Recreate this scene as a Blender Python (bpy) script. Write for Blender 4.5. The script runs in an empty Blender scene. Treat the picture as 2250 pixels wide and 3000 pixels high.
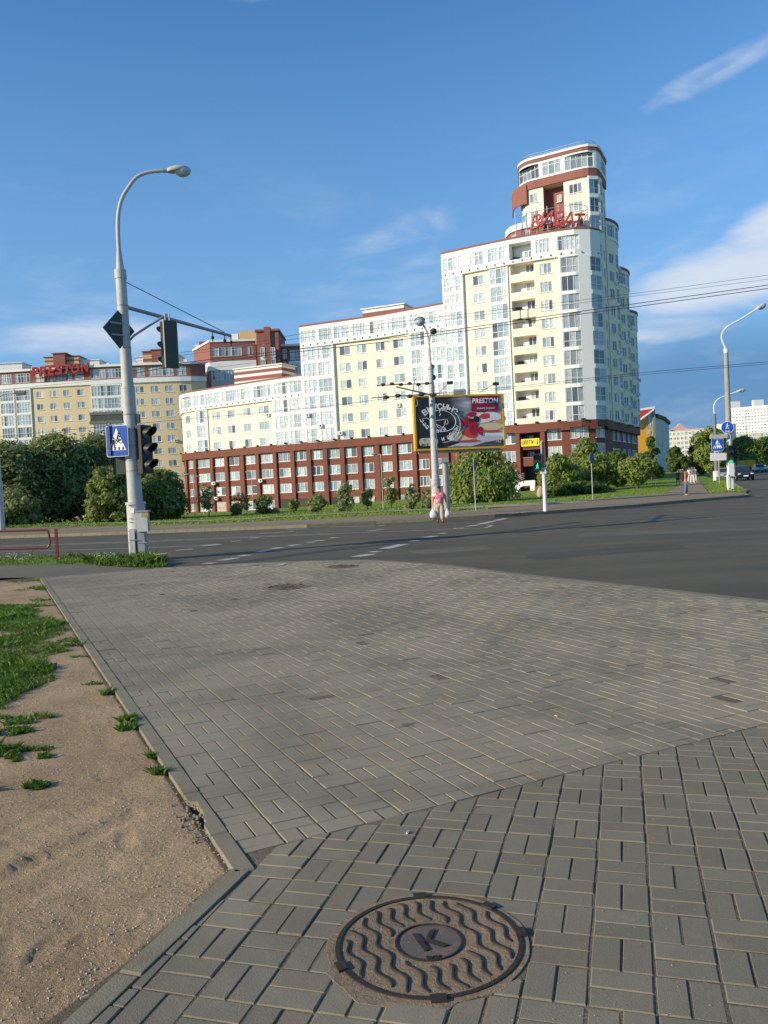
import bpy, math, random
import numpy as np
from mathutils import Vector, Matrix, noise

RND = random.Random(11)
NPR = np.random.RandomState(5)
S = bpy.context.scene
COL = S.collection

# ------------------------------------------------------------------ camera
FPX, PITCH, ROLL, HC = 2440.0, math.radians(1.65), math.radians(2.7), 1.585
cr, sr, cp, sp = math.cos(ROLL), math.sin(ROLL), math.cos(PITCH), math.sin(PITCH)
fwd = Vector((0, cp, -sp)); rv = Vector((1, 0, 0)); uv = Vector((0, sp, cp))
cam = bpy.data.cameras.new('camera')
cam.sensor_fit = 'VERTICAL'; cam.sensor_height = 36.0; cam.sensor_width = 27.0
cam.lens = FPX / 3000.0 * 36.0
cam.clip_start = 0.05; cam.clip_end = 6000
cam_ob = bpy.data.objects.new('camera', cam); COL.objects.link(cam_ob)
right = rv * cr - uv * sr; up = rv * sr + uv * cr
M = Matrix((right, up, -fwd)).transposed().to_4x4()
M.translation = Vector((0, 0, HC))
cam_ob.matrix_world = M
S.camera = cam_ob

# ------------------------------------------------------------------ world and sun
SUN_AZ, SUN_EL = math.radians(-114), math.radians(21)
world = bpy.data.worlds.new('World'); S.world = world; world.use_nodes = True
def build_world():
    nt = world.node_tree; N = nt.nodes; L = nt.links
    bg = N['Background']; bg.inputs[1].default_value = 0.13
    sky = N.new('ShaderNodeTexSky'); sky.sky_type = 'NISHITA'; sky.sun_disc = False
    sky.sun_elevation = SUN_EL; sky.sun_rotation = SUN_AZ; sky.altitude = 200
    sky.air_density = 1.0; sky.dust_density = 0.0; sky.ozone_density = 5.0
    tc = N.new('ShaderNodeTexCoord')
    def mth(op, a, b=None, clamp=False):
        n = N.new('ShaderNodeMath'); n.operation = op; n.use_clamp = clamp
        for i, v in enumerate((a, b)):
            if v is None: continue
            if isinstance(v, (int, float)): n.inputs[i].default_value = v
            else: L.new(v, n.inputs[i])
        return n.outputs[0]
    def noise_at(sc, scale, detail, rough, dist=0.0, loc=(0, 0, 0), rot=(0, 0, 0)):
        mp = N.new('ShaderNodeMapping'); mp.inputs[1].default_value = loc; mp.inputs[2].default_value = rot; mp.inputs[3].default_value = sc
        L.new(tc.outputs['Generated'], mp.inputs[0])
        nz = N.new('ShaderNodeTexNoise'); nz.inputs['Scale'].default_value = scale
        nz.inputs['Detail'].default_value = detail; nz.inputs['Roughness'].default_value = rough; nz.inputs['Distortion'].default_value = dist
        L.new(mp.outputs[0], nz.inputs['Vector']); return nz.outputs['Fac']
    def ramp(v, a, b, lo=0.0, hi=1.0):
        n = N.new('ShaderNodeMapRange'); n.interpolation_type = 'SMOOTHSTEP'
        n.inputs[1].default_value = a; n.inputs[2].default_value = b; n.inputs[3].default_value = lo; n.inputs[4].default_value = hi
        L.new(v, n.inputs[0]); return n.outputs[0]
    def blob(az, el, waz, wel, tilt=0.0):
        # soft ellipse of sky around a direction
        az, el = math.radians(az), math.radians(el)
        c = Vector((math.sin(az) * math.cos(el), math.cos(az) * math.cos(el), math.sin(el)))
        e1 = Vector((math.cos(az), -math.sin(az), 0)); e2 = c.cross(e1) * -1
        t = math.radians(tilt)
        a1 = (e1 * math.cos(t) + e2 * math.sin(t)) / math.sin(math.radians(waz)); a2 = (e2 * math.cos(t) - e1 * math.sin(t)) / math.sin(math.radians(wel))
        ds = []
        for a in (a1, a2):
            d = N.new('ShaderNodeVectorMath'); d.operation = 'DOT_PRODUCT'; L.new(tc.outputs['Generated'], d.inputs[0]); d.inputs[1].default_value = a
            s = mth('SUBTRACT', d.outputs['Value'], a.dot(c)); ds.append(mth('MULTIPLY', s, s))
        f = N.new('ShaderNodeVectorMath'); f.operation = 'DOT_PRODUCT'; L.new(tc.outputs['Generated'], f.inputs[0]); f.inputs[1].default_value = c
        r = mth('SQRT', mth('ADD', ds[0], ds[1]))
        return mth('MULTIPLY', ramp(r, 0.25, 1.0, 1.0, 0.0), ramp(f.outputs['Value'], 0.0, 0.3))
    n1 = noise_at((1, 1, 3.2), 5.0, 7, 0.56, 0.5, (0.3, 0.1, 0.7), (0, 0.12, 0))
    n2 = noise_at((1, 1, 3.5), 11.0, 6, 0.6, 0.8, (2.1, 0.4, 0.2), (0, -0.25, 0))
    mix = mth('ADD', mth('MULTIPLY', n1, 0.68), mth('MULTIPLY', n2, 0.32))
    sep = N.new('ShaderNodeSeparateXYZ'); L.new(tc.outputs['Generated'], sep.inputs[0])
    lowband = mth('MULTIPLY', ramp(sep.outputs[2], -0.02, 0.06), ramp(sep.outputs[2], 0.16, 0.42, 1.0, 0.0))
    wisps = mth('MULTIPLY', ramp(mix, 0.46, 0.72), mth('MULTIPLY', lowband, 0.35))
    # the banks and streaks in view
    masses = None
    for (az, el, wa, we, tilt, amp) in ((23, 12.0, 10, 3.4, 10, 1.2), (26.5, 14.5, 7, 3.4, 24, 1.1), (19, 9.4, 8, 1.6, 0, 0.9), (2, 16.2, 9, 3.8, 14, 0.5), (22.5, 23.6, 7, 1.5, 17, 0.8), (-18, 10.4, 12, 2.6, 2, 0.75), (-5, 30.8, 7, 1.5, 4, 0.55), (-4, 12.5, 9, 2.2, 10, 0.35)):
        b = mth('MULTIPLY', blob(az, el, wa, we, tilt), amp)
        masses = b if masses is None else mth('MAXIMUM', masses, b)
    bank = mth('MULTIPLY', ramp(mth('ADD', masses, mth('MULTIPLY', mth('SUBTRACT', mix, 0.5), 2.2)), 0.30, 1.35), ramp(masses, 0.0, 0.3))
    cl = mth('MAXIMUM', wisps, bank)
    cl = mth('MINIMUM', mth('MULTIPLY', cl, 0.95), 0.88)
    # thin grey rain veil low in the north-east
    veil = blob(22, 4.5, 19, 7.5, 0)
    mx0 = N.new('ShaderNodeMix'); mx0.data_type = 'RGBA'; L.new(mth('MULTIPLY', veil, 0.85), mx0.inputs[0])
    hz = N.new('ShaderNodeMix'); hz.data_type = 'RGBA'; L.new(ramp(sep.outputs[2], -0.02, 0.62, 0.80, 0.0), hz.inputs[0]); hz.inputs[7].default_value = (1.8, 3.15, 5.1, 1)
    gain = N.new('ShaderNodeMix'); gain.data_type = 'RGBA'; gain.blend_type = 'MULTIPLY'; gain.inputs[0].default_value = 1.0; L.new(sky.outputs[0], gain.inputs[6]); gain.inputs[7].default_value = (0.76, 1.22, 1.36, 1)
    L.new(gain.outputs[2], hz.inputs[6])
    L.new(hz.outputs[2], mx0.inputs[6]); mx0.inputs[7].default_value = (0.85, 1.95, 3.7, 1)
    mx = N.new('ShaderNodeMix'); mx.data_type = 'RGBA'; L.new(cl, mx.inputs[0]); L.new(mx0.outputs[2], mx.inputs[6])
    mx.inputs[7].default_value = (5.3, 5.7, 6.4, 1)
    L.new(mx.outputs[2], bg.inputs[0])
build_world()

sun = bpy.data.lights.new('sun', 'SUN'); sun.energy = 5.0; sun.angle = math.radians(0.5); sun.color = (1.0, 0.87, 0.66)
sun_ob = bpy.data.objects.new('sun', sun); COL.objects.link(sun_ob)
sd = Vector((math.sin(SUN_AZ) * math.cos(SUN_EL), math.cos(SUN_AZ) * math.cos(SUN_EL), math.sin(SUN_EL)))
sun_ob.rotation_euler = (-sd).to_track_quat('-Z', 'Y').to_euler(); sun_ob.location = (0, 0, 60)

S.view_settings.view_transform = 'Standard'; S.view_settings.look = 'None'
S.view_settings.gamma = 1.0; S.view_settings.exposure = 0.08; S.view_settings.use_curve_mapping = False

# ------------------------------------------------------------------ measuring helpers
def ray(px, py):
    x = (px - 1125) / FPX; y = -(py - 1500) / FPX
    x2 = cr * x + sr * y; y2 = -sr * x + cr * y
    Y = cp + sp * y2; Z = -sp + cp * y2
    return x2 / Y, Z / Y
def at(px, py, Y):
    a, b = ray(px, py); return Vector((a * Y, Y, HC + b * Y))
def terr(x, y):
    if y <= 52: return 0.0
    q = x / y
    s = -0.0145 + 0.0145 * min(1, max(0, (q + 0.15) / 0.32)) + 0.0125 * min(1, max(0, (q - 0.17) / 0.16))
    yy = min(y, 330)
    return s * (yy - 52)
def gr(px, py, off=0.0):
    a, b = ray(px, py); Y = (off - HC) / b if b < 0 else 300
    if Y < 0 or Y > 300: Y = 300
    lo = 1.0; hi = 600.0
    f = lambda y: HC + b * y - terr(a * y, y) - off
    for _ in range(50):
        m = (lo + hi) / 2
        if f(m) > 0: lo = m
        else: hi = m
    return Vector((a * lo, lo, terr(a * lo, lo) + off))
def srgb(r, g, b):
    f = lambda c: (c / 255 / 12.92) if c / 255 <= 0.04045 else ((c / 255 + 0.055) / 1.055) ** 2.4
    return (f(r), f(g), f(b))

# ------------------------------------------------------------------ materials
MATS = {}
class NT:
    def __init__(s, name):
        s.m = bpy.data.materials.new(name); s.m.use_nodes = True
        s.N = s.m.node_tree.nodes; s.L = s.m.node_tree.links; s.b = s.N['Principled BSDF']
    def set(s, inp, v):
        if hasattr(v, 'is_linked') or isinstance(v, bpy.types.NodeSocket): s.L.new(v, inp)
        elif isinstance(v, (tuple, list)) and len(v) == 3 and inp.type == 'RGBA': inp.default_value = (*v, 1)
        else: inp.default_value = v
    def coord(s, kind='pos', scale=(1, 1, 1), rot=(0, 0, 0)):
        if kind == 'pos': o = s.N.new('ShaderNodeNewGeometry').outputs['Position']
        else: o = s.N.new('ShaderNodeTexCoord').outputs[kind]
        mp = s.N.new('ShaderNodeMapping'); mp.inputs[3].default_value = scale; mp.inputs[2].default_value = rot
        s.L.new(o, mp.inputs[0]); return mp.outputs[0]
    def noise(s, scale, detail=4, rough=0.55, co=None, dist=0):
        n = s.N.new('ShaderNodeTexNoise'); n.inputs['Scale'].default_value = scale; n.inputs['Detail'].default_value = detail
        n.inputs['Roughness'].default_value = rough; n.inputs['Distortion'].default_value = dist
        s.L.new(co or s.coord(), n.inputs['Vector']); return n.outputs['Fac']
    def rng(s, v, a, b, lo=0.0, hi=1.0):
        n = s.N.new('ShaderNodeMapRange'); n.interpolation_type = 'SMOOTHSTEP'
        for i, x in enumerate((a, b, lo, hi)): n.inputs[i + 1].default_value = x
        s.L.new(v, n.inputs[0]); return n.outputs[0]
    def math(s, op, a, b=0.0):
        n = s.N.new('ShaderNodeMath'); n.operation = op; s.set(n.inputs[0], a); s.set(n.inputs[1], b); return n.outputs[0]
    def mix(s, f, a, b, mode='MIX'):
        n = s.N.new('ShaderNodeMix'); n.data_type = 'RGBA'; n.blend_type = mode
        s.set(n.inputs[0], f); s.set(n.inputs[6], a); s.set(n.inputs[7], b); return n.outputs[2]
    def bump(s, h, strength=0.3, dist=0.01):
        n = s.N.new('ShaderNodeBump'); n.inputs['Strength'].default_value = strength; n.inputs['Distance'].default_value = dist
        s.L.new(h, n.inputs['Height']); s.L.new(n.outputs[0], s.b.inputs['Normal'])
    def out(s, col, rough=0.8, metal=0.0, spec=0.3):
        s.set(s.b.inputs['Base Color'], col); s.set(s.b.inputs['Roughness'], rough)
        s.b.inputs['Metallic'].default_value = metal; s.b.inputs['Specular IOR Level'].default_value = spec
        return s.m

def worn(name, col, amt=0.25, scale=3.0, rough=0.75, metal=0.0, spec=0.3, tint=(0.35, 0.3, 0.24), bump=0.0, fine=60):
    if name in MATS: return MATS[name]
    t = NT(name)
    n = t.noise(scale, 5, 0.6, t.coord('pos', (1, 1, 0.45)))
    f = t.noise(fine, 2, 0.6)
    c = t.mix(t.rng(n, 0.42, 0.75, 0, amt), col, tuple(x * y * 1.4 for x, y in zip(col, tint)))
    c = t.mix(t.rng(f, 0.3, 0.7, 0, 0.12), c, tuple(min(1, x * 1.35) for x in col))
    if bump: t.bump(f, bump, 0.004)
    MATS[name] = t.out(c, rough, metal, spec); return MATS[name]
def plain(name, col, rough=0.6, metal=0.0, spec=0.4, emit=0.0):
    if name in MATS: return MATS[name]
    t = NT(name); n = t.noise(9.0, 3)
    c = t.mix(t.rng(n, 0.3, 0.7, 0, 0.18), col, tuple(x * 0.75 for x in col))
    t.out(c, rough, metal, spec)
    if emit:
        t.set(t.b.inputs['Emission Color'], col); t.b.inputs['Emission Strength'].default_value = emit
    MATS[name] = t.m; return t.m

def mat_paver(name='paver concrete', dst=0.0):
    t = NT(name); g = t.N.new('ShaderNodeNewGeometry'); oi = t.N.new('ShaderNodeObjectInfo')
    r = t.math('FRACT', t.math('ADD', g.outputs['Random Per Island'], oi.outputs['Random']))
    base = t.mix(r, (0.188, 0.166, 0.114), (0.232, 0.202, 0.139))
    reddish = t.math('GREATER_THAN', t.math('FRACT', t.math('MULTIPLY', r, 7.13)), 0.78)
    base = t.mix(t.math('MULTIPLY', reddish, 0.55), base, (0.205, 0.16, 0.108))
    speck = t.noise(230, 2, 0.7); base = t.mix(t.rng(speck, 0.60, 0.78, 0, 0.6), base, (0.50, 0.46, 0.38))
    base = t.mix(t.rng(speck, 0.42, 0.24, 0, 0.6), base, (0.09, 0.085, 0.075))
    blot = t.noise(7, 5, 0.6); base = t.mix(t.rng(blot, 0.45, 0.75, 0, 0.35), base, (0.15, 0.14, 0.125))
    big = t.noise(0.55, 6, 0.62, None, 0.6); dust = t.rng(big, 0.50 - dst, 0.72 - dst, dst * 1.5, 0.75)
    med = t.noise(2.6, 6, 0.65); dust2 = t.rng(med, 0.60 - dst * .4, 0.74, 0, 0.7)
    base = t.mix(dust, base, (0.36, 0.30, 0.205)); base = t.mix(dust2, base, (0.35, 0.265, 0.17))
    drip = t.noise(1.7, 3, 0.5, t.coord('pos', (1, 1, 1), (0, 0, 1.1))); base = t.mix(t.rng(drip, 0.735, 0.76, 0, 0.55), base, (0.07, 0.068, 0.06))
    t.bump(t.noise(150, 4, 0.7), 0.55, 0.004)
    return t.out(base, 0.88, 0, 0.25)
def mat_sand(name='bare sand', c1=(0.49, 0.345, 0.195), c2=(0.355, 0.243, 0.135), c3=(0.66, 0.52, 0.36)):
    t = NT(name)
    a = t.noise(1.3, 6, 0.6); b = t.noise(45, 4, 0.65); c = t.noise(170, 2, 0.7)
    col = t.mix(t.rng(a, 0.35, 0.65), c1, c2); col = t.mix(t.rng(b, 0.5, 0.75, 0, 0.6), col, c2)
    col = t.mix(t.rng(c, 0.58, 0.72, 0, 0.8), col, c3); col = t.mix(t.rng(c, 0.40, 0.28, 0, 0.5), col, (0.20, 0.145, 0.10))
    d = t.noise(18, 7, 0.72, None, 1.2); h = t.math('ADD', t.math('MULTIPLY', b, 0.7), t.math('ADD', t.math('MULTIPLY', c, 0.35), t.math('MULTIPLY', d, 1.3)))
    col = t.mix(t.rng(d, 0.34, 0.5, 0.35, 0), col, (0.2, 0.14, 0.085))
    t.bump(h, 1.0, 0.012)
    return t.out(col, 0.95, 0, 0.15)
def mat_asphalt(name, base, along=(0.97, 0.2), amt=0.35, warm=(1.12, 1.05, 0.95)):
    t = NT(name); ang = math.atan2(along[1], along[0])
    st = t.noise(1.0, 4, 0.6, t.coord('pos', (0.03, 0.7, 1), (0, 0, -ang)))
    bl = t.noise(0.35, 5, 0.6); fi = t.noise(90, 2, 0.7); md = t.noise(6, 4, 0.6)
    col = t.mix(t.rng(st, 0.35, 0.65, 0, amt), base, tuple(x * 1.55 * w for x, w in zip(base, warm)))
    col = t.mix(t.rng(bl, 0.45, 0.7, 0, amt), col, tuple(x * 0.68 for x in base))
    col = t.mix(t.rng(fi, 0.52, 0.75, 0, 0.45), col, tuple(min(1, x * 2.2) for x in base))
    col = t.mix(t.rng(md, 0.5, 0.7, 0, 0.2), col, tuple(x * 0.7 for x in base))
    t.bump(fi, 0.5, 0.006)
    return t.out(col, 0.85, 0, 0.3)
def mat_grassground():
    t = NT('turf'); a = t.noise(0.5, 5, 0.6); b = t.noise(7, 5, 0.7)
    col = t.mix(t.rng(a, 0.35, 0.65), (0.14, 0.24, 0.026), (0.21, 0.265, 0.042))
    col = t.mix(t.rng(b, 0.45, 0.7, 0, 0.7), col, (0.085, 0.16, 0.018))
    t.bump(b, 0.7, 0.06)
    return t.out(col, 0.9, 0, 0.15)
def mat_leaf(name, c1, c2, c3, trans=0.35):
    c1, c2, c3 = [tuple(min(.34, x * 1.8) for x in c) for c in (c1, c2, c3)]
    t = NT(name); g = t.N.new('ShaderNodeNewGeometry')
    r = g.outputs['Random Per Island']; big = t.noise(0.8, 3, 0.5)
    col = t.mix(r, c1, c2); col = t.mix(t.rng(big, 0.42, 0.66, 0, 0.7), col, c3)
    t.out(col, 0.55, 0, 0.25)
    tr = t.N.new('ShaderNodeBsdfTranslucent'); t.L.new(t.mix(0.6, col, (0.16, 0.22, 0.03)), tr.inputs[0])
    ms = t.N.new('ShaderNodeMixShader'); ms.inputs[0].default_value = trans
    t.L.new(t.b.outputs[0], ms.inputs[1]); t.L.new(tr.outputs[0], ms.inputs[2])
    t.L.new(ms.outputs[0], t.N['Material Output'].inputs[0])
    return t.m
def mat_glass(n, tone):
    key = f'window glass {tone} {n}'
    if key in MATS: return MATS[key]
    t = NT(key); oi = t.N.new('ShaderNodeObjectInfo'); gc = t.N.new('ShaderNodeTexCoord')
    sep = t.N.new('ShaderNodeSeparateXYZ'); t.L.new(gc.outputs['Generated'], sep.inputs[0])
    cell = t.math('FLOOR', t.math('MULTIPLY', sep.outputs[0], n * 0.999))
    cmb = t.N.new('ShaderNodeCombineXYZ'); t.L.new(cell, cmb.inputs[0]); t.L.new(t.math('MULTIPLY', oi.outputs['Random'], 917.0), cmb.inputs[1])
    wn = t.N.new('ShaderNodeTexWhiteNoise'); wn.noise_dimensions = '2D'; t.L.new(cmb.outputs[0], wn.inputs['Vector'])
    rp = t.N.new('ShaderNodeValToRGB'); rp.color_ramp.interpolation = 'CONSTANT'; e = rp.color_ramp.elements
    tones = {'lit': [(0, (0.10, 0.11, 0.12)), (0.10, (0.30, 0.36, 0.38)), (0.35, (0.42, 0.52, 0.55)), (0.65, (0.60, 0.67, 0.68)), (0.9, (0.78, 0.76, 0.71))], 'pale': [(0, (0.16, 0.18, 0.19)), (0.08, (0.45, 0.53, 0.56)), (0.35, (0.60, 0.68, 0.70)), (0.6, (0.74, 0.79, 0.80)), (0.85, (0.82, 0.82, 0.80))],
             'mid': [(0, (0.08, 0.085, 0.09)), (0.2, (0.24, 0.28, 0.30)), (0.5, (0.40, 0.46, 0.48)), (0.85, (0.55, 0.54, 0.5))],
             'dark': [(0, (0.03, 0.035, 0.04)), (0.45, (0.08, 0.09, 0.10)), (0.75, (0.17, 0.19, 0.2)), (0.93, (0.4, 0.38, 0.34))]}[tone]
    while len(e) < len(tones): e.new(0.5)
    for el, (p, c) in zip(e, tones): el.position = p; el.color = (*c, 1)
    t.L.new(wn.outputs['Value'], rp.inputs[0])
    # folds of a curtain hanging behind the glass
    wv = t.math('SINE', t.math('MULTIPLY', sep.outputs[0], 42.0 * n / 2)); col = t.mix(t.rng(wv, -1, 1, 0, 0.16), rp.outputs[0], (0.2, 0.21, 0.22))
    low = t.rng(t.noise(3.0, 2, 0.5), 0.5, 0.62, 0, 0.4); col = t.mix(low, col, (0.14, 0.15, 0.16))
    t.out(col, 0.06, 0, 0.8); t.b.inputs['IOR'].default_value = 1.6
    t.bump(t.noise(0.9, 2), 0.06, 0.05)
    MATS[key] = t.m; return t.m

M_PAVER = mat_paver('paver concrete', 0.03); M_PAVER2 = mat_paver('dusty paver concrete', 0.12); M_SAND = mat_sand(); M_JOINT = mat_sand('joint sand', (0.22, 0.175, 0.115), (0.14, 0.115, 0.08), (0.36, 0.29, 0.20))
M_ROAD = mat_asphalt('road asphalt', (0.097, 0.086, 0.057), amt=0.5); M_FARWALK = mat_asphalt('dusty pavement asphalt', (0.235, 0.178, 0.115), amt=0.45)
M_PATH = mat_asphalt('path asphalt', (0.15, 0.135, 0.095), amt=0.3); M_TURF = mat_grassground()
M_KERB = worn('kerb concrete', (0.25, 0.22, 0.145), 0.5, 4, 0.9, bump=0.6, fine=140)
M_STRIP = mat_asphalt('dark strip asphalt', (0.055, 0.052, 0.05))
M_PAINT = worn('road paint', (0.50, 0.48, 0.43), 0.9, 5, 0.8)
M_GREYPAINT = worn('pale grey pole paint', (0.50, 0.50, 0.47), 0.4, 5, 0.55, spec=0.4)
M_GREYSTEEL = worn('grey steel', (0.33, 0.34, 0.35), 0.35, 6, 0.5, 0.3)
M_CONCPOLE = worn('concrete pole', (0.36, 0.35, 0.31), 0.5, 4, 0.9)
M_DARK = worn('dark housing', (0.022, 0.022, 0.02), 0.5, 8, 0.45, tint=(1.6, 1.5, 1.2))
M_WHITE = worn('white paint', (0.78, 0.78, 0.75), 0.2, 4, 0.6)
M_PVC = plain('white window frame', (0.80, 0.80, 0.78), 0.4)
M_RAIL = worn('red brown rail paint', (0.19, 0.042, 0.032), 0.35, 9, 0.45)
M_WIRE = plain('black wire', (0.02, 0.02, 0.022), 0.5)
M_IRON = worn('cast iron', (0.058, 0.048, 0.04), 0.6, 25, 0.62, 0.5, tint=(1.7, 1.1, 0.8), bump=0.5, fine=260)
M_BARK = worn('bark', (0.10, 0.08, 0.06), 0.6, 8, 0.95, bump=0.7, fine=40)
M_CREAM = worn('cream render', (0.88, 0.77, 0.60), 0.10, 0.35, 0.9, fine=8)
M_CREAM2 = worn('sand coloured render', (0.70, 0.56, 0.36), 0.12, 0.3, 0.9, fine=8)
M_WWALL = worn('white render', (0.82, 0.81, 0.77), 0.12, 0.4, 0.85, fine=8)
M_BROWN = worn('brown tile cladding', (0.185, 0.058, 0.038), 0.35, 0.6, 0.7, fine=9)
M_TERRA = worn('terracotta render', (0.30, 0.118, 0.092), 0.2, 0.5, 0.85, fine=9)
M_ROOF = worn('bitumen roof', (0.09, 0.085, 0.08), 0.4, 1, 0.9)
M_SIGNRED = plain('red sign letter', (0.40, 0.03, 0.03), 0.5)
M_BLUE = plain('blue sign face', (0.012, 0.085, 0.42), 0.35)
M_YELLOW = plain('yellow paint', (0.72, 0.42, 0.02), 0.5)
M_LENS = plain('lamp glass', (0.45, 0.5, 0.55), 0.12, 0.0, 0.9)

# ------------------------------------------------------------------ mesh helpers
class MB:
    def __init__(s): s.v = []; s.f = []; s.mi = []
    def add(s, vs, fs, mi=0):
        o = len(s.v); s.v += [tuple(v) for v in vs]; s.f += [tuple(i + o for i in f) for f in fs]; s.mi += [mi] * len(fs)
    def quad(s, a, b, c, d, mi=0): s.add((a, b, c, d), ((0, 1, 2, 3),), mi)
    def box(s, c, size, rotz=0.0, mi=0, rot=None):
        x, y, z = (k / 2 for k in size)
        R = rot if rot is not None else Matrix.Rotation(rotz, 3, 'Z'); c = Vector(c)
        vs = [c + R @ Vector((a * x, b * y, d * z)) for d in (-1, 1) for b in (-1, 1) for a in (-1, 1)]
        s.add(vs, ((0, 2, 3, 1), (4, 5, 7, 6), (0, 1, 5, 4), (2, 6, 7, 3), (0, 4, 6, 2), (1, 3, 7, 5)), mi)
    def prism(s, poly, z0, z1, bev=0.0, mi=0):
        n = len(poly); c = (sum(p[0] for p in poly) / n, sum(p[1] for p in poly) / n)
        if bev:
            def ins(p):
                d = math.hypot(p[0] - c[0], p[1] - c[1]) or 1; k = max(0.3, 1 - bev * 1.4 / d); return (c[0] + (p[0] - c[0]) * k, c[1] + (p[1] - c[1]) * k)
            rings = [[(p[0], p[1], z0) for p in poly], [(p[0], p[1], z1 - bev) for p in poly], [(*ins(p), z1) for p in poly]]
        else: rings = [[(p[0], p[1], z0) for p in poly], [(p[0], p[1], z1) for p in poly]]
        vs = [v for r in rings for v in r]; fs = []
        for k in range(len(rings) - 1):
            for i in range(n): fs.append((k * n + i, k * n + (i + 1) % n, (k + 1) * n + (i + 1) % n, (k + 1) * n + i))
        fs.append(tuple((len(rings) - 1) * n + i for i in range(n)))
        s.add(vs, fs, mi)
    def tube(s, pts, radii, n=10, cap=True, mi=0):
        pts = [Vector(p) for p in pts]
        if isinstance(radii, (int, float)): radii = [radii] * len(pts)
        vs = []; fs = []; prev = None
        for i, p in enumerate(pts):
            t = (pts[min(i + 1, len(pts) - 1)] - pts[max(i - 1, 0)])
            t = t.normalized() if t.length > 1e-9 else Vector((0, 0, 1))
            if prev is None: a = t.orthogonal().normalized()
            else:
                a = prev - t * prev.dot(t); a = a.normalized() if a.length > 1e-6 else t.orthogonal().normalized()
            prev = a; b = t.cross(a)
            for k in range(n):
                th = 2 * math.pi * k / n; vs.append(p + (a * math.cos(th) + b * math.sin(th)) * radii[i])
        for i in range(len(pts) - 1):
            for k in range(n): fs.append((i * n + k, i * n + (k + 1) % n, (i + 1) * n + (k + 1) % n, (i + 1) * n + k))
        if cap: fs.append(tuple(reversed(range(n)))); fs.append(tuple((len(pts) - 1) * n + k for k in range(n)))
        s.add(vs, fs, mi)
    def ellipsoid(s, c, r, nu=12, nv=8, rot=None, zmin=-1.0, zmax=1.0, mi=0):
        vs = []; fs = []; c = Vector(c); R = rot or Matrix.Identity(3)
        a0, a1 = math.asin(zmin), math.asin(zmax)
        for j in range(nv + 1):
            e = a0 + (a1 - a0) * j / nv
            for i in range(nu):
                th = 2 * math.pi * i / nu
                vs.append(c + R @ Vector((r[0] * math.cos(e) * math.cos(th), r[1] * math.cos(e) * math.sin(th), r[2] * math.sin(e))))
        for j in range(nv):
            for i in range(nu): fs.append((j * nu + i, j * nu + (i + 1) % nu, (j + 1) * nu + (i + 1) % nu, (j + 1) * nu + i))
        fs.append(tuple(reversed(range(nu)))); fs.append(tuple(nv * nu + i for i in range(nu)))
        s.add(vs, fs, mi)
    def build(s, name, mat, parent=None, smooth=False, loc=None, auto=True):
        me = bpy.data.meshes.new(name)
        off = Vector(loc) if loc is not None else (parent_loc(parent) if parent is not None else Vector((0, 0, 0)))
        me.from_pydata([(v[0] - off.x, v[1] - off.y, v[2] - off.z) for v in s.v], [], s.f)
        for m in (mat if isinstance(mat, (list, tuple)) else [mat]): me.materials.append(m)
        if isinstance(mat, (list, tuple)): me.polygons.foreach_set('material_index', s.mi)
        if smooth:
            me.polygons.foreach_set('use_smooth', [True] * len(me.polygons))
            try: me.set_sharp_from_angle(angle=math.radians(40))
            except Exception: pass
        o = bpy.data.objects.new(name, me); COL.objects.link(o)
        if parent is not None:
            o.parent = parent
            o.location = off - parent_loc(parent) if loc is not None else (0, 0, 0)
        else: o.location = off
        return o
def parent_loc(p):
    v = Vector(p.location)
    while p.parent is not None: p = p.parent; v = v + Vector(p.location)
    return v
def tag(o, label=None, cat=None, group=None, kind=None):
    if label: o['label'] = label
    if cat: o['category'] = cat
    if group: o['group'] = group
    if kind: o['kind'] = kind
    return o
def thing(name, label, cat, loc, group=None):
    o = bpy.data.objects.new(name, None); COL.objects.link(o); o.location = loc; o.empty_display_size = 0.2
    return tag(o, label, cat, group)
def text_obj(body, size, mat, parent, pos, xdir, ydir, extrude=0.0, shear=0.0, bold=0.0, name='lettering', align='CENTER', xs=1.0, width=None):
    cu = bpy.data.curves.new(name, 'FONT'); cu.body = body; cu.size = size; cu.extrude = extrude; cu.shear = shear; cu.offset = bold
    cu.align_x = align; cu.align_y = 'CENTER'; cu.resolution_u = 3
    t = bpy.data.objects.new(name, cu); COL.objects.link(t)
    dg = bpy.context.evaluated_depsgraph_get(); dg.update()
    me = bpy.data.meshes.new_from_object(t.evaluated_get(dg)); bpy.data.objects.remove(t); me.name = name
    me.materials.clear(); me.materials.append(mat)
    x = Vector(xdir).normalized(); z = x.cross(Vector(ydir)).normalized(); y = z.cross(x)
    if width:
        vx = [v.co.x for v in me.vertices]; xs = width / max(1e-6, (max(vx) - min(vx)))
    mt = Matrix((x * xs, y, z)).transposed()
    off = Vector(pos) - parent_loc(parent)
    for v in me.vertices: v.co = mt @ v.co + off
    o = bpy.data.objects.new(name, me); COL.objects.link(o); o.parent = parent
    return o
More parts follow.
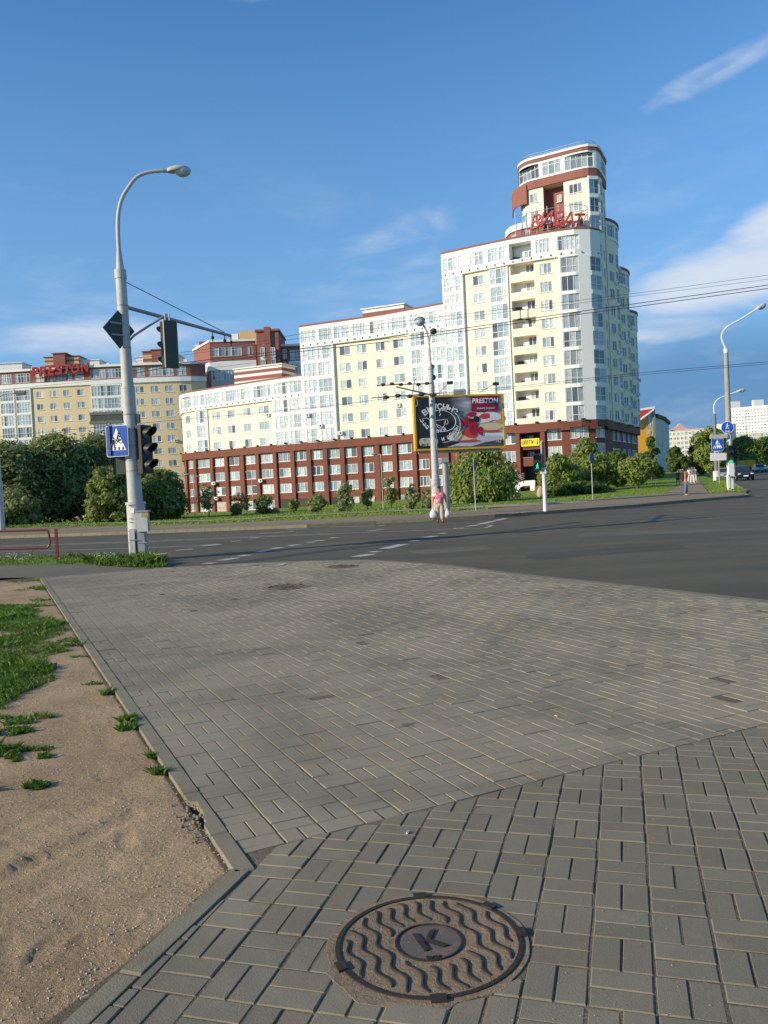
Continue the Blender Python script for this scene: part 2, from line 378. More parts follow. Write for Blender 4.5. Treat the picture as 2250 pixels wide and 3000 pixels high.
def sheet(name, left, right, mat, off=0.0, nu=6, nv=1, label=None, kind='structure', parent=None, zfun=None):
    """strip of ground between two polylines with equally many points, following the terrain"""
    mb = MB(); rows = []
    for i in range(len(left) - 1):
        for k in range(nv):
            t = k / nv; rows.append((Vector(left[i]).lerp(Vector(left[i + 1]), t), Vector(right[i]).lerp(Vector(right[i + 1]), t)))
    rows.append((Vector(left[-1]), Vector(right[-1])))
    zf = zfun or (lambda x, y: terr(x, y) + off)
    g = []
    for a, b in rows:
        g.append([(lambda p: (p.x, p.y, zf(p.x, p.y)))(a.lerp(b, j / nu)) for j in range(nu + 1)])
    vs = [p for r in g for p in r]; fs = []
    for i in range(len(g) - 1):
        for j in range(nu): fs.append((i * (nu + 1) + j, i * (nu + 1) + j + 1, (i + 1) * (nu + 1) + j + 1, (i + 1) * (nu + 1) + j))
    mb.add(vs, fs); o = mb.build(name, mat, parent)
    me = o.data
    up_ = sum(p.normal.z for p in me.polygons)
    if up_ < 0: me.flip_normals()
    tag(o, label, None, None, kind)
    return o
V2 = lambda p: Vector((p[0], p[1], 0))

# ================================================================== GROUND
def grid_sheet(name, ys, xfun, zfun, mat, nx=24):
    vs = []; fs = []
    for y in ys:
        x0, x1 = xfun(y)
        for i in range(nx + 1):
            x = x0 + (x1 - x0) * i / nx; vs.append((x, y, zfun(x, y)))
    for j in range(len(ys) - 1):
        for i in range(nx): fs.append((j * (nx + 1) + i, j * (nx + 1) + i + 1, (j + 1) * (nx + 1) + i + 1, (j + 1) * (nx + 1) + i))
    mb = MB(); mb.add(vs, fs); return mb.build(name, mat)
ys = [-40, -10, 0, 10, 20, 30, 40, 46, 52] + [52 + 4 * k for k in range(1, 40)] + [230, 260, 300, 330, 420, 600, 1000, 1800, 3200]
tag(grid_sheet('ground', ys, lambda y: (-260 - abs(y) * 1.2, 260 + abs(y) * 1.2), lambda x, y: terr(x, y) - 0.10, M_TURF, 40), 'green ground reaching to the horizon', None, None, 'structure')

FX = [-500, -300, 0, 300, 600, 900, 1100, 1270, 1450, 1700, 1850, 2000, 2100, 2180]
FK = [1597, 1588, 1577, 1567, 1556, 1545, 1534, 1525.5, 1515, 1497.5, 1486, 1472, 1463, 1456.5]
kerb_line = [gr(x, y) for x, y in zip(FX, FK)]
# the big junction and the road that passes across the picture
kl = [V2(p) for p in kerb_line] + [V2(kerb_line[-1]) + Vector((6, 4, 0)), V2(kerb_line[-1]) + Vector((60, 4, 0))]
def resample(P, n):
    d = [0.0]
    for a, b in zip(P, P[1:]): d.append(d[-1] + (b - a).length)
    out = []
    for i in range(n):
        q = d[-1] * i / (n - 1); k = max(j for j in range(len(d)) if d[j] <= q + 1e-9); k = min(k, len(P) - 2); out.append(P[k].lerp(P[k + 1], (q - d[k]) / max(1e-9, d[k + 1] - d[k])))
    return out
near = resample([V2(gr(x, y)) + Vector((-0.25, -0.45, 0)) for x, y in ((-900, 1664), (-300, 1650), (0, 1642), (200, 1640), (330, 1644), (480, 1664), (700, 1651), (900, 1643.5), (1080, 1640), (1300, 1655), (1500, 1680), (1800, 1712), (2250, 1762), (2700, 1822), (3300, 1925), (4200, 2160))] + [Vector((9, 0, 0)), Vector((70, -6, 0))], 60)
road = sheet('road', resample(kl, 60), near, M_ROAD, -0.02, 16, 1, 'grey asphalt road and junction between the two pavements')
# side street going away on the right
st_l = [gr(2186, 1459), gr(2196, 1449), gr(2192, 1441), gr(2168, 1428), gr(2150, 1415), gr(2132, 1402), gr(2118, 1392)]
d_ = (st_l[-1] - st_l[-2]).normalized(); st_l.append(st_l[-1] + d_ * 90)
st_r = [p + Vector((13 + 0.05 * i * i, -1.0, 0)) for i, p in enumerate(st_l)]
sheet('side_street', st_l, st_r, M_ROAD, -0.012, 6, 8, 'asphalt side street leading away past the cars')
def street_x(y):
    for a, b in zip(st_l, st_l[1:]):
        if a.y <= y <= b.y and b.y > a.y: return a.x + (b.x - a.x) * (y - a.y) / (b.y - a.y)
    if y < st_l[0].y: return st_l[0].x
    return st_l[-1].x
def kerb_y(x):
    for a, b in zip(kerb_line, kerb_line[1:]):
        if a.x <= x <= b.x: return a.y + (b.y - a.y) * (x - a.x) / (b.x - a.x)
    return kerb_line[0].y if x < kerb_line[0].x else kerb_line[-1].y
# lawn beyond the far pavement
lx = [-60 + 3.2 * i for i in range(27)]
vs = []; fs = []; ny = 34
for i, x in enumerate(lx):
    y0 = kerb_y(min(x, kerb_line[-1].x)) + 0.4
    for j in range(ny + 1):
        y = y0 + (215 - y0) * (j / ny) ** 1.5
        xx = x * (y / y0) if x < kerb_line[-1].x else x
        k = max(0.0, min(1.0, (y - y0) / 60)); xx = x + (x * y / y0 - x) * (1 if x < 0 else 0.75)
        xx = min(xx, street_x(y) - 0.2 + 0 * i)
        vs.append((xx, y, terr(xx, y) + 0.09))
for i in range(len(lx) - 1):
    for j in range(ny):
        fs.append((i * (ny + 1) + j, (i + 1) * (ny + 1) + j, (i + 1) * (ny + 1) + j + 1, i * (ny + 1) + j + 1))
mb = MB(); mb.add(vs, fs); tag(mb.build('lawn', M_TURF), 'green lawn between the far pavement and the apartment blocks', None, None, 'structure')

BK = [1573, 1561, 1548, 1541.5, 1534, 1522, 1510, 1503.5, 1489, 1466, 1453, 1441.5, 1441, 1443]
back = [gr(x, y, 0.12) for x, y in zip(FX, BK)]
sheet('far_pavement', [p + Vector((0.0, 0.14, 0)) for p in kerb_line], back, M_FARWALK, 0.12, 5, 4, 'dusty brownish pavement across the road')
PX = [-500, -300, 0, 300, 600, 900, 1100, 1270, 1400, 1500, 1600, 1720]
P1 = [1568, 1556.5, 1542.5, 1534.5, 1527, 1510.8, 1499.5, 1493, 1487.5, 1484, 1478, 1470]
P2 = [1564.5, 1553, 1539, 1531.3, 1523.8, 1508, 1496.8, 1489.5, 1481.5, 1476.5, 1471.5, 1465]
sheet('footpath', [gr(x, y, 0.13) for x, y in zip(PX, P1)], [gr(x, y, 0.13) for x, y in zip(PX, P2)], mat_sand('path grit', (0.46, 0.38, 0.27), (0.36, 0.30, 0.21), (0.5, 0.44, 0.33)), 0.13, 2, 6, 'narrow sandy footpath through the grass')
sheet('side_path', [gr(x, y, 0.12) for x, y in ((1950, 1443), (1972, 1434), (1996, 1417), (2014, 1404), (2022, 1396))], [gr(x, y, 0.12) for x, y in ((2078, 1445), (2068, 1433), (2050, 1410), (2040, 1400), (2034, 1394))], M_FARWALK, 0.125, 4, 6, 'asphalt footpath running away beside the side street')
# far kerb
mb = MB()
fine = []
for a, b in zip(kerb_line, kerb_line[1:]):
    n = max(1, int((b - a).length / 1.0))
    fine += [a.lerp(b, k / n) for k in range(n)]
fine += [kerb_line[-1], kerb_line[-1] + Vector((1.2, 1.6, 0)), kerb_line[-1] + Vector((1.5, 4.5, 0)), st_l[2], st_l[3], st_l[4], st_l[5], st_l[6]]
ktop = 0.125
for i in range(len(fine) - 1):
    a, b = fine[i], fine[i + 1]; t = (b - a).normalized(); nn = Vector((-t.y, t.x, 0)) * 0.16
    if nn.y < 0 and t.x > 0.2: nn = -nn
    a2, b2 = a + t * 0.006, b - t * 0.006
    za, zb = terr(a.x, a.y), terr(b.x, b.y)
    vs = [(a2.x, a2.y, za - 0.1), (b2.x, b2.y, zb - 0.1), (b2.x + nn.x, b2.y + nn.y, zb - 0.1), (a2.x + nn.x, a2.y + nn.y, za - 0.1),
          (a2.x, a2.y, za + ktop), (b2.x, b2.y, zb + ktop), (b2.x + nn.x, b2.y + nn.y, zb + ktop), (a2.x + nn.x, a2.y + nn.y, za + ktop)]
    mb.add(vs, ((4, 5, 6, 7), (0, 1, 5, 4), (1, 2, 6, 5), (2, 3, 7, 6), (3, 0, 4, 7)))
tag(mb.build('far_kerb', M_KERB), 'low kerb edging the far pavement', None, None, 'structure')

# ------------------------------------------------------------------ road markings
def stripe(mb, pts, w, z=-0.014):
    pts = [Vector((p[0], p[1], 0)) for p in pts]
    for a, b in zip(pts, pts[1:]):
        t = (b - a).normalized(); n = Vector((-t.y, t.x, 0)) * w / 2
        mb.add([(*(a - n).xy, z), (*(b - n).xy, z), (*(b + n).xy, z), (*(a + n).xy, z)], ((0, 1, 2, 3),))
def mark(pairs, w, name='road_marking', mat=None, z=-0.014):
    mb = MB()
    for seg in pairs: stripe(mb, [gr(x, y, max(0.0, z - .008)) for x, y in seg], w, z)
    return tag(mb.build(name, mat or M_PAINT, road))
mark([[(-500, 1613), (0, 1601), (374, 1588.5), (700, 1574.5), (980, 1563.5)]], 0.13); mark([[(-500, 1610), (0, 1598.3), (374, 1586), (700, 1572), (980, 1561)]], 0.13)
mark([[(980, 1562), (1250, 1552), (1420, 1545)], [(1420, 1545), (1443, 1539)], [(1443, 1539), (1425, 1537.5)]], 0.13)
mark([[(-500, 1630), (0, 1615.6), (380, 1605), (591, 1597.7)]], 0.12); mark([[(591, 1597.7), (645, 1593)]], 0.45)
mark([[(100, 1637), (380, 1627)]], 0.13)
for seg in (((456, 1624), (491, 1619)), ((513, 1611), (564, 1607)), ((677, 1585), (705, 1583)), ((730, 1575), (757, 1574.5)), ((760, 1562), (860, 1556)), ((968, 1543), (1125, 1539)), ((1100, 1540), (1126, 1537.5)), ((1078, 1555), (1122, 1549.5)), ((840, 1551), (905, 1548.5))): mark([seg], 0.22)
for seg in (((600, 1650), (625, 1646.5)), ((646, 1640), (692, 1632.5)), ((698, 1628), (730, 1624)), ((752, 1616), (792, 1609)), ((797, 1606), (826, 1602)), ((845, 1598), (876, 1594)), ((902, 1588), (918, 1586)), ((920, 1584), (950, 1581)), ((968, 1575), (985, 1573))): mark([seg], 0.32)
for seg in (((1042, 1629), (1090, 1621)), ((1086, 1616), (1112, 1613.5)), ((1125, 1606), (1160, 1598)), ((1160, 1597.5), (1184, 1592.5)), ((1203, 1584), (1226, 1582)), ((1235, 1574.5), (1276, 1568.5)), ((1288, 1562), (1306, 1560.5)), ((1328, 1547), (1358, 1545.5)), ((1370, 1541), (1400, 1537)), ((1404, 1535), (1445, 1526)), ((1452, 1524), (1480, 1518))): mark([seg], 0.34)
mark([[(2178, 1423), (2205, 1421.5)], [(2203, 1424), (2219, 1421.8)], [(2203, 1419.5), (2219, 1421.8)]], 0.16, z=0.01)
mark([[(2202, 1408), (2224, 1412)], [(2230, 1413), (2246, 1416.5)]], 0.2, z=0.03)
mark([[(1405, 1510), (1470, 1504), (1560, 1499)], [(1470, 1500), (1540, 1503.5)], [(1490, 1506), (1570, 1498)]], 0.14, 'worn_marking', worn('faded road paint', (0.42, 0.38, 0.33), 0.5, 8, 0.9), 0.127)
mark([[(420, 1671), (640, 1652), (760, 1638), (925, 1615), (1088, 1597), (1305, 1574), (1500, 1553.5), (1694, 1528)]], 0.55, 'dark_strip', M_STRIP, -0.017)  # darker strip slanting across the road surface
mark([[(1500, 1562), (1700, 1537), (1890, 1519), (2060, 1508), (2240, 1502)]], 0.22, 'dark_strip', M_STRIP, -0.0175)  # second, narrower dark strip further right

M_PATCH = mat_asphalt('patched asphalt', (0.07, 0.064, 0.048), amt=.4); M_PATCHL = mat_asphalt('worn pale asphalt', (0.125, 0.112, 0.08), amt=.5)
for k_, (poly_, m_) in enumerate(((((1520, 1622), (1980, 1592), (2020, 1604), (1560, 1640)), M_PATCH), (((1700, 1560), (2330, 1540), (2330, 1549), (1690, 1571)), M_PATCHL), (((1200, 1612), (1420, 1596), (1440, 1606), (1230, 1624)), M_PATCHL))):
    mb = MB(); ps_ = []
    for a_, b_ in zip(poly_, poly_[1:] + poly_[:1]):
        for t_ in range(6): q = gr(a_[0] + (b_[0] - a_[0]) * t_ / 6, a_[1] + (b_[1] - a_[1]) * t_ / 6); ps_.append((q.x + RND.uniform(-.12, .12), q.y + RND.uniform(-.12, .12), -0.0185 + k_ * .0004))
    mb.add(ps_, (tuple(range(len(ps_))),)); o_ = mb.build('asphalt_patch', m_, road)
    if o_.data.polygons[0].normal.z < 0: o_.data.flip_normals()
# ------------------------------------------------------------------ PLAZA PAVING
A1, X10, Y10 = 0.2808919592, 0.3488987, 2.5191517
B2, U0, V0 = -0.4388930, 0.9224331, 7.4406823
e1 = (math.cos(A1), -math.sin(A1)); e2 = (math.sin(A1), math.cos(A1))
f1 = (math.cos(B2), -math.sin(B2)); f2 = (math.sin(B2), math.cos(B2))
Z1 = lambda i, j: (X10 + 0.2 * (e1[0] * i + e2[0] * j), Y10 + 0.2 * (e1[1] * i + e2[1] * j))
Z2 = lambda u, v: (f1[0] * u + f2[0] * v, f1[1] * u + f2[1] * v)
uof = lambda x, y: f1[0] * x + f1[1] * y
bA, bB = gr(705, 2503), gr(2179, 2137)
bdir = (bB - bA).normalized(); bn = Vector((-bdir.y, bdir.x, 0)); bc = bn.dot(bA)      # zone 2 lies on the +bn side
corner = gr(730, 2550); l2b = gr(262, 3000); l2d = (l2b - corner).normalized()
l2n = Vector((l2d.y, -l2d.x, 0))
if l2n.x > 0: l2n = -l2n                                                          # points to the sand
l2c = l2n.dot(corner)
MHC = Vector((0.085, 2.85, 0)); MHR = 0.325
edge_px = [(130, 1693), (300, 1678), (470, 1664), (600, 1657), (700, 1651), (900, 1643.5), (1080, 1640), (1300, 1655), (1500, 1680), (1800, 1712), (2250, 1762), (2700, 1822), (3300, 1925), (4200, 2160)]
edge = [V2(gr(x, y)) for x, y in edge_px]
plaza_poly = [V2(corner)] + edge + [Vector((7.5, 0.3, 0)), Vector((-2.2, 0.3, 0))]
def inside(p, poly):
    c = False; n = len(poly)
    for i in range(n):
        a, b = poly[i], poly[i - 1]
        if (a.y > p[1]) != (b.y > p[1]) and p[0] < (b.x - a.x) * (p[1] - a.y) / (b.y - a.y) + a.x: c = not c
    return c
def clip(poly, n, c):
    out = []
    for i in range(len(poly)):
        a, b = poly[i - 1], poly[i]; da, db = n[0] * a[0] + n[1] * a[1] - c, n[0] * b[0] + n[1] * b[1] - c
        if (da <= 0) != (db <= 0):
            t = da / (da - db); out.append((a[0] + (b[0] - a[0]) * t, a[1] + (b[1] - a[1]) * t))
        if db <= 0: out.append(b)
    return out
def area(p): return 0.5 * sum(p[i - 1][0] * p[i][1] - p[i][0] * p[i - 1][1] for i in range(len(p)))
JG = 0.0042
bricks = []            # (polygon, cut?, orientation key, centre)
def brick(cx, cy, ax, ay, zone):
    # ax, ay: half extents along the zone's two directions
    d1, d2 = (e1, e2) if zone == 1 else (f1, f2)
    a, b = ax - JG, ay - (0.003 if zone == 1 else 0.0014)
    poly = [(cx + sx * a * d1[0] + sy * b * d2[0], cy + sx * a * d1[1] + sy * b * d2[1]) for sx, sy in ((-1, -1), (1, -1), (1, 1), (-1, 1))]
    cut = False
    s = bn.x * cx + bn.y * cy - bc
    if abs(s) < 0.16:
        p2 = clip(poly, (bn.x, bn.y), bc - 0.004) if zone == 1 else clip(poly, (-bn.x, -bn.y), -bc - 0.004)
        cut = len(p2) != 4 or p2 != poly; poly = p2
    elif (s > 0) == (zone == 1): return
    if zone == 1 and poly:
        s2 = l2n.x * cx + l2n.y * cy - l2c
        if s2 > 0.16: return
        if s2 > -0.16: p2 = clip(poly, (l2n.x, l2n.y), l2c - 0.006); cut = cut or p2 != poly; poly = p2
        if len(poly) >= 3:
            s3 = uof(cx, cy)
            if s3 < U0 + 0.2 and f2[0] * cx + f2[1] * cy > f2[0] * corner.x + f2[1] * corner.y - 0.02: p2 = clip(poly, (-f1[0], -f1[1]), -U0 - 0.004); cut = cut or p2 != poly; poly = p2
    if len(poly) < 3: return
    # cut round the manhole
    mc = Vector((sum(p[0] for p in poly) / len(poly), sum(p[1] for p in poly) / len(poly), 0)); dv = mc - MHC; dd = dv.length
    if dd < 0.6:
        k = dv / max(dd, 1e-6); rr = MHR + 0.020
        if dd < rr - 0.06: return
        p2 = clip(poly, (-k.x, -k.y), -(k.dot(MHC) + rr)); cut = cut or p2 != poly; poly = p2
    if len(poly) < 3 or abs(area(poly)) < 0.0016: return
    c = (sum(p[0] for p in poly) / len(poly), sum(p[1] for p in poly) / len(poly))
    if not inside(c, plaza_poly) and not (zone == 1 and c[1] < 3.4): return
    bricks.append((poly, cut, (zone, ax > ay), c))
for i in range(-14, 26):
    for j in range(-9, 20):
        if (i + j) % 2 == 0:
            for k in (0.25, 0.75): x, y = Z1(i + k, j + 0.5); brick(x, y, 0.05, 0.1, 1)
        else:
            for k in (0.25, 0.75): x, y = Z1(i + 0.5, j + k); brick(x, y, 0.1, 0.05, 1)
for k in range(0, 62):
    for m in range(-78, 60):
        uc, vc = U0 + 0.2 * (k + 0.5), V0 - 0.2 * m
        if (k + m) % 2 == 0:
            for q in (-0.05, 0.05): x, y = Z2(uc + q, vc); brick(x, y, 0.05, 0.1, 2)
        else:
            for q in (-0.05, 0.05): x, y = Z2(uc, vc + q); brick(x, y, 0.1, 0.05, 2)
def to_px(x, y, z):
    v = Vector((x, y, z - HC)); d = v.dot(fwd)
    if d <= 0.05: return None
    return 1125 + FPX * v.dot(right) / d, 1500 - FPX * v.dot(up) / d, d
def pix_size(b):
    q = to_px(b[3][0], b[3][1], 0)
    if q is None or not (-20 < q[0] < 2270 and q[1] < 3030): return 0
    return abs(area(b[0])) / q[2] ** 3
bricks.sort(key=pix_size, reverse=True)
bed = MB(); pp = [(p.x, p.y) for p in plaza_poly]
bed.add([(p[0], p[1], -0.0046) for p in pp], (tuple(range(len(pp))),))
pav = tag(bed.build('pavement', M_JOINT), 'grey block paving of the street corner', None, None, 'structure')
if pav.data.polygons[0].normal.z < 0: pav.data.flip_normals()
cache = {}
BT = 0.006
bulk = MB(); nobj = 0
for bi, b in enumerate(bricks):
    poly, cut, key, c = b
    if area(poly) < 0: poly = poly[::-1]
    dz = RND.gauss(0, 0.0013) - 0.001
    if bi < 296:
        if not cut:
            if key not in cache:
                mb = MB(); mb.prism([(p[0] - c[0], p[1] - c[1]) for p in poly], -0.05, 0.0, 0.0038); cache[key] = mb.build('paver', M_PAVER if key[0] == 1 else M_PAVER2, pav); o = cache[key]
            else: o = cache[key].copy(); COL.objects.link(o)
        else:
            mb = MB(); mb.prism([(p[0] - c[0], p[1] - c[1]) for p in poly], -0.05, 0.0, 0.004); o = mb.build('paver', M_PAVER if key[0] == 1 else M_PAVER2, pav)
        o.location = (c[0], c[1], dz); o.rotation_euler = (RND.gauss(0, 0.006), RND.gauss(0, 0.006), RND.gauss(0, 0.006))
    else:
        bulk.prism([(c[0] + (p[0] - c[0]), c[1] + (p[1] - c[1])) for p in poly], -0.02, dz * 1.0, 0.0024, 0 if key[0] == 1 else 1)
o = bulk.build('paver', [M_PAVER, M_PAVER2], pav); tag(o, None, None, None, 'stuff')
# edging strip flush with the road
mb = MB()
ee = []
for a, b in zip(edge, edge[1:]):
    n = max(1, int((b - a).length / 0.5)); ee += [a.lerp(b, k / n) for k in range(n)]
ee.append(edge[-1])
for a, b in zip(ee, ee[1:]):
    t = (b - a).normalized(); nn = Vector((-t.y, t.x, 0)) * 0.09
    q = [a + nn + t * .004, a - nn + t * .004, b - nn - t * .004, b + nn - t * .004]
    mb.prism([(p.x, p.y) for p in (q if area([(p.x, p.y) for p in q]) > 0 else q[::-1])], -0.06, 0.0005, 0.004)
tag(mb.build('edging', worn('edging concrete', (0.21, 0.183, 0.128), 0.5, 3, 0.9, bump=0.4), pav), None, None, None, None)
# near kerb: stones about a metre long along both legs
kerb = tag(bpy.data.objects.new('kerb', None), 'low concrete kerb between the bare sand and the paving', None, None, 'structure'); COL.objects.link(kerb)
KW, KT = 0.082, 0.0035
def kerb_stone(p, q, nrm, w=KW, broken=False):
    mb = MB(); t = (q - p).normalized(); n = Vector(nrm)
    p2, q2 = p + t * 0.004, q - t * 0.004
    if not broken:
        poly = [(p2.x, p2.y), (q2.x, q2.y), (q2.x + n.x * w, q2.y + n.y * w), (p2.x + n.x * w, p2.y + n.y * w)]
    else:
        poly = [(p2.x, p2.y), (q2.x, q2.y)]
        L_ = (q2 - p2).length; r = random.Random(4)
        for k in range(15):
            s = 1 - k / 14; ww = w * (1 if s > 0.8 or s < 0.25 else r.uniform(0.45, 0.8)); poly.append((p2.x + t.x * L_ * s + n.x * ww, p2.y + t.y * L_ * s + n.y * ww))
    if area(poly) < 0: poly = poly[::-1]
    mb.prism(poly, -0.16, KT, 0.006); return mb.build('kerb_stone', M_KERB, kerb)
f1v, f2v = Vector((f1[0], f1[1], 0)), Vector((f2[0], f2[1], 0))
vc = f2v.dot(corner); top = f2v.dot(V2(gr(130, 1693)))
Pk = lambda v: f1v * (U0 - 0.002) + f2v * v
v = vc; i = 0
lens = [0.44, 0.62] + [1.0] * 30
while v < top and i < 32:
    v2 = min(v + lens[i], top); kerb_stone(Pk(v), Pk(v2), -f1v, broken=(i == 1)); v = v2; i += 1
s = 0.0
while s < 2.9:
    kerb_stone(corner + l2d * s, corner + l2d * (s + 0.78), l2n); s += 0.78
# broken corner rubble of the kerb
rub = MB()
for k in range(46):
    v_ = vc + RND.uniform(0.42, 1.0); p = Pk(v_) - f1v * (KW + RND.uniform(-0.03, 0.10)); r = RND.uniform(0.004, 0.014)
    rub.ellipsoid((p.x, p.y, -0.008), (r, r * RND.uniform(.6, 1), r * 0.7), 5, 3)
tag(rub.build('rubble', M_KERB), 'crumbled concrete bits beside the broken kerb stone', None, None, 'stuff')

# asphalt path on the left, in front of the tuft of grass
lp_a = [gr(-700, 1672), gr(-300, 1664), gr(0, 1656), gr(200, 1652), gr(330, 1657), gr(430, 1665), gr(475, 1665)]
lp_b = [gr(-700, 1745), gr(-300, 1716), gr(0, 1693), gr(60, 1692), gr(128, 1692), gr(300, 1679), gr(470, 1666)]
sheet('asphalt_path', lp_a, lp_b, M_PATH, -0.004, 3, 4, 'grey asphalt path crossing between the grass and the sand')
mb = MB(); a, b = V2(gr(-500, 1735)), V2(gr(128, 1692)); t = (b - a).normalized(); n = Vector((t.y, -t.x, 0)); L_ = (b - a).length; k = 0
while k < L_ - 1:
    kerb_stone(a + t * k, a + t * (k + 1), n, 0.09); k += 1.0
kerb_stone(a + t * k, b, n, 0.09)
# verge with weeds round the near mast
vg_a = [gr(-600, 1648), gr(-200, 1638), gr(0, 1632), gr(190, 1630), gr(330, 1628), gr(430, 1640), gr(486, 1660)]
vg_b = [gr(-600, 1670), gr(-200, 1661), gr(0, 1657), gr(190, 1653), gr(320, 1656), gr(420, 1664), gr(480, 1664)]
sheet('verge', vg_a, vg_b, M_TURF, 0.0, 3, 4, 'strip of soil and weeds under the near mast')

# ------------------------------------------------------------------ SAND
def sand_right(y):
    if y >= corner.y: return (U0 - KW - 0.004 - f1[1] * y) / f1[0]
    p = corner + l2n * (KW + 0.002); s = (y - p.y) / l2d.y; return p.x + l2d.x * s
rng = random.Random(3)
prints = []
for _ in range(150):
    y = 2.2 + 7.0 * rng.random() ** 1.6; x = sand_right(y) - 0.06 - rng.random() * (0.5 + 0.5 * y) * 0.9
    prints.append((x, y, rng.uniform(0, 6.3), rng.uniform(0.09, 0.15), rng.uniform(0.035, 0.05)))
ruts = [(gr(0, 2565), gr(410, 2370)), (gr(60, 2620), gr(330, 2520)), (gr(0, 2480), gr(330, 2330))]
def sand_z(x, y):
    d = sand_right(y) - x
    z = -0.016 + 0.006 * noise.fractal(Vector((x * 1.1, y * 1.1, 0)), 1.0, 2.0, 3) + 0.005 * noise.noise(Vector((x * 7, y * 7, 2))) + 0.0016 * noise.noise(Vector((x * 17, y * 17, 5)))
    if y < 9:
        for fx, fy, fa, fl, fw in prints:
            dx, dy = x - fx, y - fy
            if abs(dx) > 0.2 or abs(dy) > 0.2: continue
            a = (dx * math.cos(fa) + dy * math.sin(fa)) / fl; b = (-dx * math.sin(fa) + dy * math.cos(fa)) / fw
            r = a * a + b * b
            if r < 1: z -= 0.004 * (1 - r * 0.5)
            elif r < 2.2: z += 0.0025 * (2.2 - r)
        for k, (ra, rb) in enumerate(ruts):
            t = ((x - ra.x) * (rb.x - ra.x) + (y - ra.y) * (rb.y - ra.y)) / (rb - ra).length_squared
            if -0.6 < t < 1:
                q = ra.lerp(rb, t); e = math.hypot(x - q.x, y - q.y) / 0.07
                if e < 2.2: z += (-0.013 * (1 - e * e * .9) if e < 1 else 0.0045 * (2.2 - e) * min(1, (e - 1) * 3)) * (1 if k == 0 else 0.45)
    return min(z, 0.012) - 0.012 * max(0, 1 - d / 0.03)
vs = []; fs = []
NY, NX = 300, 190
for j in range(NY + 1):
    y = 2.0 * (17.6 / 2.0) ** (j / NY)
    xr = sand_right(y) + 0.004; w = 0.62 * y + 1.6
    for i in range(NX + 1):
        x = xr - w * (i / NX) ** 1.25; vs.append((x, y, sand_z(x, y)))
for j in range(NY):
    for i in range(NX): fs.append((j * (NX + 1) + i, (j + 1) * (NX + 1) + i, (j + 1) * (NX + 1) + i + 1, j * (NX + 1) + i + 1))
mb = MB(); mb.add(vs, fs); o = mb.build('sand', M_SAND, None, True)
if o.data.polygons[0].normal.z < 0: o.data.flip_normals()
tag(o, 'trampled bare sand and grit left of the kerb', None, None, 'structure')
# grit: small stones on the sand, along the kerb and a few on the paving
peb = MB()
for _ in range(4200):
    y = 2.3 + 6.5 * rng.random() ** 1.8; x = sand_right(y) - rng.random() ** 1.7 * (0.55 * y + 0.6); r = rng.uniform(0.0018, 0.0055) * (1 + y * 0.06)
    peb.ellipsoid((x, y, sand_z(x, y) + r * 0.3), (r, r * rng.uniform(.6, 1), r * .7), 5, 2, mi=0)
for _ in range(420):
    y = 2.4 + 5 * rng.random() ** 1.5; x = rng.uniform(-0.5, 0.42) * y + 0.1; r = rng.uniform(0.001, 0.0028)
    if l2n.dot(Vector((x, y, 0))) < l2c - .02 and uof(x, y) > U0 + .02: peb.ellipsoid((x, y, 0.001), (r, r * .8, r * .7), 5, 2)
tag(peb.build('grit', worn('pale grit', (0.50, 0.42, 0.33), 0.6, 60, 0.9)), 'small stones scattered over the sand and the paving', None, None, 'stuff')

# ------------------------------------------------------------------ GRASS
M_BLADE = mat_leaf('grass blade', (0.04, 0.09, 0.010), (0.085, 0.135, 0.022), (0.032, 0.07, 0.010), 0.3)
M_LAWNBLADE = mat_leaf('lawn blade', (0.095, 0.17, 0.018), (0.16, 0.205, 0.038), (0.125, 0.16, 0.03), 0.3)
def blades(name, centres, hmin, hmax, width, lean, mat, label, seed=1, tri=True):
    r = np.random.RandomState(seed); c = np.array(centres); n = len(c)
    h = r.uniform(hmin, hmax, n) * (0.6 + 0.8 * r.rand(n)) * np.array([0.75 + 0.9 * max(-.4, noise.noise(Vector((p[0] * 1.9, p[1] * 1.9, 9)))) for p in centres]); th = r.uniform(0, 2 * np.pi, n); ln = h * r.uniform(0.1, lean, n); ta = r.uniform(0, 2 * np.pi, n); w = width * r.uniform(0.6, 1.4, n)
    sx, sy = np.cos(th) * w / 2, np.sin(th) * w / 2
    v = np.zeros((n, 4, 3))
    v[:, 0] = c; v[:, 0, 0] -= sx; v[:, 0, 1] -= sy
    v[:, 1] = c; v[:, 1, 0] += sx; v[:, 1, 1] += sy
    mid = c + np.stack([np.cos(ta) * ln * .35, np.sin(ta) * ln * .35, h * .62], 1)
    tip = c + np.stack([np.cos(ta) * ln, np.sin(ta) * ln, h], 1)
    v[:, 2] = mid; v[:, 2, 0] += sx * .9; v[:, 2, 1] += sy * .9
    v[:, 3] = tip
    f = (np.arange(n)[:, None] * 4 + np.array([0, 1, 2, 3])).tolist()
    me = bpy.data.meshes.new(name); me.from_pydata(v.reshape(-1, 3).tolist(), [], f); me.materials.append(mat)
    o = bpy.data.objects.new(name, me); COL.objects.link(o); return tag(o, label, None, None, 'stuff')
def patch(px, py, rx, ry, n, rag=0.5):
    c = gr(px, py); out = []
    while len(out) < n:
        a, q = rng.uniform(0, 6.283), math.sqrt(rng.random())
        k = 0.72 + rag * noise.noise(Vector((math.cos(a) * 1.7 + px, math.sin(a) * 1.7 + py, 0)))
        x, y = c.x + rx * k * q * math.cos(a), c.y + ry * k * q * math.sin(a)
        if noise.noise(Vector((x * 5, y * 5, 3))) < -0.22: continue
        if x < sand_right(y) - 0.01: out.append((x, y, sand_z(x, y) - 0.004))
        elif x > sand_right(y) + 0.3: n -= 1
    return out
pts = []
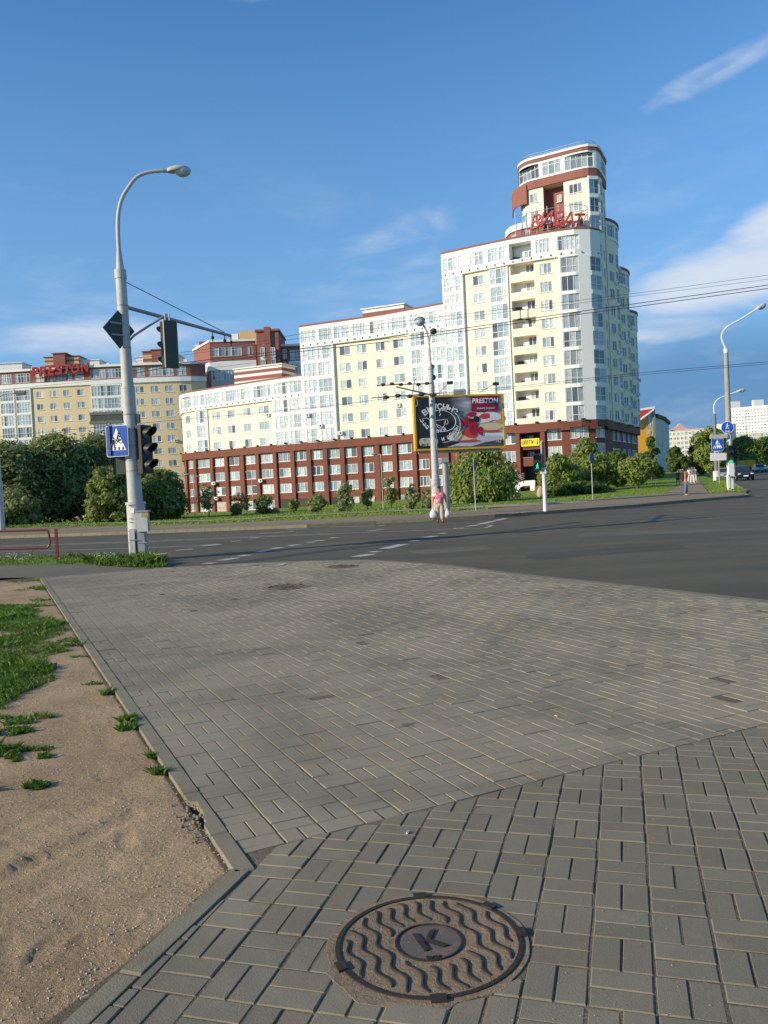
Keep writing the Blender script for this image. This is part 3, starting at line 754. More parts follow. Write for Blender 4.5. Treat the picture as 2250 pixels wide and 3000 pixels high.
gp_ = [V2(gr(x, y)) for x, y in ((-260, 1765), (60, 1772), (125, 1800), (205, 1845), (150, 1872), (185, 1905), (120, 1935), (165, 1985), (60, 2030), (20, 2075), (-260, 2090))]
gx0, gx1, gy0, gy1 = min(p.x for p in gp_), max(p.x for p in gp_), min(p.y for p in gp_), max(p.y for p in gp_)
while len(pts) < 56000:
    x, y = rng.uniform(gx0, gx1), rng.uniform(gy0, gy1); w = 0.16 * noise.noise(Vector((x * 2.3, y * 2.3, 1)))
    if not inside((x + w, y + w), gp_): continue
    q = noise.noise(Vector((x * 1.5, y * 1.5, 3))) + 0.5 * noise.noise(Vector((x * 6, y * 6, 8)))
    if q < -0.62 or rng.random() > 0.9 + q * 1.1: continue
    pts.append((x, y, sand_z(x, y) - 0.004))
for a in ((-20, 2110, 0.42, 0.26, 1700), (20, 2140, 0.26, 0.14, 900), (0, 2200, 0.40, 0.15, 1900), (85, 2212, 0.17, 0.08, 480), (-60, 2300, 0.25, 0.1, 500),
          (113, 2296, 0.09, 0.05, 520), (128, 1722, 0.5, 0.5, 520), (150, 1755, 0.45, 0.3, 420), (80, 1775, 0.7, 0.2, 260), (205, 1872, 0.22, 0.22, 300), (195, 1890, 0.3, 0.1, 160), (240, 1920, 0.22, 0.07, 160), (325, 2028, 0.10, 0.07, 170), (390, 2105, 0.075, 0.15, 620), (372, 2130, 0.11, 0.07, 240), (452, 2208, 0.055, 0.075, 260), (468, 2260, 0.085, 0.04, 280), (300, 1790, 0.2, 0.2, 60), (270, 2000, 0.12, 0.05, 60), (90, 1700, 0.9, 0.3, 300)):
    pts += patch(*a)
blades('grass', pts, 0.02, 0.06, 0.010, 1.3, M_BLADE, 'low green weeds and grass growing in patches on the sand', 2)
# verge by the mast: taller
pts = []
va, vb = vg_a, vg_b
for _ in range(6000):
    t = rng.random() * (len(va) - 1); i = int(t); k = t - i
    a = va[i].lerp(va[i + 1], k); b = vb[i].lerp(vb[i + 1], k); p = a.lerp(b, rng.random()); (pts.append((p.x, p.y, 0)) if noise.noise(Vector((p.x * 1.6, p.y * 1.6, 0))) > -.15 else None)
blades('grass', pts, 0.04, 0.13, 0.016, 0.9, M_BLADE, 'short grass along the verge behind the barrier', 13)
pts = []
for _ in range(9000):
    px = rng.gauss(395, 60); q = gr(min(max(px, 255), 478) + rng.uniform(-12, 4), 1651 + rng.uniform(-12, 11) * (1 - abs(px - 395) / 260))
    if noise.noise(Vector((q.x * 2.2, q.y * 1.2, 7))) > -.25: pts.append((q.x, q.y, 0.02))
blades('grass', pts, 0.06, 0.22, 0.026, 1.1, M_BLADE, 'long grass and weeds round the foot of the near mast', 3)
mb = MB()
for _ in range(150):
    px = rng.choice((rng.gauss(300, 22), rng.gauss(315, 15), rng.gauss(440, 18), rng.gauss(50, 40))); q = gr(px, 1652 + rng.uniform(-8, 3)); mb.ellipsoid((q.x, q.y, rng.uniform(0.1, 0.25)), (.016, .016, .009), 6, 3)
tag(mb.build('flowers', plain('white petals', (0.75, 0.75, 0.7))), 'small white clover flowers in the grass by the mast', None, None, 'stuff')
# far lawn
pts = []
for _ in range(42000):
    px = rng.uniform(-60, 2130); t = rng.random() ** 1.6
    lo = np.interp(px, FX, BK)
    y0 = gr(px, lo, 0.12); hi = y0.y + 2 + 45 * t
    a, b = ray(px, lo); x = a * hi
    if px > 1955 and px < 2075: continue
    if x > street_x(hi) - 0.3: continue
    f1_, f2_ = np.interp(px, PX, P1), np.interp(px, PX, P2)
    if px < 1500 and gr(px, f1_, .13).y < hi < gr(px, f2_, .13).y: continue
    pts.append((x, hi, terr(x, hi) + 0.08))
for _ in range(9000):
    px = rng.uniform(-60, 1440); lo = np.interp(px, FX, BK); f1_ = np.interp(px, PX, P1); p = gr(px, lo + (f1_ - lo) * rng.random(), 0.1); pts.append((p.x, p.y, 0.09))
for _ in range(4500):
    y = 57 + 40 * rng.random() ** 1.5; xl = gr(2078, 1445, .12).x + (y - 57) * 0.42; x = xl + rng.random() * (street_x(y) - 0.3 - xl); pts.append((x, y, terr(x, y) + 0.08))
blades('grass', pts, 0.03, 0.10, 0.06, 1.2, M_LAWNBLADE, 'grass of the lawn beyond the far pavement', 4)

# ------------------------------------------------------------------ MANHOLE COVERS
def ring(mb, c, r0, r1, z0, z1, n=64):
    vs = []; fs = []
    for k in range(n):
        th = 2 * math.pi * k / n; cc, ss = math.cos(th), math.sin(th)
        for r, z in ((r0, z0), (r0, z1), (r1, z1), (r1, z0)): vs.append((c.x + r * cc, c.y + r * ss, c.z + z))
    for k in range(n):
        a, b = k * 4, ((k + 1) % n) * 4
        for q in range(4): fs.append((a + q, b + q, b + (q + 1) % 4, a + (q + 1) % 4))
    mb.add(vs, fs)
def disc(mb, c, r, z, n=48): mb.add([(c.x + r * math.cos(2 * math.pi * k / n), c.y + r * math.sin(2 * math.pi * k / n), c.z + z) for k in range(n)], (tuple(range(n)),))
M_LID = NT('cast iron filled with sand')
_n = M_LID.noise(14, 5, 0.6); _f = M_LID.noise(240, 2, 0.7)
_c = M_LID.mix(M_LID.rng(_n, 0.34, 0.52), (0.19, 0.145, 0.10), (0.46, 0.34, 0.215)); _c = M_LID.mix(M_LID.rng(_f, 0.55, 0.7, 0, 0.7), _c, (0.46, 0.38, 0.29))
M_LID.bump(_f, 0.8, 0.006); M_LID = M_LID.out(_c, 0.9, 0, 0.2)
M_HUB = worn('worn iron hub', (0.15, 0.125, 0.105), 0.7, 18, 0.75, 0.2, tint=(1.5, 1.1, .8), bump=0.6, fine=200)
mort = mat_sand('mortar and sand', (0.36, 0.265, 0.165), (0.25, 0.185, 0.12), (0.5, 0.39, 0.27))
def manhole(c, r, label, letter=True, n_rib=11):
    c = Vector(c); t = thing('manhole_cover', label, 'manhole cover', c, 'manhole covers in the paving')
    mb = MB(); ring(mb, c, r * 0.95, r, -0.03, 0.0045, 72); fr = mb.build('frame', M_IRON, t, True)
    for a in (0.1, 1.62, 3.55, 4.75, 0.75):
        mb = MB(); d = Vector((math.cos(a), math.sin(a), 0)); mb.box(c + d * (r * 1.0) + Vector((0, 0, 0.001)), (0.034, 0.05, 0.018), a); mb.build('lug', M_IRON, t)
    mb = MB(); disc(mb, c, r * 0.95, -0.0025, 64); mb.build('lid', M_LID, t)
    ang = math.radians(-70); d = Vector((math.cos(ang), math.sin(ang), 0)); nrm = Vector((-d.y, d.x, 0)); hr = r * 0.362
    sp_ = 2 * r * 0.92 / (n_rib + 0.2)
    for k in range(n_rib):
        off = (k - (n_rib - 1) / 2) * sp_; runs = []; cur = []
        N_ = 44
        for q in range(N_ + 1):
            s_ = (q / N_ * 2 - 1) * r; p = d * s_ + nrm * (off + 0.0125 * math.sin(s_ / 0.0228 + 0.6))
            ok = hr * 1.16 < p.length < r * 0.915
            if ok: cur.append(c + p + Vector((0, 0, 0.001)))
            if (not ok or q == N_) and cur:
                if len(cur) > 2: runs.append(cur)
                cur = []
        for run in runs:
            mb = MB(); m = len(run); mb.tube(run, [0.003 if (i in (0, m - 1)) else 0.0056 for i in range(m)], 7); mb.build('rib', M_IRON, t, True)
    mb = MB(); ring(mb, c, hr * 0.95, hr, -0.005, 0.006, 48); mb.build('hub_rim', M_IRON, t, True)
    mb = MB(); disc(mb, c, hr * 0.955, 0.001, 40); mb.build('hub', M_HUB, t)
    if letter:
        up_ = Vector((-0.32, 0.947, 0)); rt = Vector((0.947, 0.32, 0))
        text_obj('К', 0.150, M_IRON, t, c + Vector((0.004, -0.002, 0.004)), rt, up_, 0.003, 0, 0.002, 'letter')
        text_obj('БУБГ', 0.022, M_IRON, t, c + Vector((0.012, -0.098, 0.003)), (1, 0.05, 0), (-0.05, 1, 0), 0.0015, 0, 0.0006, 'lettering')
    return t
manhole((MHC.x, MHC.y, 0.0), MHR, 'sandy cast iron manhole cover with wavy ribs and a raised letter in the near paving')
# sandy mortar round it, uneven outline
mb = MB(); rr = []
for k in range(60):
    th = 2 * math.pi * k / 60; q = MHR + 0.022 + 0.05 * max(0, noise.noise(Vector((math.cos(th) * 2.2, math.sin(th) * 2.2, 4)))) + 0.03 * (1 if 3.5 < th < 4.9 else 0)
    rr.append((MHC.x + q * math.cos(th), MHC.y + q * math.sin(th)))
mb.prism(rr, -0.01, 0.0004, 0.001); tag(mb.build('mortar_patch', mort, pav))
for (px, py, r_, lab, fl) in ((840, 1719, 0.30, 'rusty broken manhole cover further off in the paving, nearer of two', 1), (1000, 1660, 0.27, 'rusty manhole cover at the road edge of the paving', 2)):
    c = gr(px, py); c.z = 0.006; manhole(c, r_, lab, False, 9)
    mb = MB(); disc(mb, Vector((c.x, c.y, 0)), r_ + 0.10, 0.0055, 30); tag(mb.build('mortar_patch', mort, pav))
# small litter
for (px, py, lab, rz, col_) in ((247, 2926, 'cigarette end lying on the kerb edge at the bottom left', .6, (.62, .5, .36)), (1194, 2442, 'white scrap of paper on the paving above the manhole', 1.2, (.75, .74, .7)), (1630, 2100, 'pale cigarette end on the middle of the paving', 2.0, (.6, .55, .48))):
    q = gr(px, py); mb = MB(); dv = Vector((math.cos(rz), math.sin(rz), 0)); mb.tube([q - dv * .012 + Vector((0, 0, .006)), q + dv * .014 + Vector((0, 0, .006))], .0042, 7); tag(mb.build('litter', plain('litter %.2f' % rz, col_, .8)), lab, 'litter')
# chalky bicycle mark on the paving by the road edge
mb = MB()
for seg in (((675, 1657), (740, 1657), (815, 1655)), ((690, 1660), (760, 1656.5)), ((740, 1653.5), (812, 1653)), ((760, 1659), (820, 1658.5)), ((842, 1649), (866, 1648.3))): stripe(mb, [gr(x, y) for x, y in seg], 0.07, 0.0115)
q = gr(820, 1655); mb.add([(q.x - .08, q.y - .22, .0115), (q.x + .10, q.y - .22, .0115), (q.x + .12, q.y + .2, .0115), (q.x - .06, q.y + .2, .0115)], ((0, 1, 2, 3),))
tag(mb.build('paint_mark', M_PAINT, pav))

# ================================================================== BUILDINGS
class Path:
    def __init__(s, pts, step=1.4, smooth=True):
        P = [Vector((p[0], p[1], 0)) for p in pts]; out = []
        for i in range(len(P) - 1):
            p0, p1, p2, p3 = P[max(i - 1, 0)], P[i], P[i + 1], P[min(i + 2, len(P) - 1)]
            n = max(1, int((p2 - p1).length / step))
            if not smooth: n = 1
            for k in range(n):
                t = k / n
                out.append(0.5 * ((2 * p1) + (p2 - p0) * t + (2 * p0 - 5 * p1 + 4 * p2 - p3) * t * t + (3 * p1 - p0 - 3 * p2 + p3) * t ** 3) if smooth else p1.lerp(p2, t))
        out.append(P[-1]); s.p = out; s.s = [0.0]
        for a, b in zip(out, out[1:]): s.s.append(s.s[-1] + (b - a).length)
        s.n = []
        for i in range(len(out)):
            t = (out[min(i + 1, len(out) - 1)] - out[max(i - 1, 0)]).normalized(); s.n.append(Vector((t.y, -t.x, 0)))
        s.L = s.s[-1]
    def _i(s, q):
        q = min(max(q, 0), s.L); lo, hi = 0, len(s.s) - 1
        while hi - lo > 1:
            m = (lo + hi) // 2
            if s.s[m] <= q: lo = m
            else: hi = m
        return lo, (q - s.s[lo]) / (s.s[hi] - s.s[lo])
    def pos(s, q, out=0.0):
        i, t = s._i(q); return s.p[i].lerp(s.p[i + 1], t) + s.n[i].lerp(s.n[i + 1], t).normalized() * out
    def nrm(s, q): i, t = s._i(q); return s.n[i].lerp(s.n[i + 1], t).normalized()
    def of(s, px, py):
        a, _ = ray(px, py)
        for i in range(len(s.p) - 1):
            f0, f1 = s.p[i].x - a * s.p[i].y, s.p[i + 1].x - a * s.p[i + 1].y
            if f0 <= 0 <= f1: return s.s[i] + (s.s[i + 1] - s.s[i]) * f0 / (f0 - f1)
        k = min(range(len(s.p)), key=lambda i: abs(s.p[i].x - a * s.p[i].y)); return s.s[k]
    def z(s, px, py): q = s.of(px, py); return HC + ray(px, py)[1] * s.pos(q).y
WINC = {}
def window_meshes(w, h, n, tr, sill, tone):
    key = (round(w, 2), round(h, 2), n, tr, sill, tone)
    if key in WINC: return WINC[key]
    t = 0.075; mb = MB()
    mb.box((-w / 2 + t / 2, .07, h / 2), (t, .09, h)); mb.box((w / 2 - t / 2, .07, h / 2), (t, .09, h))
    mb.box((0, .07, t / 2), (w - 2 * t, .088, t)); mb.box((0, .07, h - t / 2), (w - 2 * t, .088, t))
    for k in range(1, n): mb.box((-w / 2 + w * k / n, .07, h / 2), (0.09, .082, h - 2 * t))
    if tr: mb.box((0, .068, h * tr), (w - 2 * t, .07, 0.075))
    if sill: mb.box((0, -0.03, -0.04), (w + 0.16, 0.20, 0.05))
    me = bpy.data.meshes.new('window'); me.from_pydata([tuple(v) for v in mb.v], [], mb.f); me.materials.append(M_PVC)
    pm = bpy.data.meshes.new('pane'); pm.from_pydata([(-w / 2, .095, 0), (w / 2, .095, 0), (w / 2, .095, h), (-w / 2, .095, h)], [], [(0, 1, 2, 3)]); pm.materials.append(mat_glass(n, tone))
    WINC[key] = (me, pm); return WINC[key]
class Facade:
    def __init__(s, root, path, tone='lit'): s.root = root; s.path = path; s.zones = []; s.holes = []; s.wins = []; s.tone = tone
    def zone(s, s0, s1, z0, z1, key, out=0.0, top=True): s.zones.append((s0, s1, z0, z1, key, out, top))
    def zout(s, q, z):
        for (a, b, c, d, k, o, t) in reversed(s.zones):
            if a <= q <= b and c <= z <= d: return o
        return 0.0
    def window(s, sm, w, zc, h, n=2, tr=None, sill=True, tone=None, depth=0.16):
        w, h = round(w / 0.1) * 0.1, round(h / 0.05) * 0.05
        s.holes.append((sm - w / 2, sm + w / 2, zc - h / 2, zc + h / 2, depth)); s.wins.append((sm, w, zc - h / 2, h, n, tr, sill, tone or s.tone))
    def winpx(s, col, zc, h, n=2, tr=None, sill=True, tone=None, wfix=None):
        a, b = col; w = wfix or (b - a); s.window((a + b) / 2, w, zc, h, n, tr, sill, tone)
    def build(s, mats, names):
        mbs = {}
        for (a, b, z0, z1, key, out, top) in s.zones:
            mb = mbs.setdefault(key, MB())
            hs = [h for h in s.holes if h[0] < b and h[1] > a and h[2] < z1 and h[3] > z0]
            sb = {a, b} | {q for q in s.path.s if a < q < b}; zb = {z0, z1}
            for h in hs:
                for q in h[:2]:
                    if a < q < b: sb.add(q)
                for q in h[2:4]:
                    if z0 < q < z1: zb.add(q)
            sb = sorted(sb); zb = sorted(zb); pts = [s.path.pos(q, out) for q in sb]
            for i in range(len(sb) - 1):
                if sb[i + 1] - sb[i] < 1e-6: continue
                sm = (sb[i] + sb[i + 1]) / 2; hh = [h for h in hs if h[0] < sm < h[1]]; run = None; cells = []
                for j in range(len(zb) - 1):
                    zm = (zb[j] + zb[j + 1]) / 2
                    if any(h[2] < zm < h[3] for h in hh):
                        if run: cells.append(run); run = None
                    else: run = (run[0], zb[j + 1]) if run else (zb[j], zb[j + 1])
                if run: cells.append(run)
                A, B = pts[i], pts[i + 1]
                for (c, d) in cells: mb.quad((A.x, A.y, c), (B.x, B.y, c), (B.x, B.y, d), (A.x, A.y, d))
                if out > 0:
                    A0, B0 = s.path.pos(sb[i], -0.02), s.path.pos(sb[i + 1], -0.02)
                    mb.quad((A.x, A.y, z0), (A0.x, A0.y, z0), (B0.x, B0.y, z0), (B.x, B.y, z0))
                    if top: mb.quad((A.x, A.y, z1), (B.x, B.y, z1), (B0.x, B0.y, z1), (A0.x, A0.y, z1))
            if out > 0:
                for q, P_ in ((a, pts[0]), (b, pts[-1])):
                    I = s.path.pos(q, -0.02); mb.quad((P_.x, P_.y, z0), (I.x, I.y, z0), (I.x, I.y, z1), (P_.x, P_.y, z1))
            for h in hs:
                if not (a <= (h[0] + h[1]) / 2 < b and z0 <= (h[2] + h[3]) / 2 < z1): continue
                o0 = [s.path.pos(q, out) for q in h[:2]]; o1 = [s.path.pos(q, out - h[4]) for q in h[:2]]
                for (P_, Q_) in ((o0[0], o1[0]), (o0[1], o1[1])): mb.quad((P_.x, P_.y, h[2]), (Q_.x, Q_.y, h[2]), (Q_.x, Q_.y, h[3]), (P_.x, P_.y, h[3]))
                for z in h[2:4]: mb.quad((o0[0].x, o0[0].y, z), (o0[1].x, o0[1].y, z), (o1[1].x, o1[1].y, z), (o1[0].x, o1[0].y, z))
        for key, mb in mbs.items():
            o = mb.build(names[key][0], mats[key], s.root)
            if len(names[key]) > 1: o['label'] = names[key][1]
        for (sm, w, z, h, n, tr, sill, tone) in s.wins:
            me, pm = window_meshes(w, h, n, tr, sill, tone)
            out = s.zout(sm, z + h / 2); a, b = s.path.pos(sm - w / 2, out), s.path.pos(sm + w / 2, out); m = (a + b) / 2
            # sit the frame so that its corners never leave the opening
            t = (b - a).normalized(); n_ = Vector((t.y, -t.x, 0)); mid = s.path.pos(sm, out); m = m + n_ * min(0.0, (mid - m).dot(n_)) 
            o = bpy.data.objects.new('window', me); COL.objects.link(o); o.parent = s.root
            o.location = Vector((m.x, m.y, z)) - parent_loc(s.root); o.rotation_euler = (0, 0, math.atan2(t.y, t.x))
            p = bpy.data.objects.new('pane', pm); COL.objects.link(p); p.parent = o
def roof_strip(root, path, s0, s1, z, depth, mat, name='roof', skirt=None, wallmat=None):
    mb = MB(); N_ = max(2, int((s1 - s0) / 2)); F = [path.pos(s0 + (s1 - s0) * k / N_, 0.0) for k in range(N_ + 1)]; Bk = [path.pos(s0 + (s1 - s0) * k / N_, -depth) for k in range(N_ + 1)]
    for k in range(N_): mb.quad((F[k].x, F[k].y, z), (F[k + 1].x, F[k + 1].y, z), (Bk[k + 1].x, Bk[k + 1].y, z), (Bk[k].x, Bk[k].y, z))
    mb.build(name, mat, root)
    if skirt is not None:
        mb = MB()
        for (f, b) in ((F[0], Bk[0]), (F[-1], Bk[-1])): mb.quad((f.x, f.y, skirt), (b.x, b.y, skirt), (b.x, b.y, z), (f.x, f.y, z))
        for k in range(N_): mb.quad((Bk[k].x, Bk[k].y, skirt), (Bk[k + 1].x, Bk[k + 1].y, skirt), (Bk[k + 1].x, Bk[k + 1].y, z), (Bk[k].x, Bk[k].y, z))
        mb.build('rear_wall', wallmat or M_CREAM, root)
def ac_unit(path, s_, z, parent, out=0.0, name='air_conditioner'):
    p = path.pos(s_, out + 0.2); n = path.nrm(s_); rz = math.atan2(-n.x, n.y) + math.pi
    mb = MB(); mb.box((p.x, p.y, z), (0.85, 0.34, 0.6), rz); q = p + n * 0.175
    o = mb.build(name, M_WHITE, parent)
    mb = MB(); t = Vector((-n.y, n.x, 0)); vs = [q + n * .01 + (t * math.cos(a) + Vector((0, 0, 1)) * math.sin(a)) * 0.2 + t * 0.12 + Vector((0, 0, z)) for a in [k * math.pi / 7 for k in range(14)]]
    mb.add(vs, (tuple(range(14)),)); mb.build('fan', M_DARK, o)
    return o
def rooftop_box(root, c, size, rotz, stripes, base_z, capm=None, name='roof_hut'):
    """striped plant room: stripes = [(height, material), ...] from the bottom"""
    z = base_z
    for i, (h, m) in enumerate(stripes):
        g = 0.02 * (i % 2); mb = MB(); mb.box((c[0], c[1], z + h / 2), (size[0] + g, size[1] + g, h), rotz); mb.build(name, m, root); z += h
    mb = MB(); mb.box((c[0], c[1], z + 0.1), (size[0] + 0.5, size[1] + 0.5, 0.2), rotz); mb.build('roof_slab', capm or M_TERRA, root)
    return z + 0.2

# ------------------------------------------------------------------ the main block
MAIN = thing('apartment_building', 'large cream and white apartment block on a brown base, stepping up to a rounded tower', 'apartment block', (0, 140, 0))
mp_ = Path([(-42, 182), (-41.2, 176), (-40.3, 170.6), (-39.1, 167.0), (-36.9, 164.2), (-33, 161.2), (-27, 157), (-19.5, 151.7), (-13.2, 147.8), (-0.7, 142), (5.4, 138.3), (11, 134.7), (19.2, 129.4), (24.3, 126.6), (27.4, 125.2), (30, 124.4), (32.2, 124.6), (33.8, 125.8), (35.2, 128.5), (37.2, 132.8), (39.4, 137.2), (41.9, 142.0), (44.4, 147.0), (46.9, 152.3)])
c3 = lambda x, y: (500 + x / 2.074, 850 + y / 2.074)
c1 = lambda x, y: (1200 + x / 2.37, 400 + y / 2.37)
c8 = lambda x, y: (1050 + x / 2.765, 900 + y / 2.765)
c2 = lambda x, y: (1200 + x / 2.212, 900 + y / 2.212)
cb = lambda x, y: (1100 + x / 3.607, 1130 + y / 3.607)
c6 = lambda x, y: (1400 + x / 6.9125, 1280 + y / 6.9125)
def cc(f, x0, x1, y, path=None): p = path or mp_; return (p.of(*f(x0, y)), p.of(*f(x1, y)))
sLow, sMid = mp_.of(*c3(808, 620)), mp_.of(*c8(703, 140))
sA, sC = mp_.of(*c3(70, 800)) , mp_.of(1758, 900)
sB0 = max(0.5, sA - 12)
F = Facade(MAIN, mp_)
ZB, ZL, ZM, ZH = 10.3, 22.3, 30.8, 38.7
sEnd = mp_.L
# brown base: wall, cornice, window columns
F.zone(sB0, sEnd, -4.5, 8.95, 'base'); F.zone(sB0, sEnd, 8.95, ZB, 'base', 0.5)
bcols = [(112, 142, 1060, 1), (168, 240, 1050, 3), (270, 328, 1040, 2), (358, 414, 1030, 2), (458, 514, 1025, 2), (551, 620, 1020, 3), (657, 735, 1010, 3), (755, 833, 1005, 3), (855, 932, 995, 3), (953, 1030, 985, 3), (1062, 1131, 975, 2), (1170, 1229, 967, 2), (1283, 1343, 960, 2), (1385, 1462, 950, 3)]
pil = []
tones = ['lit', 'mid', 'lit', 'mid']
for i, (x0, x1, y, n) in enumerate(bcols):
    col = cc(c3, x0, x1, y)
    for k, zc in enumerate((8.0, 5.2, 2.4, -0.5)):
        if k == 3 and i in (2, 3, 6, 7, 8, 9, 11): continue
        F.winpx(col, zc, 1.6 if i else 1.5, n, None, True, 'lit' if (i + k) % 3 else 'mid')
    pil.append(col)
for (f, x0, x1, y, n, zs) in ((cb, 462, 566, 800, 3, (8, 5.2, 2.4)), (cb, 658, 735, 790, 2, (8, 5.2, 2.4)), (cb, 910, 1010, 770, 3, (8, 5.2, 2.4)), (cb, 1120, 1255, 745, 3, (8.2, 5.4, 2.4)), (cb, 1340, 1490, 745, 3, (8.25, 5.5, 2.6)), (c2, 893, 985, 820, 3, (8.42, 5.82, 2.9)), (c2, 1042, 1158, 810, 4, (8.5, 6.0, 3.1)), (c2, 1208, 1265, 805, 2, (8.5, 6.0, 3.1))):
    col = cc(f, x0, x1, y); pil.append(col)
    for zc in zs: F.winpx(col, zc, 1.65, n, None, True, 'mid')
sW0 = mp_.of(1783, 1200)
for k in range(6):
    q = sW0 + 4 + k * 4.2
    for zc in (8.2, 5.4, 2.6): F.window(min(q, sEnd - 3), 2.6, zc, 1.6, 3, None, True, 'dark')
# entrance recess
eL, eR = mp_.of(*c6(875, 200)), mp_.of(*c6(1275, 200))
F.holes.append((eL, eR, 0.9, 8.9, 2.0))
# --- low wing
def section(s0, s1, ztop, zat, nfl, z0c, dz, wcols, bays, attic, stripe=True):
    F.zone(s0, s1, ZB, zat, 'cream')
    for (a, b, out, kmax) in bays: F.zone(a, b, ZB + 0.02, min(zat - 0.02, ZB + kmax * dz), 'white', out)
    F.zone(s0, s1, zat, ztop - 0.27, 'white', 0.42); F.zone(s0, s1, ztop - 0.27, ztop, 'trim%d' % int(ztop), 0.5)
    for (col, n, ks, w) in wcols:
        for k in range(nfl):
            if k in ks: F.winpx(col, z0c + dz * k, 1.55, n, None, True, None)
    for (col, n) in attic: F.winpx(col, (zat + ztop) / 2 - 0.1, 2.1, n, 0.72, False, 'pale')
sA0 = sB0
low_w = [(cc(c3, 90, 120, 780), 1, (0, 1, 2), 0)] + [(cc(c3, a, b, y), 2, (0, 1, 2), 0) for a, b, y in ((253, 303, 760), (345, 389, 748), (442, 486, 738), (534, 597, 728))]
lb1 = cc(c3, 160, 222, 740); lb2 = cc(c3, 640, 806, 740)
low_at = [(cc(c3, a, b, y), n) for a, b, y, n in ((48, 66, 690, 1), (73, 136, 680, 3), (149, 214, 670, 3), (220, 308, 655, 5), (323, 410, 645, 4), (415, 497, 632, 4), (513, 619, 620, 5), (637, 806, 600, 7))]
section(sA0, sLow, ZL, 18.35, 3, 11.12, 2.88, low_w, [(lb1[0] - .2, lb1[1] + .2, 0.25, 9), (lb2[0] - .3, sLow, 0.5, 9)], low_at)
for k in range(3):
    z = 11.35 + 2.84 * k
    F.winpx(lb1, z, 2.4, 3, 0.38, False, 'pale')
    for a, b in ((645, 722), (733, 803)): F.winpx(cc(c3, a, b, 720), z, 2.35, 3, 0.36, False, 'pale')
# --- middle wing
mid_w = [(cc(c3, a, b, y), 2, range(6), 0) for a, b, y in ((1030, 1096, 470), (1138, 1194, 458), (1250, 1306, 445), (1355, 1421, 430))]
mb1 = cc(c3, 812, 1000, 490)
mb2 = (mp_.of(*c8(440, 430)), sMid)
mid_at = [(cc(c3, a, b, y), n) for a, b, y, n in ((797, 891, 290, 4), (908, 988, 280, 3), (998, 1093, 265, 4), (1114, 1196, 245, 4), (1217, 1305, 230, 4), (1327, 1441, 215, 5))] + [(cc(c8, 430, 702, 140), 7)]
section(sLow, sMid, ZM, 26.85, 6, 11.12, 2.88, mid_w, [(sLow, mb1[1], 0.45, 9), (mb2[0] - .2, mb2[1], 0.5, 9)], mid_at)
for k in range(6):
    z = 11.35 + 2.86 * k
    for a, b, n in ((816, 898, 3), (905, 990, 3)): F.winpx(cc(c3, a, b, 490), z, 2.35, n, 0.36, False, 'pale')
    for a, b, n in ((445, 555, 3), (578, 718, 4)): F.winpx(cc(c8, a, b, 420), z, 2.3, n, 0.36, False, 'pale')
# --- tall wing
DZ = 2.745; Z0 = 11.36
sWing0 = sC
hi_at = [(cc(c1, a, b, y), n) for a, b, y, n in ((240, 380, 885, 4), (427, 519, 850, 3), (549, 679, 835, 5), (880, 980, 775, 4), (1030, 1176, 760, 5))]
hi_bal = cc(c1, 700, 864, 950)
hi_w = [(cc(c1, 437, 514, 990), 2, range(9), 0), (cc(c1, 902, 985, 920), 3, range(9), 0)]
hb1 = (sMid, mp_.of(*c1(378, 1040))); hb2 = cc(c1, 556, 685, 980); hb3 = (mp_.of(*c1(1046, 930)), mp_.of(*c1(1178, 930))); pier = (hb3[1], mp_.of(*c1(1242, 930)))
section(sMid, sC, ZH, 34.65, 9, Z0, DZ, hi_w, [(hb1[0], hb1[1], 0.45, 20), (hb2[0], hb2[1], 0.2, 20), (hb3[0] - .25, sC, 0.55, 20)], hi_at)
for k in range(9):
    z = Z0 + DZ * k
    F.winpx((hb1[0] + .3, hb1[1] - .3), z, 2.3, 3, 0.38, False, 'pale')
    F.winpx((hb2[0] + .15, hb2[1] - .15), z, 2.35, 3, 0.38, False, 'pale' if k < 5 else 'lit')
    F.winpx((hb3[0] + .1, hb3[1] - .1), z, 2.2 if k % 2 else 2.3, 3, 0.4 if k % 2 == 0 else None, False, 'mid')
    F.winpx((pier[1], min(sC - .1, pier[1] + 2.2)), z, 2.1, 2, 0.4, False, 'mid')
    F.holes.append((hi_bal[0], hi_bal[1], z - 0.15, z + 1.35, 1.5))
F.holes.append((cc(c1, 697, 850, 810)[0], cc(c1, 697, 850, 810)[1], 35.3, 37.7, 1.6))
F.holes.sort()
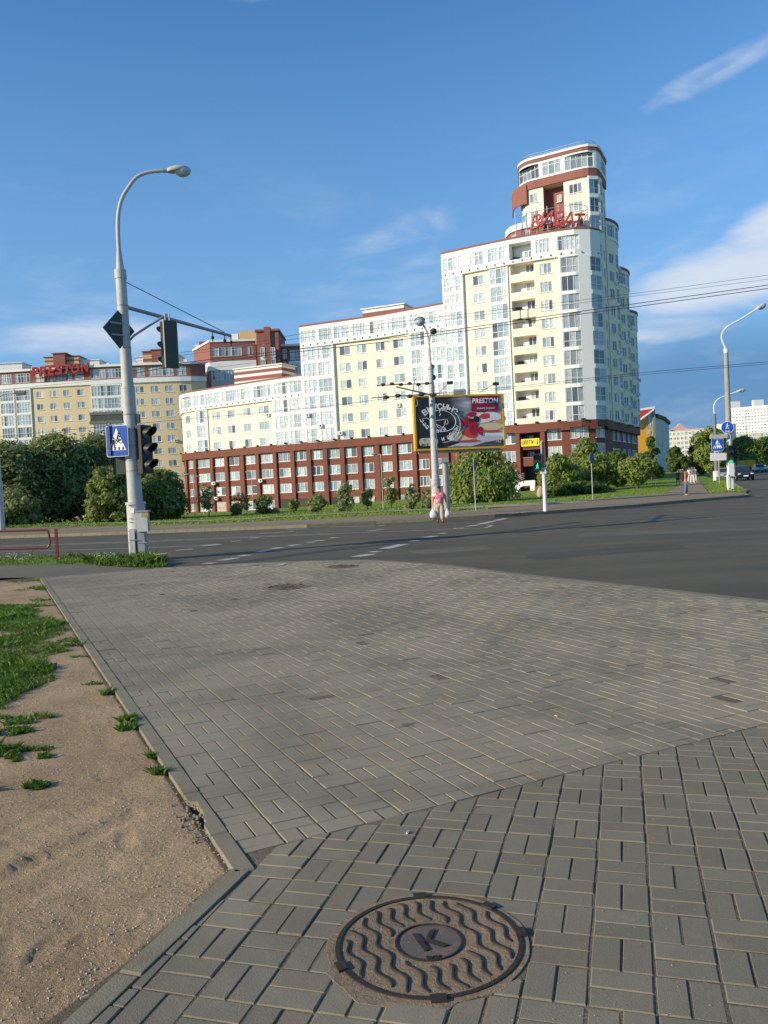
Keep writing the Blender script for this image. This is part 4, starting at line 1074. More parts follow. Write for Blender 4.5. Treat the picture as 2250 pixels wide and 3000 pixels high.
# --- right wing in the shade, stepping down as it goes back
ac_list = []
st = [(sC, sC + 6.5, 51.5), (sC + 6.5, sC + 14.5, 42.2), (sC + 14.5, sC + 22.5, 36.4), (sC + 22.5, sEnd, 30.6)]
bows = []
a, b, zt = st[0]; F.zone(a, b, ZB, 38.6, 'cream')
for i in range(2):
    q = a + (b - a) * (i + .5) / 2
    for k in range(10):
        if i == 0: F.window(q, 2.3, Z0 + DZ * k, 2.1, 3, 0.4, False, 'dark')
        else: F.window(q, 1.5, Z0 + DZ * k, 1.5, 2, None, True, 'dark')
for i_, (a, b, zt) in enumerate(st[1:]):
    b = min(b, sEnd)
    # each step of the shaded wing is one tall bowed bay
    bp = Path([tuple(mp_.pos(a + (b - a) * u / 10, 0.06 + 0.95 * math.sin(math.pi * u / 10) ** .75)[:2]) for u in range(11)], 0.8)
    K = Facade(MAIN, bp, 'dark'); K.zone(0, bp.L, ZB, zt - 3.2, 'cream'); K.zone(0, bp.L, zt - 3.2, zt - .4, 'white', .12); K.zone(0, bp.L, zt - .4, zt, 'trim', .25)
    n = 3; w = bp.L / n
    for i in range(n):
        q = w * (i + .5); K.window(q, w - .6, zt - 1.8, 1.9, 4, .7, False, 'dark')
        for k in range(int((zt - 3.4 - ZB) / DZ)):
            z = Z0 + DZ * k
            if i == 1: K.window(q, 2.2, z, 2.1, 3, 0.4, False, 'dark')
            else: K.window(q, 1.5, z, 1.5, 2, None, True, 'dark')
            if (i * 5 + k * 3 + i_) % 4 == 0: ac_list.append((bp, q + 1.15, z - .9))
    K.build({'cream': M_CREAM, 'white': M_WWALL, 'trim': M_TERRA}, {'cream': ('wall', 'cream bowed wall of the shaded wing'), 'white': ('white_wall', 'white bowed top storey of the shaded wing'), 'trim': ('roof_edge',)})
    mb = MB(); ps = [bp.pos(bp.L * k / 16, .1) for k in range(17)]; mb.add([(p.x, p.y, zt - .05) for p in ps], (tuple(range(17)),)); mb.build('roof', M_ROOF, MAIN)
    mb = MB(); mb.add([(p.x, p.y, ZB + .01) for p in [bp.pos(bp.L * k / 16, .0) for k in range(17)]], (tuple(range(17)),)); mb.build('bow_slab', M_WWALL, MAIN)
mm_ = {'base': M_BROWN, 'cream': M_CREAM, 'white': M_WWALL}; nm_ = {'base': ('base_wall', 'brown clad lower storeys'), 'cream': ('wall', 'cream rendered wall'), 'white': ('white_wall', 'white rendered bands and bays')}
for zt in (ZL, ZM, ZH): mm_['trim%d' % int(zt)] = M_TERRA; nm_['trim%d' % int(zt)] = ('roof_edge',)
F.build(mm_, nm_)
roof_strip(MAIN, mp_, sA0, sLow, ZL - .05, 15, M_ROOF, 'roof', ZB - 14); roof_strip(MAIN, mp_, sLow, sMid, ZM - .05, 15, M_ROOF, 'roof', ZB - 14); roof_strip(MAIN, mp_, sMid, sC, ZH - .05, 14, M_ROOF, 'roof', ZB - 14)
for i_, (a, b, zt) in enumerate(st): roof_strip(MAIN, mp_, a, min(b, sEnd), (zt if i_ else 38.6) - .05, 13, M_ROOF, 'roof', ZB - 14)
# pilasters between the brown window bays
def pilaster(q, w=0.75, out=0.42):
    p = mp_.pos(q, out / 2 - 0.02); n = mp_.nrm(q); rz = math.atan2(n.x, -n.y) * -1
    mb = MB(); mb.box((p.x, p.y, 2.22), (w, out, 13.4), math.atan2(-n.x, n.y) + math.pi); mb.build('pilaster', M_BROWN, MAIN)
for i in range(len(pil) - 1):
    if i in (18,): continue
    g0, g1 = pil[i][1], pil[i + 1][0]
    if i < 14: pilaster(g1 - 0.75 if g1 - g0 > 1.6 else (g0 + g1) / 2, 0.85)
    elif g1 - g0 > 2.4: pilaster(g0 + 0.55, 0.7); pilaster(g1 - 0.55, 0.7)
pilaster(pil[0][0] - 0.9); pilaster(eL - 0.4, 0.7); pilaster(eR + 0.4, 0.7)
# little lamps under the cornice and brackets under the white bands
for k in range(26):
    q = sA + 2 + k * 3.35
    if q > sC: break
    p = mp_.pos(q, 0.62); mb = MB(); mb.box((p.x, p.y, ZB + 0.12), (0.42, 0.5, 0.22), 0.3); mb.build('cornice_lamp', M_DARK, MAIN)
mb = MB()
for (a, b, z) in ((sA, sLow, 18.3), (sLow, sMid, 26.8), (sMid, sC, 34.6)):
    q = a + 0.6
    while q < b - 0.4:
        p = mp_.pos(q, 0.46); mb.box((p.x, p.y, z + 0.42), (0.16, 0.22, 0.24), 0.3); q += 1.45
tag(mb.build('bracket', plain('grey bracket', (0.3, 0.3, 0.3)), MAIN), None, None, None, 'stuff')
# balconies of the tall wing
for k in range(10):
    z = Z0 + DZ * k if k < 9 else 36.5
    a, b = hi_bal if k < 9 else cc(c1, 697, 850, 810)
    A, B = mp_.pos(a, -1.5), mp_.pos(b, -1.5); hz = 1.35 if k < 9 else 1.3
    lo = z - 0.15 if k < 9 else 35.3; hi_ = z + 1.35 if k < 9 else 37.7
    mb = MB(); mb.quad((A.x, A.y, lo - 1.1), (B.x, B.y, lo - 1.1), (B.x, B.y, hi_ + .3), (A.x, A.y, hi_ + .3)); mb.build('balcony_wall', M_WWALL, MAIN)
    t = (B - A).normalized(); L_ = (B - A).length
    for (f, w, h, zz) in ((0.72, 1.3, 1.3, lo + 0.15), (0.22, 0.8, 1.0, lo - 0.5)):
        me, pm = window_meshes(w, h, 2 if f > .5 else 1, None, False, 'mid' if k % 2 else 'dark'); m = A + t * (L_ * f) + Vector((t.y, -t.x, 0)) * 0.14
        o = bpy.data.objects.new('window', me); COL.objects.link(o); o.parent = MAIN; o.location = Vector((m.x, m.y, zz)) - parent_loc(MAIN); o.rotation_euler = (0, 0, math.atan2(t.y, t.x)); p = bpy.data.objects.new('pane', pm); COL.objects.link(p); p.parent = o
    if k in (1, 3, 6, 9): mb = MB(); q = A + t * (L_ * 0.2) + Vector((t.y, -t.x, 0)) * 0.6; mb.box((q.x, q.y, lo + .2), (0.9, .5, 0.8), 0.3); mb.build('balcony_clutter', M_DARK, MAIN)
# entrance recess
A, B = mp_.pos(eL, -2.0), mp_.pos(eR, -2.0); t = (B - A).normalized(); L_ = (B - A).length; n_ = Vector((t.y, -t.x, 0)); rz = math.atan2(t.y, t.x)
mb = MB(); mb.quad((A.x, A.y, 0.5), (B.x, B.y, 0.5), (B.x, B.y, 9.0), (A.x, A.y, 9.0)); mb.build('entrance_wall', M_BROWN, MAIN)
for zz in (3.95, 6.45):
    m = A + t * (L_ / 2) + n_ * 1.9; mb = MB(); mb.box((m.x, m.y, zz + 0.65), (L_ - 0.02, 0.14, 1.15), rz); o = mb.build('balcony_front', M_BROWN, MAIN)
    mb = MB(); mb.box((m.x, m.y, zz + 1.26), (L_ - 0.02, 0.2, 0.06), rz); mb.build('handrail', M_GREYSTEEL, o)
    m = A + t * (L_ / 2) + n_ * 1.0; mb = MB(); mb.box((m.x, m.y, zz), (L_ - 0.02, 1.94, 0.15), rz); mb.build('balcony_slab', M_BROWN, MAIN)
    me, pm = window_meshes(1.0, 1.5, 1, None, False, 'dark'); m = A + t * (L_ * .3) + n_ * 0.14; o = bpy.data.objects.new('window', me); COL.objects.link(o); o.parent = MAIN; o.location = Vector((m.x, m.y, zz + 0.7)) - parent_loc(MAIN); o.rotation_euler = (0, 0, rz); p = bpy.data.objects.new('pane', pm); COL.objects.link(p); p.parent = o
m = A + t * (L_ * .28) + n_ * 0.08; mb = MB(); mb.box((m.x, m.y, 2.35), (1.5, .1, 2.9), rz); o = mb.build('door', M_DARK, MAIN)
mb = MB(); q = m + t * 0.5 + n_ * 0.08; mb.box((q.x, q.y, 2.1), (.08, .08, .35), rz); mb.build('handle', M_GREYSTEEL, o)
# beige infill panels and open garage bays at the foot of the base
for i in (2, 3, 11):
    a, b = pil[i]; p = mp_.pos((a + b) / 2, 0.05); n = mp_.nrm((a + b) / 2); mb = MB(); mb.box((p.x, p.y, -0.6), (b - a, 0.1, 1.9), math.atan2(-n.x, n.y) + math.pi); o = mb.build('infill_panel', worn('beige panel', (0.5, 0.38, 0.3), .2, 1), MAIN)
    if i != 3:
        tt = Vector((-n.y, n.x, 0)); c = p + n * 0.09; mb = MB(); r = random.Random(i); pts = [c + tt * (-.95 + 1.9 * k / 17) + Vector((0, 0, -0.5 + r.uniform(-.45, .5))) for k in range(18)]
        mb.tube(pts, 0.07, 5); mb.build('graffiti', M_WHITE, o)
for i in (6, 7, 8, 9):
    a, b = pil[i]; p = mp_.pos((a + b) / 2, 0.03); n = mp_.nrm((a + b) / 2); mb = MB(); mb.box((p.x, p.y, -0.55), (b - a, 0.05, 2.0), math.atan2(-n.x, n.y) + math.pi); mb.build('dark_doorway', M_DARK, MAIN)
for (px, py, o_) in ((786, 1216, 0.05), (633, 1416, .4), (640, 1460, .4), (770, 1408, .4), (906, 1217, .5), (999, 1269, 0.05), (944, 1248, .5), (1169, 1187, 0.05)): ac_unit(mp_, mp_.of(px, py), mp_.z(px, py), MAIN, o_)
for p_, q, z in ac_list: ac_unit(p_, min(q, p_.L - .5), z, MAIN)
# plant rooms on the low and middle roofs
def on_roof(px, py, Y): v = at(px, py, Y); return v.x, v.y
hx = on_roof(775, 1085, 159); rooftop_box(MAIN, hx, (10.5, 5), -0.42, ((1.0, M_WWALL), (0.7, M_TERRA), (0.5, M_WWALL), (0.6, M_TERRA), (0.5, M_WWALL)), ZL - 0.3, M_WWALL)
hx = on_roof(1138, 905, 150); rooftop_box(MAIN, hx, (8.0, 5), -0.42, ((0.5, M_WWALL), (0.7, M_TERRA), (0.6, M_WWALL), (0.5, M_TERRA), (0.6, M_WWALL)), ZM - 0.3, M_WWALL)
hx = on_roof(1165, 882, 151); mb = MB(); mb.box((hx[0], hx[1], ZM + 3.0), (2.0, 1.6, 1.1), -.4); mb.build('vent_box', M_TERRA, MAIN)
# ---- tower above the tall wing
tp = Path([(25.6, 141), (24.5, 135), (24.2, 132.9), (25.0, 131.2), (26.9, 130.0), (31.2, 127.3), (33.0, 126.5), (34.2, 126.8), (35.3, 128.7), (37.2, 132.8)], 0.8)
T = Facade(MAIN, tp)
ct = lambda x, y: (1450 + x / 3.687, 420 + y / 3.687)
ta, tb = 0.0, tp.L
r0, r1 = cc(ct, 524, 746, 600, tp)
T.zone(ta, tb, 38.6, 46.9, 'cream'); T.zone(ta, tb, 46.9, 48.1, 'terra', 0.25); T.zone(ta, tb, 48.1, 50.75, 'white', 0.3); T.zone(ta, tb, 50.75, 51.2, 'stripe', 0.4); T.zone(ta, tb, 51.2, 51.55, 'white', 0.5)
T.holes.append((r0, r1, 39.5, 46.85, 1.6))
for (a, b, y, n) in ((275, 482, 350, 5), (517, 722, 310, 3), (760, 1056, 255, 5)): T.winpx(cc(ct, a, b, y, tp), 49.4, 2.1, n, 0.72, False, 'mid')
for (a, b, y, n) in ((285, 340, 580, 2), (372, 466, 550, 2), (797, 940, 460, 3)):
    for z in (45.5, 42.75): T.winpx(cc(ct, a, b, y, tp), z, 1.4, n, None, True, 'mid')
wb = cc(ct, 1008, 1098, 450, tp)
T.zone(wb[0] - .15, min(tb, wb[1] + 1.4), 38.9, 46.85, 'white', 0.45)
for z in (45.3, 42.6, 39.95):
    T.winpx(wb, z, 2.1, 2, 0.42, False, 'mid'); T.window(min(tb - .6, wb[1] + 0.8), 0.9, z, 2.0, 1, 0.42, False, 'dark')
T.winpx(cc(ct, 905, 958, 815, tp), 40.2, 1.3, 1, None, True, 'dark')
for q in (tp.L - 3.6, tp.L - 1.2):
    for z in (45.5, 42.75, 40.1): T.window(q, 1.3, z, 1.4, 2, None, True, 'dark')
T.window(tp.L - 2.6, 3.6, 49.45, 1.8, 5, .72, False, 'dark')
T.build({'cream': M_CREAM, 'white': M_WWALL, 'terra': M_TERRA, 'stripe': M_TERRA}, {'stripe': ('roof_edge',), 'cream': ('wall', 'cream tower wall'), 'white': ('white_wall', 'white top storey of the tower'), 'terra': ('roof_edge', 'terracotta bands of the tower')})
# recess back wall with two small windows
A, B = tp.pos(r0, -1.6), tp.pos(r1, -1.6); mb = MB(); mb.quad((A.x, A.y, 38.6), (B.x, B.y, 38.6), (B.x, B.y, 47), (A.x, A.y, 47)); mb.build('recess_wall', M_TERRA, MAIN)
t = (B - A).normalized(); L_ = (B - A).length; n_ = Vector((t.y, -t.x, 0))
for z in (45.0, 42.3):
    me, pm = window_meshes(0.7, 1.1, 1, None, True, 'mid'); m = A + t * (L_ * .62) + n_ * 0.15; o = bpy.data.objects.new('window', me); COL.objects.link(o); o.parent = MAIN; o.location = Vector((m.x, m.y, z - .5)) - parent_loc(MAIN); o.rotation_euler = (0, 0, math.atan2(t.y, t.x)); p = bpy.data.objects.new('pane', pm); COL.objects.link(p); p.parent = o
for (q, s_) in ((r0, 1), (r1, -1)):
    p0, p1 = tp.pos(q + s_ * .02, 0.02), tp.pos(q + s_ * .02, -1.6); mb = MB(); mb.quad((p0.x, p0.y, 39.5), (p1.x, p1.y, 39.5), (p1.x, p1.y, 46.85), (p0.x, p0.y, 46.85)); mb.build('recess_side', M_TERRA, MAIN)
mb = MB(); n = 40; ps = [tp.pos(tp.L * k / n, 0.4) for k in range(n + 1)]
mb.add([(p.x, p.y, 51.5) for p in ps], (tuple(range(len(ps))),)); mb.build('roof', M_ROOF, MAIN)
# thin rail along the tower roof
mb = MB(); ps = [tp.pos(tp.L * k / n, -0.2) for k in range(6, n + 1)]
for z in (52.0, 52.3): mb.tube([(p.x, p.y, z) for p in ps], 0.03, 4)
for p in ps[::3]: mb.tube([(p.x, p.y, 51.6), (p.x, p.y, 52.3)], 0.025, 4)
mb.build('roof_rail', M_GREYSTEEL, MAIN)
mb = MB(); p = tp.pos(tp.L * .93, -1); mb.tube([(p.x, p.y, 51.6), (p.x, p.y, 53.6)], 0.04, 5); mb.build('antenna', M_GREYSTEEL, MAIN)
# brown rounded corner box high on the left of the tower
cpth = Path([(23.5, 138), (23.0, 134.4), (23.4, 132.4), (24.6, 131.2)], 0.5)
mb = MB(); K = Facade(MAIN, cpth); K.zone(0, cpth.L, 44.8, 47.7, 'terra', 0.15); K.build({'terra': M_TERRA}, {'terra': ('corner_balcony', 'terracotta corner balcony')})
# rounded terrace in front of the tower foot: brown wall, white parapet
tr_ = Path([(22.6, 139), (21.9, 135), (22.3, 132.3), (23.7, 130.7), (25.9, 129.5), (28.0, 128.4)], 0.6)
K = Facade(MAIN, tr_, 'mid'); K.zone(0, tr_.L, 38.6, 40.75, 'terra', 0.1); K.zone(0, tr_.L, 40.75, 41.7, 'white', 0.3)
K.window(tr_.of(*ct(345, 960)), 1.0, 39.65, 1.6, 1, None, False, 'mid'); K.window(tr_.of(*ct(205, 985)), 1.2, 39.6, 1.6, 1, None, False, 'lit')
K.build({'terra': M_TERRA, 'white': M_WWALL}, {'terra': ('terrace_wall', 'terracotta terrace wall'), 'white': ('parapet', 'white terrace parapet')})
mb = MB(); ps = [tr_.pos(tr_.L * k / 14, 0.1) for k in range(15)] + [Vector((27, 134, 0))]; mb.add([(p.x, p.y, 40.8) for p in ps], (tuple(range(len(ps))),)); mb.build('terrace_floor', M_ROOF, MAIN)
# upper part of the side wing between the tower front and the first step is closed by the wing walls above

# rooftop letters of the tall wing, standing along the curved roof edge
SIGN = thing('rooftop_sign', 'red slanted Cyrillic letters on a frame along the rounded roof of the tall wing', 'sign', (26, 127, ZH))
cl = Path([(22.2, 129.6), (25.4, 127.6), (28.2, 126.2), (30.2, 125.5), (31.8, 125.7), (33.0, 126.6), (33.8, 128.0)], 0.4)
bx = [(425, 860, 'В'), (540, 830, 'И'), (672, 828, 'В'), (785, 835, 'А'), (885, 850, 'Т')]
for x, y, chx in bx:
    s_ = cl.of(*ct(x, y)); 
    p = cl.pos(s_); n = cl.nrm(s_); tdir = Vector((-n.y, n.x, 0)); zc = HC + ray(*ct(x, y))[1] * p.y
    text_obj(chx, 2.8, M_SIGNRED, SIGN, (p.x, p.y, zc), tdir, (0, 0, 1), 0.16, 0.28, 0.015, 'letter')
mb = MB()
for z in (39.6, 42.6): mb.tube([(lambda p: (p.x, p.y, z))(cl.pos(cl.L * k / 20, -0.4)) for k in range(21)], 0.05, 5)
for k in range(9): p = cl.pos(cl.L * k / 8, -0.4); mb.tube([(p.x, p.y, ZH - .05), (p.x, p.y, 43.0)], 0.06, 5); q = cl.pos(cl.L * k / 8, -1.6); mb.tube([(q.x, q.y, ZH - .05), (p.x, p.y, 42)], 0.05, 5)
mb.build('sign_frame', M_GREYSTEEL, SIGN)

# ------------------------------------------------------------------ the cream block behind, on the left
PB = thing('apartment_building', 'sand coloured apartment block with terracotta top storey behind the tall bushes', 'apartment block', (-70, 195, -2))
pb = Path([(-124, 199), (-98, 193.5), (-80, 191), (-62, 190), (-45, 191), (-39.6, 193.2)])
G_ = Facade(PB, pb, 'mid')
c4 = lambda x, y: (x / 1.843, 950 + y / 1.843)
G_.zone(0, pb.L, -8, 28.1, 'cream'); G_.zone(0, pb.L, 28.1, 29.15, 'white', 0.35); G_.zone(0, pb.L, 29.15, 32.0, 'terra'); G_.zone(0, pb.L, 32.0, 32.5, 'white', 0.45)
def pc(a, b, y): return (pb.of(*c4(a, y)), pb.of(*c4(b, y)))
for (a, b) in ((195, 232), (267, 304), (340, 378), (415, 456), (735, 778), (815, 858), (892, 936), (970, 1012)):
    col = pc(a, b, 370)
    for k in range(8 if a > 700 else 5): G_.winpx(col, 26.55 - 2.83 * k, 1.45, 2, None, True, 'lit' if (k * 7 + a) % 3 == 0 else 'mid')
for (a, b, n) in ((4, 76, 5), (90, 166, 5), (498, 580, 5), (582, 657, 4)):
    col = pc(a, b, 380); G_.zone(col[0] - .1, col[1] + .1, 28 - 2.83 * 6, 28.08, 'white', 0.3)
    for k in range(6): G_.winpx(col, 26.6 - 2.83 * k, 2.4, n, 0.42, False, 'lit' if k % 3 else 'mid')
for (a, b, n) in ((-60, -12, 4), (2, 60, 5), (80, 160, 5), (190, 236, 2), (255, 389, 7), (404, 451, 2), (489, 570, 5), (574, 656, 5), (734, 781, 2), (804, 936, 7), (956, 1006, 2)): G_.winpx(pc(a, b, 285), 30.5, 2.1, n, 0.7, False, 'lit' if n == 2 else 'mid')
qz = pb.of(*c4(4, 380)) - 3
for i in range(9):
    q = qz - 3.3 * i
    if q < 2: break
    G_.window(q, 2.4, 30.5, 2.1, 4, .7, False)
    for k in range(10): G_.window(q, 2.9 if i % 4 == 3 else 1.7, 26.55 - 2.83 * k, 2.2 if i % 4 == 3 else 1.45, 4 if i % 4 == 3 else 2, .42 if i % 4 == 3 else None, i % 4 != 3)
G_.build({'cream': M_CREAM2, 'white': M_WWALL, 'terra': M_TERRA}, {'cream': ('wall', 'sand coloured wall'), 'white': ('white_wall', 'white bands and bays'), 'terra': ('attic_wall', 'terracotta top storey')})
roof_strip(PB, pb, 0, pb.L, 32.4, 15, M_ROOF, 'roof', -8, M_CREAM2)
def hut(parent, px0, px1, py0, py1, Y, stripes, dpt=5, capm=None):
    a, b = at(px0, py1, Y), at(px1, py1, Y); zt = at((px0 + px1) / 2, py0, Y).z; zb = a.z - 1.2; tot = sum(s[0] for s in stripes); k = (zt - zb) / tot
    rooftop_box(parent, ((a.x + b.x) / 2, Y + dpt / 2), (b.x - a.x, dpt), 0.0, [(h * k, m) for h, m in stripes], zb, capm)
SC = worn('pale yellow render', (0.62, 0.45, 0.24), .1, .5)
hut(PB, 132, 232, 1046, 1077, 198, [(1, SC), (.4, M_TERRA), (.5, SC), (.4, M_TERRA), (.5, SC)]); hut(PB, 157, 192, 1036, 1075, 197.2, [(1, M_TERRA)])
hut(PB, 236, 292, 1056, 1080, 199, [(1, M_WWALL)], 5, M_WWALL); hut(PB, 400, 526, 1044, 1068, 199, [(1, M_WWALL)], 5, M_WWALL); hut(PB, 420, 470, 1030, 1068, 198, [(1, SC), (.4, M_TERRA), (.5, SC), (.4, M_TERRA)]); hut(PB, 446, 492, 1025, 1068, 197.4, [(1, M_TERRA)]); hut(PB, -40, 66, 1066, 1094, 199, [(1, M_WWALL)], 5, M_WWALL)
for px in (270, 318, 395, 472, 545): p = at(px, 1076 - px * .01, 197); mb = MB(); mb.box((p.x, p.y, 33.2), (.8, .8, 1.5)); mb.build('vent', M_WWALL, PB)
ac_unit(pb, pb.of(514, 1291), pb.z(514, 1291), PB)
RS = thing('rooftop_sign', 'red rooftop letters in Latin script above the terracotta storey behind the mast', 'sign', (-70, 189, 32.4))
a, b = at(87, 1093, 189.3), at(261, 1077, 189.3); m = (a + b) / 2
names = 'PRESTON'; wds = [1.0, 1.0, .95, .95, .95, 1.12, 1.15]; tot = sum(wds); acc = 0
for ch, w in zip(names, wds):
    p = a.lerp(b, (acc + w / 2) / tot); acc += w
    text_obj(ch, 2.9, M_SIGNRED, RS, (p.x, p.y, p.z), (b - a).normalized().xyz * 1, (0, 0, 1), 0.22, 0.22, 0.10, 'letter', 'CENTER', 1.0, 1.92)
mb = MB()
for dz in (-1.25, -0.2): mb.tube([a + Vector((0, .5, dz)), b + Vector((0, .5, dz))], 0.09, 5)
for k in range(8): p = a.lerp(b, k / 7); mb.tube([(p.x, p.y + .5, 32.4), (p.x, p.y + .5, p.z)], 0.08, 5)
mb.build('sign_frame', M_SIGNRED, RS)

# ------------------------------------------------------------------ terracotta and white block further behind
TB = thing('apartment_building', 'terracotta and white apartment block rising behind the low wing', 'apartment block', (-40, 212, 0))
p_ = [at(566, 1016, 217), at(613, 997, 205), at(748, 1003, 206)]
def c3a(x, y): return (500 + x / 2.074, 850 + y / 2.074)
tpth = Path([(p.x, p.y) for p in p_], 1, False); ztop = p_[1].z
Q = Facade(TB, tpth, 'mid'); sK = tpth.s[1]; L2 = tpth.L
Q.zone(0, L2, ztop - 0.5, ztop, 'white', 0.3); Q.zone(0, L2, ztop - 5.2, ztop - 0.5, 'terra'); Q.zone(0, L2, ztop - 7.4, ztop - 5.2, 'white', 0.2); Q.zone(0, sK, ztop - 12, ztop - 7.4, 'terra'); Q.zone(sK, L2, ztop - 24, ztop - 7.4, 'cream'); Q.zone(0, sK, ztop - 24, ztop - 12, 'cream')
def tcol(a, b, y): return (max(sK + .3, tpth.of(*c3a(a, y))), tpth.of(*c3a(b, y)))
for (a, b, n, zc, y) in ((252, 430, 9, ztop - 2.9, 362), (460, 496, 2, ztop - 2.9, 362), (245, 350, 6, ztop - 8.6, 440), (352, 440, 5, ztop - 8.8, 440), (464, 500, 2, ztop - 8.6, 450), (250, 355, 6, ztop - 12.6, 515), (360, 432, 4, ztop - 12.6, 520)): Q.winpx(tcol(a, b, y), zc, 2.2, n, 0.7 if n > 3 else None, False, 'mid')
Q.build({'cream': worn('warm grey render', (0.55, 0.52, 0.46), .1, .5), 'white': M_WWALL, 'terra': M_TERRA}, {'cream': ('wall', 'grey lower wall'), 'white': ('white_wall', 'white bands'), 'terra': ('attic_wall', 'terracotta storeys')})  # plain grey base colour for the lower wall
def block(parent, px0, px1, ytop, Y, dpt, zbot, mat, name='wall', capmat=None):
    a, b = at(px0, ytop, Y), at(px1, ytop, Y); mb = MB(); zt = at((px0 + px1) / 2, ytop, Y).z; mb.box(((a.x + b.x) / 2, Y + dpt / 2, (zt + zbot) / 2), (b.x - a.x, dpt, zt - zbot)); o = mb.build(name, mat, parent)
    if capmat: mb = MB(); mb.box(((a.x + b.x) / 2, Y + dpt / 2 - .1, zt + .2), (b.x - a.x + .6, dpt + .6, .5)); mb.build('roof_edge', capmat, parent)
    return zt
zt = block(TB, 750, 815, 970, 204.5, 14, 0, M_TERRA, 'stair_tower', M_TERRA)
block(TB, 772, 790, 957, 204.0, 5, 30, M_TERRA, 'chimney'); block(TB, 700, 750, 968, 207, 10, 20, SC, 'wall'); block(TB, 816, 960, 1012, 208, 14, 0, M_TERRA, 'wall', M_WWALL); block(TB, 845, 960, 1055, 207.7, 2, 0, M_WWALL, 'white_wall'); block(TB, 762, 806, 1022, 204.2, 2, 0, M_WWALL, 'white_wall')
block(TB, 768, 795, 1010, 204.1, 1, 38, SC, 'wall'); block(TB, 570, 747, 1006, 216, 6, 20, M_WWALL, 'wall'); block(TB, 678, 697, 978, 212, 4, 38, M_WWALL, 'roof_hut'); block(TB, 583, 600, 1000, 214, 3, 38, M_TERRA, 'roof_hut')
def bgwin(parent, px0, px1, pyc, Y, h, n, tone='mid', tr=None):
    a, b = at(px0, pyc, Y), at(px1, pyc, Y); w = round((b.x - a.x) / .1) * .1; me, pm = window_meshes(w, h, n, tr, False, tone)
    o = bpy.data.objects.new('window', me); COL.objects.link(o); o.parent = parent; o.location = Vector(((a.x + b.x) / 2, Y - .12, a.z - h / 2)) - parent_loc(parent); p = bpy.data.objects.new('pane', pm); COL.objects.link(p); p.parent = o
for (x0, x1, y, n, Y) in ((545, 573, 378, 2, 203.95), (608, 636, 378, 2, 203.95), (550, 577, 452, 2, 203.95), (612, 640, 450, 2, 203.95), (680, 705, 390, 2, 208), (725, 792, 395, 5, 208), (687, 710, 465, 2, 208), (735, 798, 475, 5, 207.6)):
    q0 = c3a(x0, y); q1 = c3a(x1, y); bgwin(TB, q0[0], q1[0], q0[1], Y, 2.4, n)

# ------------------------------------------------------------------ buildings at the end of the side street
YH = thing('house', 'yellow gabled house with red roof and white edges at the end of the shaded wing', 'house', at(1910, 1370, 252))
mb = MB(); c7 = lambda x, y, Y: at(1800 + x / 3.402, 850 + y / 3.402, Y)
def extr(parent, pts, dY, mat, name):
    mb = MB(); n = len(pts); vs = [tuple(p) for p in pts] + [(p[0], p[1] + dY, p[2]) for p in pts]
    mb.add(vs, [tuple(range(n)), tuple(range(2 * n - 1, n - 1, -1))] + [(i, i + n, (i + 1) % n + n, (i + 1) % n) for i in range(n)]); return mb.build(name, mat, parent)
YW = worn('yellow render', (0.72, 0.36, 0.05), .1, .5)
extr(YH, [c7(200, 1700, 250), c7(418, 1700, 250), c7(398, 1200, 250), c7(385, 1200, 250), c7(200, 1340, 250)], 12, YW, 'wall')
RR = worn('red roof sheet', (0.36, 0.045, 0.04), .15, .8, 0.6)
extr(YH, [c7(195, 1335, 249), c7(236, 1308, 249), c7(380, 1186, 249), c7(370, 1184, 254), c7(200, 1212, 254)], 0.4, RR, 'roof')
extr(YH, [c7(190, 1352, 248.6), c7(395, 1198, 248.6), c7(393, 1184, 248.6), c7(190, 1336, 248.6)], 1.0, M_WWALL, 'fascia'); extr(YH, [c7(180, 1212, 253.8), c7(385, 1182, 253.8), c7(400, 1182, 253.8), c7(402, 1155, 253.8), c7(180, 1196, 253.8)], .5, M_WWALL, 'fascia')
extr(YH, [c7(390, 1720, 249.4), c7(420, 1720, 249.4), c7(405, 1190, 249.4), c7(380, 1200, 249.4)], 3, worn('grey fin wall', (.25, .25, .27), .1, 1), 'fin_wall')
for (x0, x1, y0, y1, n) in ((322, 378, 1230, 1370, 3), (325, 358, 1398, 1432, 2), (325, 352, 1520, 1560, 2), (300, 345, 1650, 1690, 2)): a = c7(x0, y0, 249.9); b = c7(x1, y1, 249.9); bgwin(YH, 1800 + x0 / 3.402, 1800 + x1 / 3.402, 850 + (y0 + y1) / 2 / 3.402, 249.9, round(a.z - b.z, 1), n, 'mid', .4 if n == 3 else None)
GH = thing('apartment_building', 'low pale blue grey house with dark roof beside the yellow gable', 'house', at(1940, 1370, 265))
gp = Path([(c7(418, 1500, 252).x, 252), (c7(500, 1500, 267).x, 267), (c7(548, 1500, 292).x, 292)], 1, False); GW = worn('pale blue grey render', (.52, .54, .52), .15, .5)
K = Facade(GH, gp, 'mid'); zt = c7(420, 1275, 256).z; K.zone(0, gp.L, 0, zt, 'w'); K.zone(0, gp.L, zt, zt + 1.0, 'e', .6)
for i, q in enumerate((3.5, 9.5, 17, 24)):
    for zc in (6.6, 11.2, 15.8): K.window(q * 1.3, 3.2 if i % 2 == 0 else 2, zc, 2.1, 3 if i % 2 == 0 else 2, None, True)
K.build({'w': GW, 'e': worn('dark roof felt', (.07, .055, .05), .2, 1)}, {'w': ('wall',), 'e': ('roof_edge', 'dark mansard edge')})
roof_strip(GH, gp, 0, gp.L, zt + 1, 14, M_WWALL, 'roof', 0, GW); block(GH, 1922, 1948, 1222, 280, 8, 10, M_WWALL, 'roof_hut')
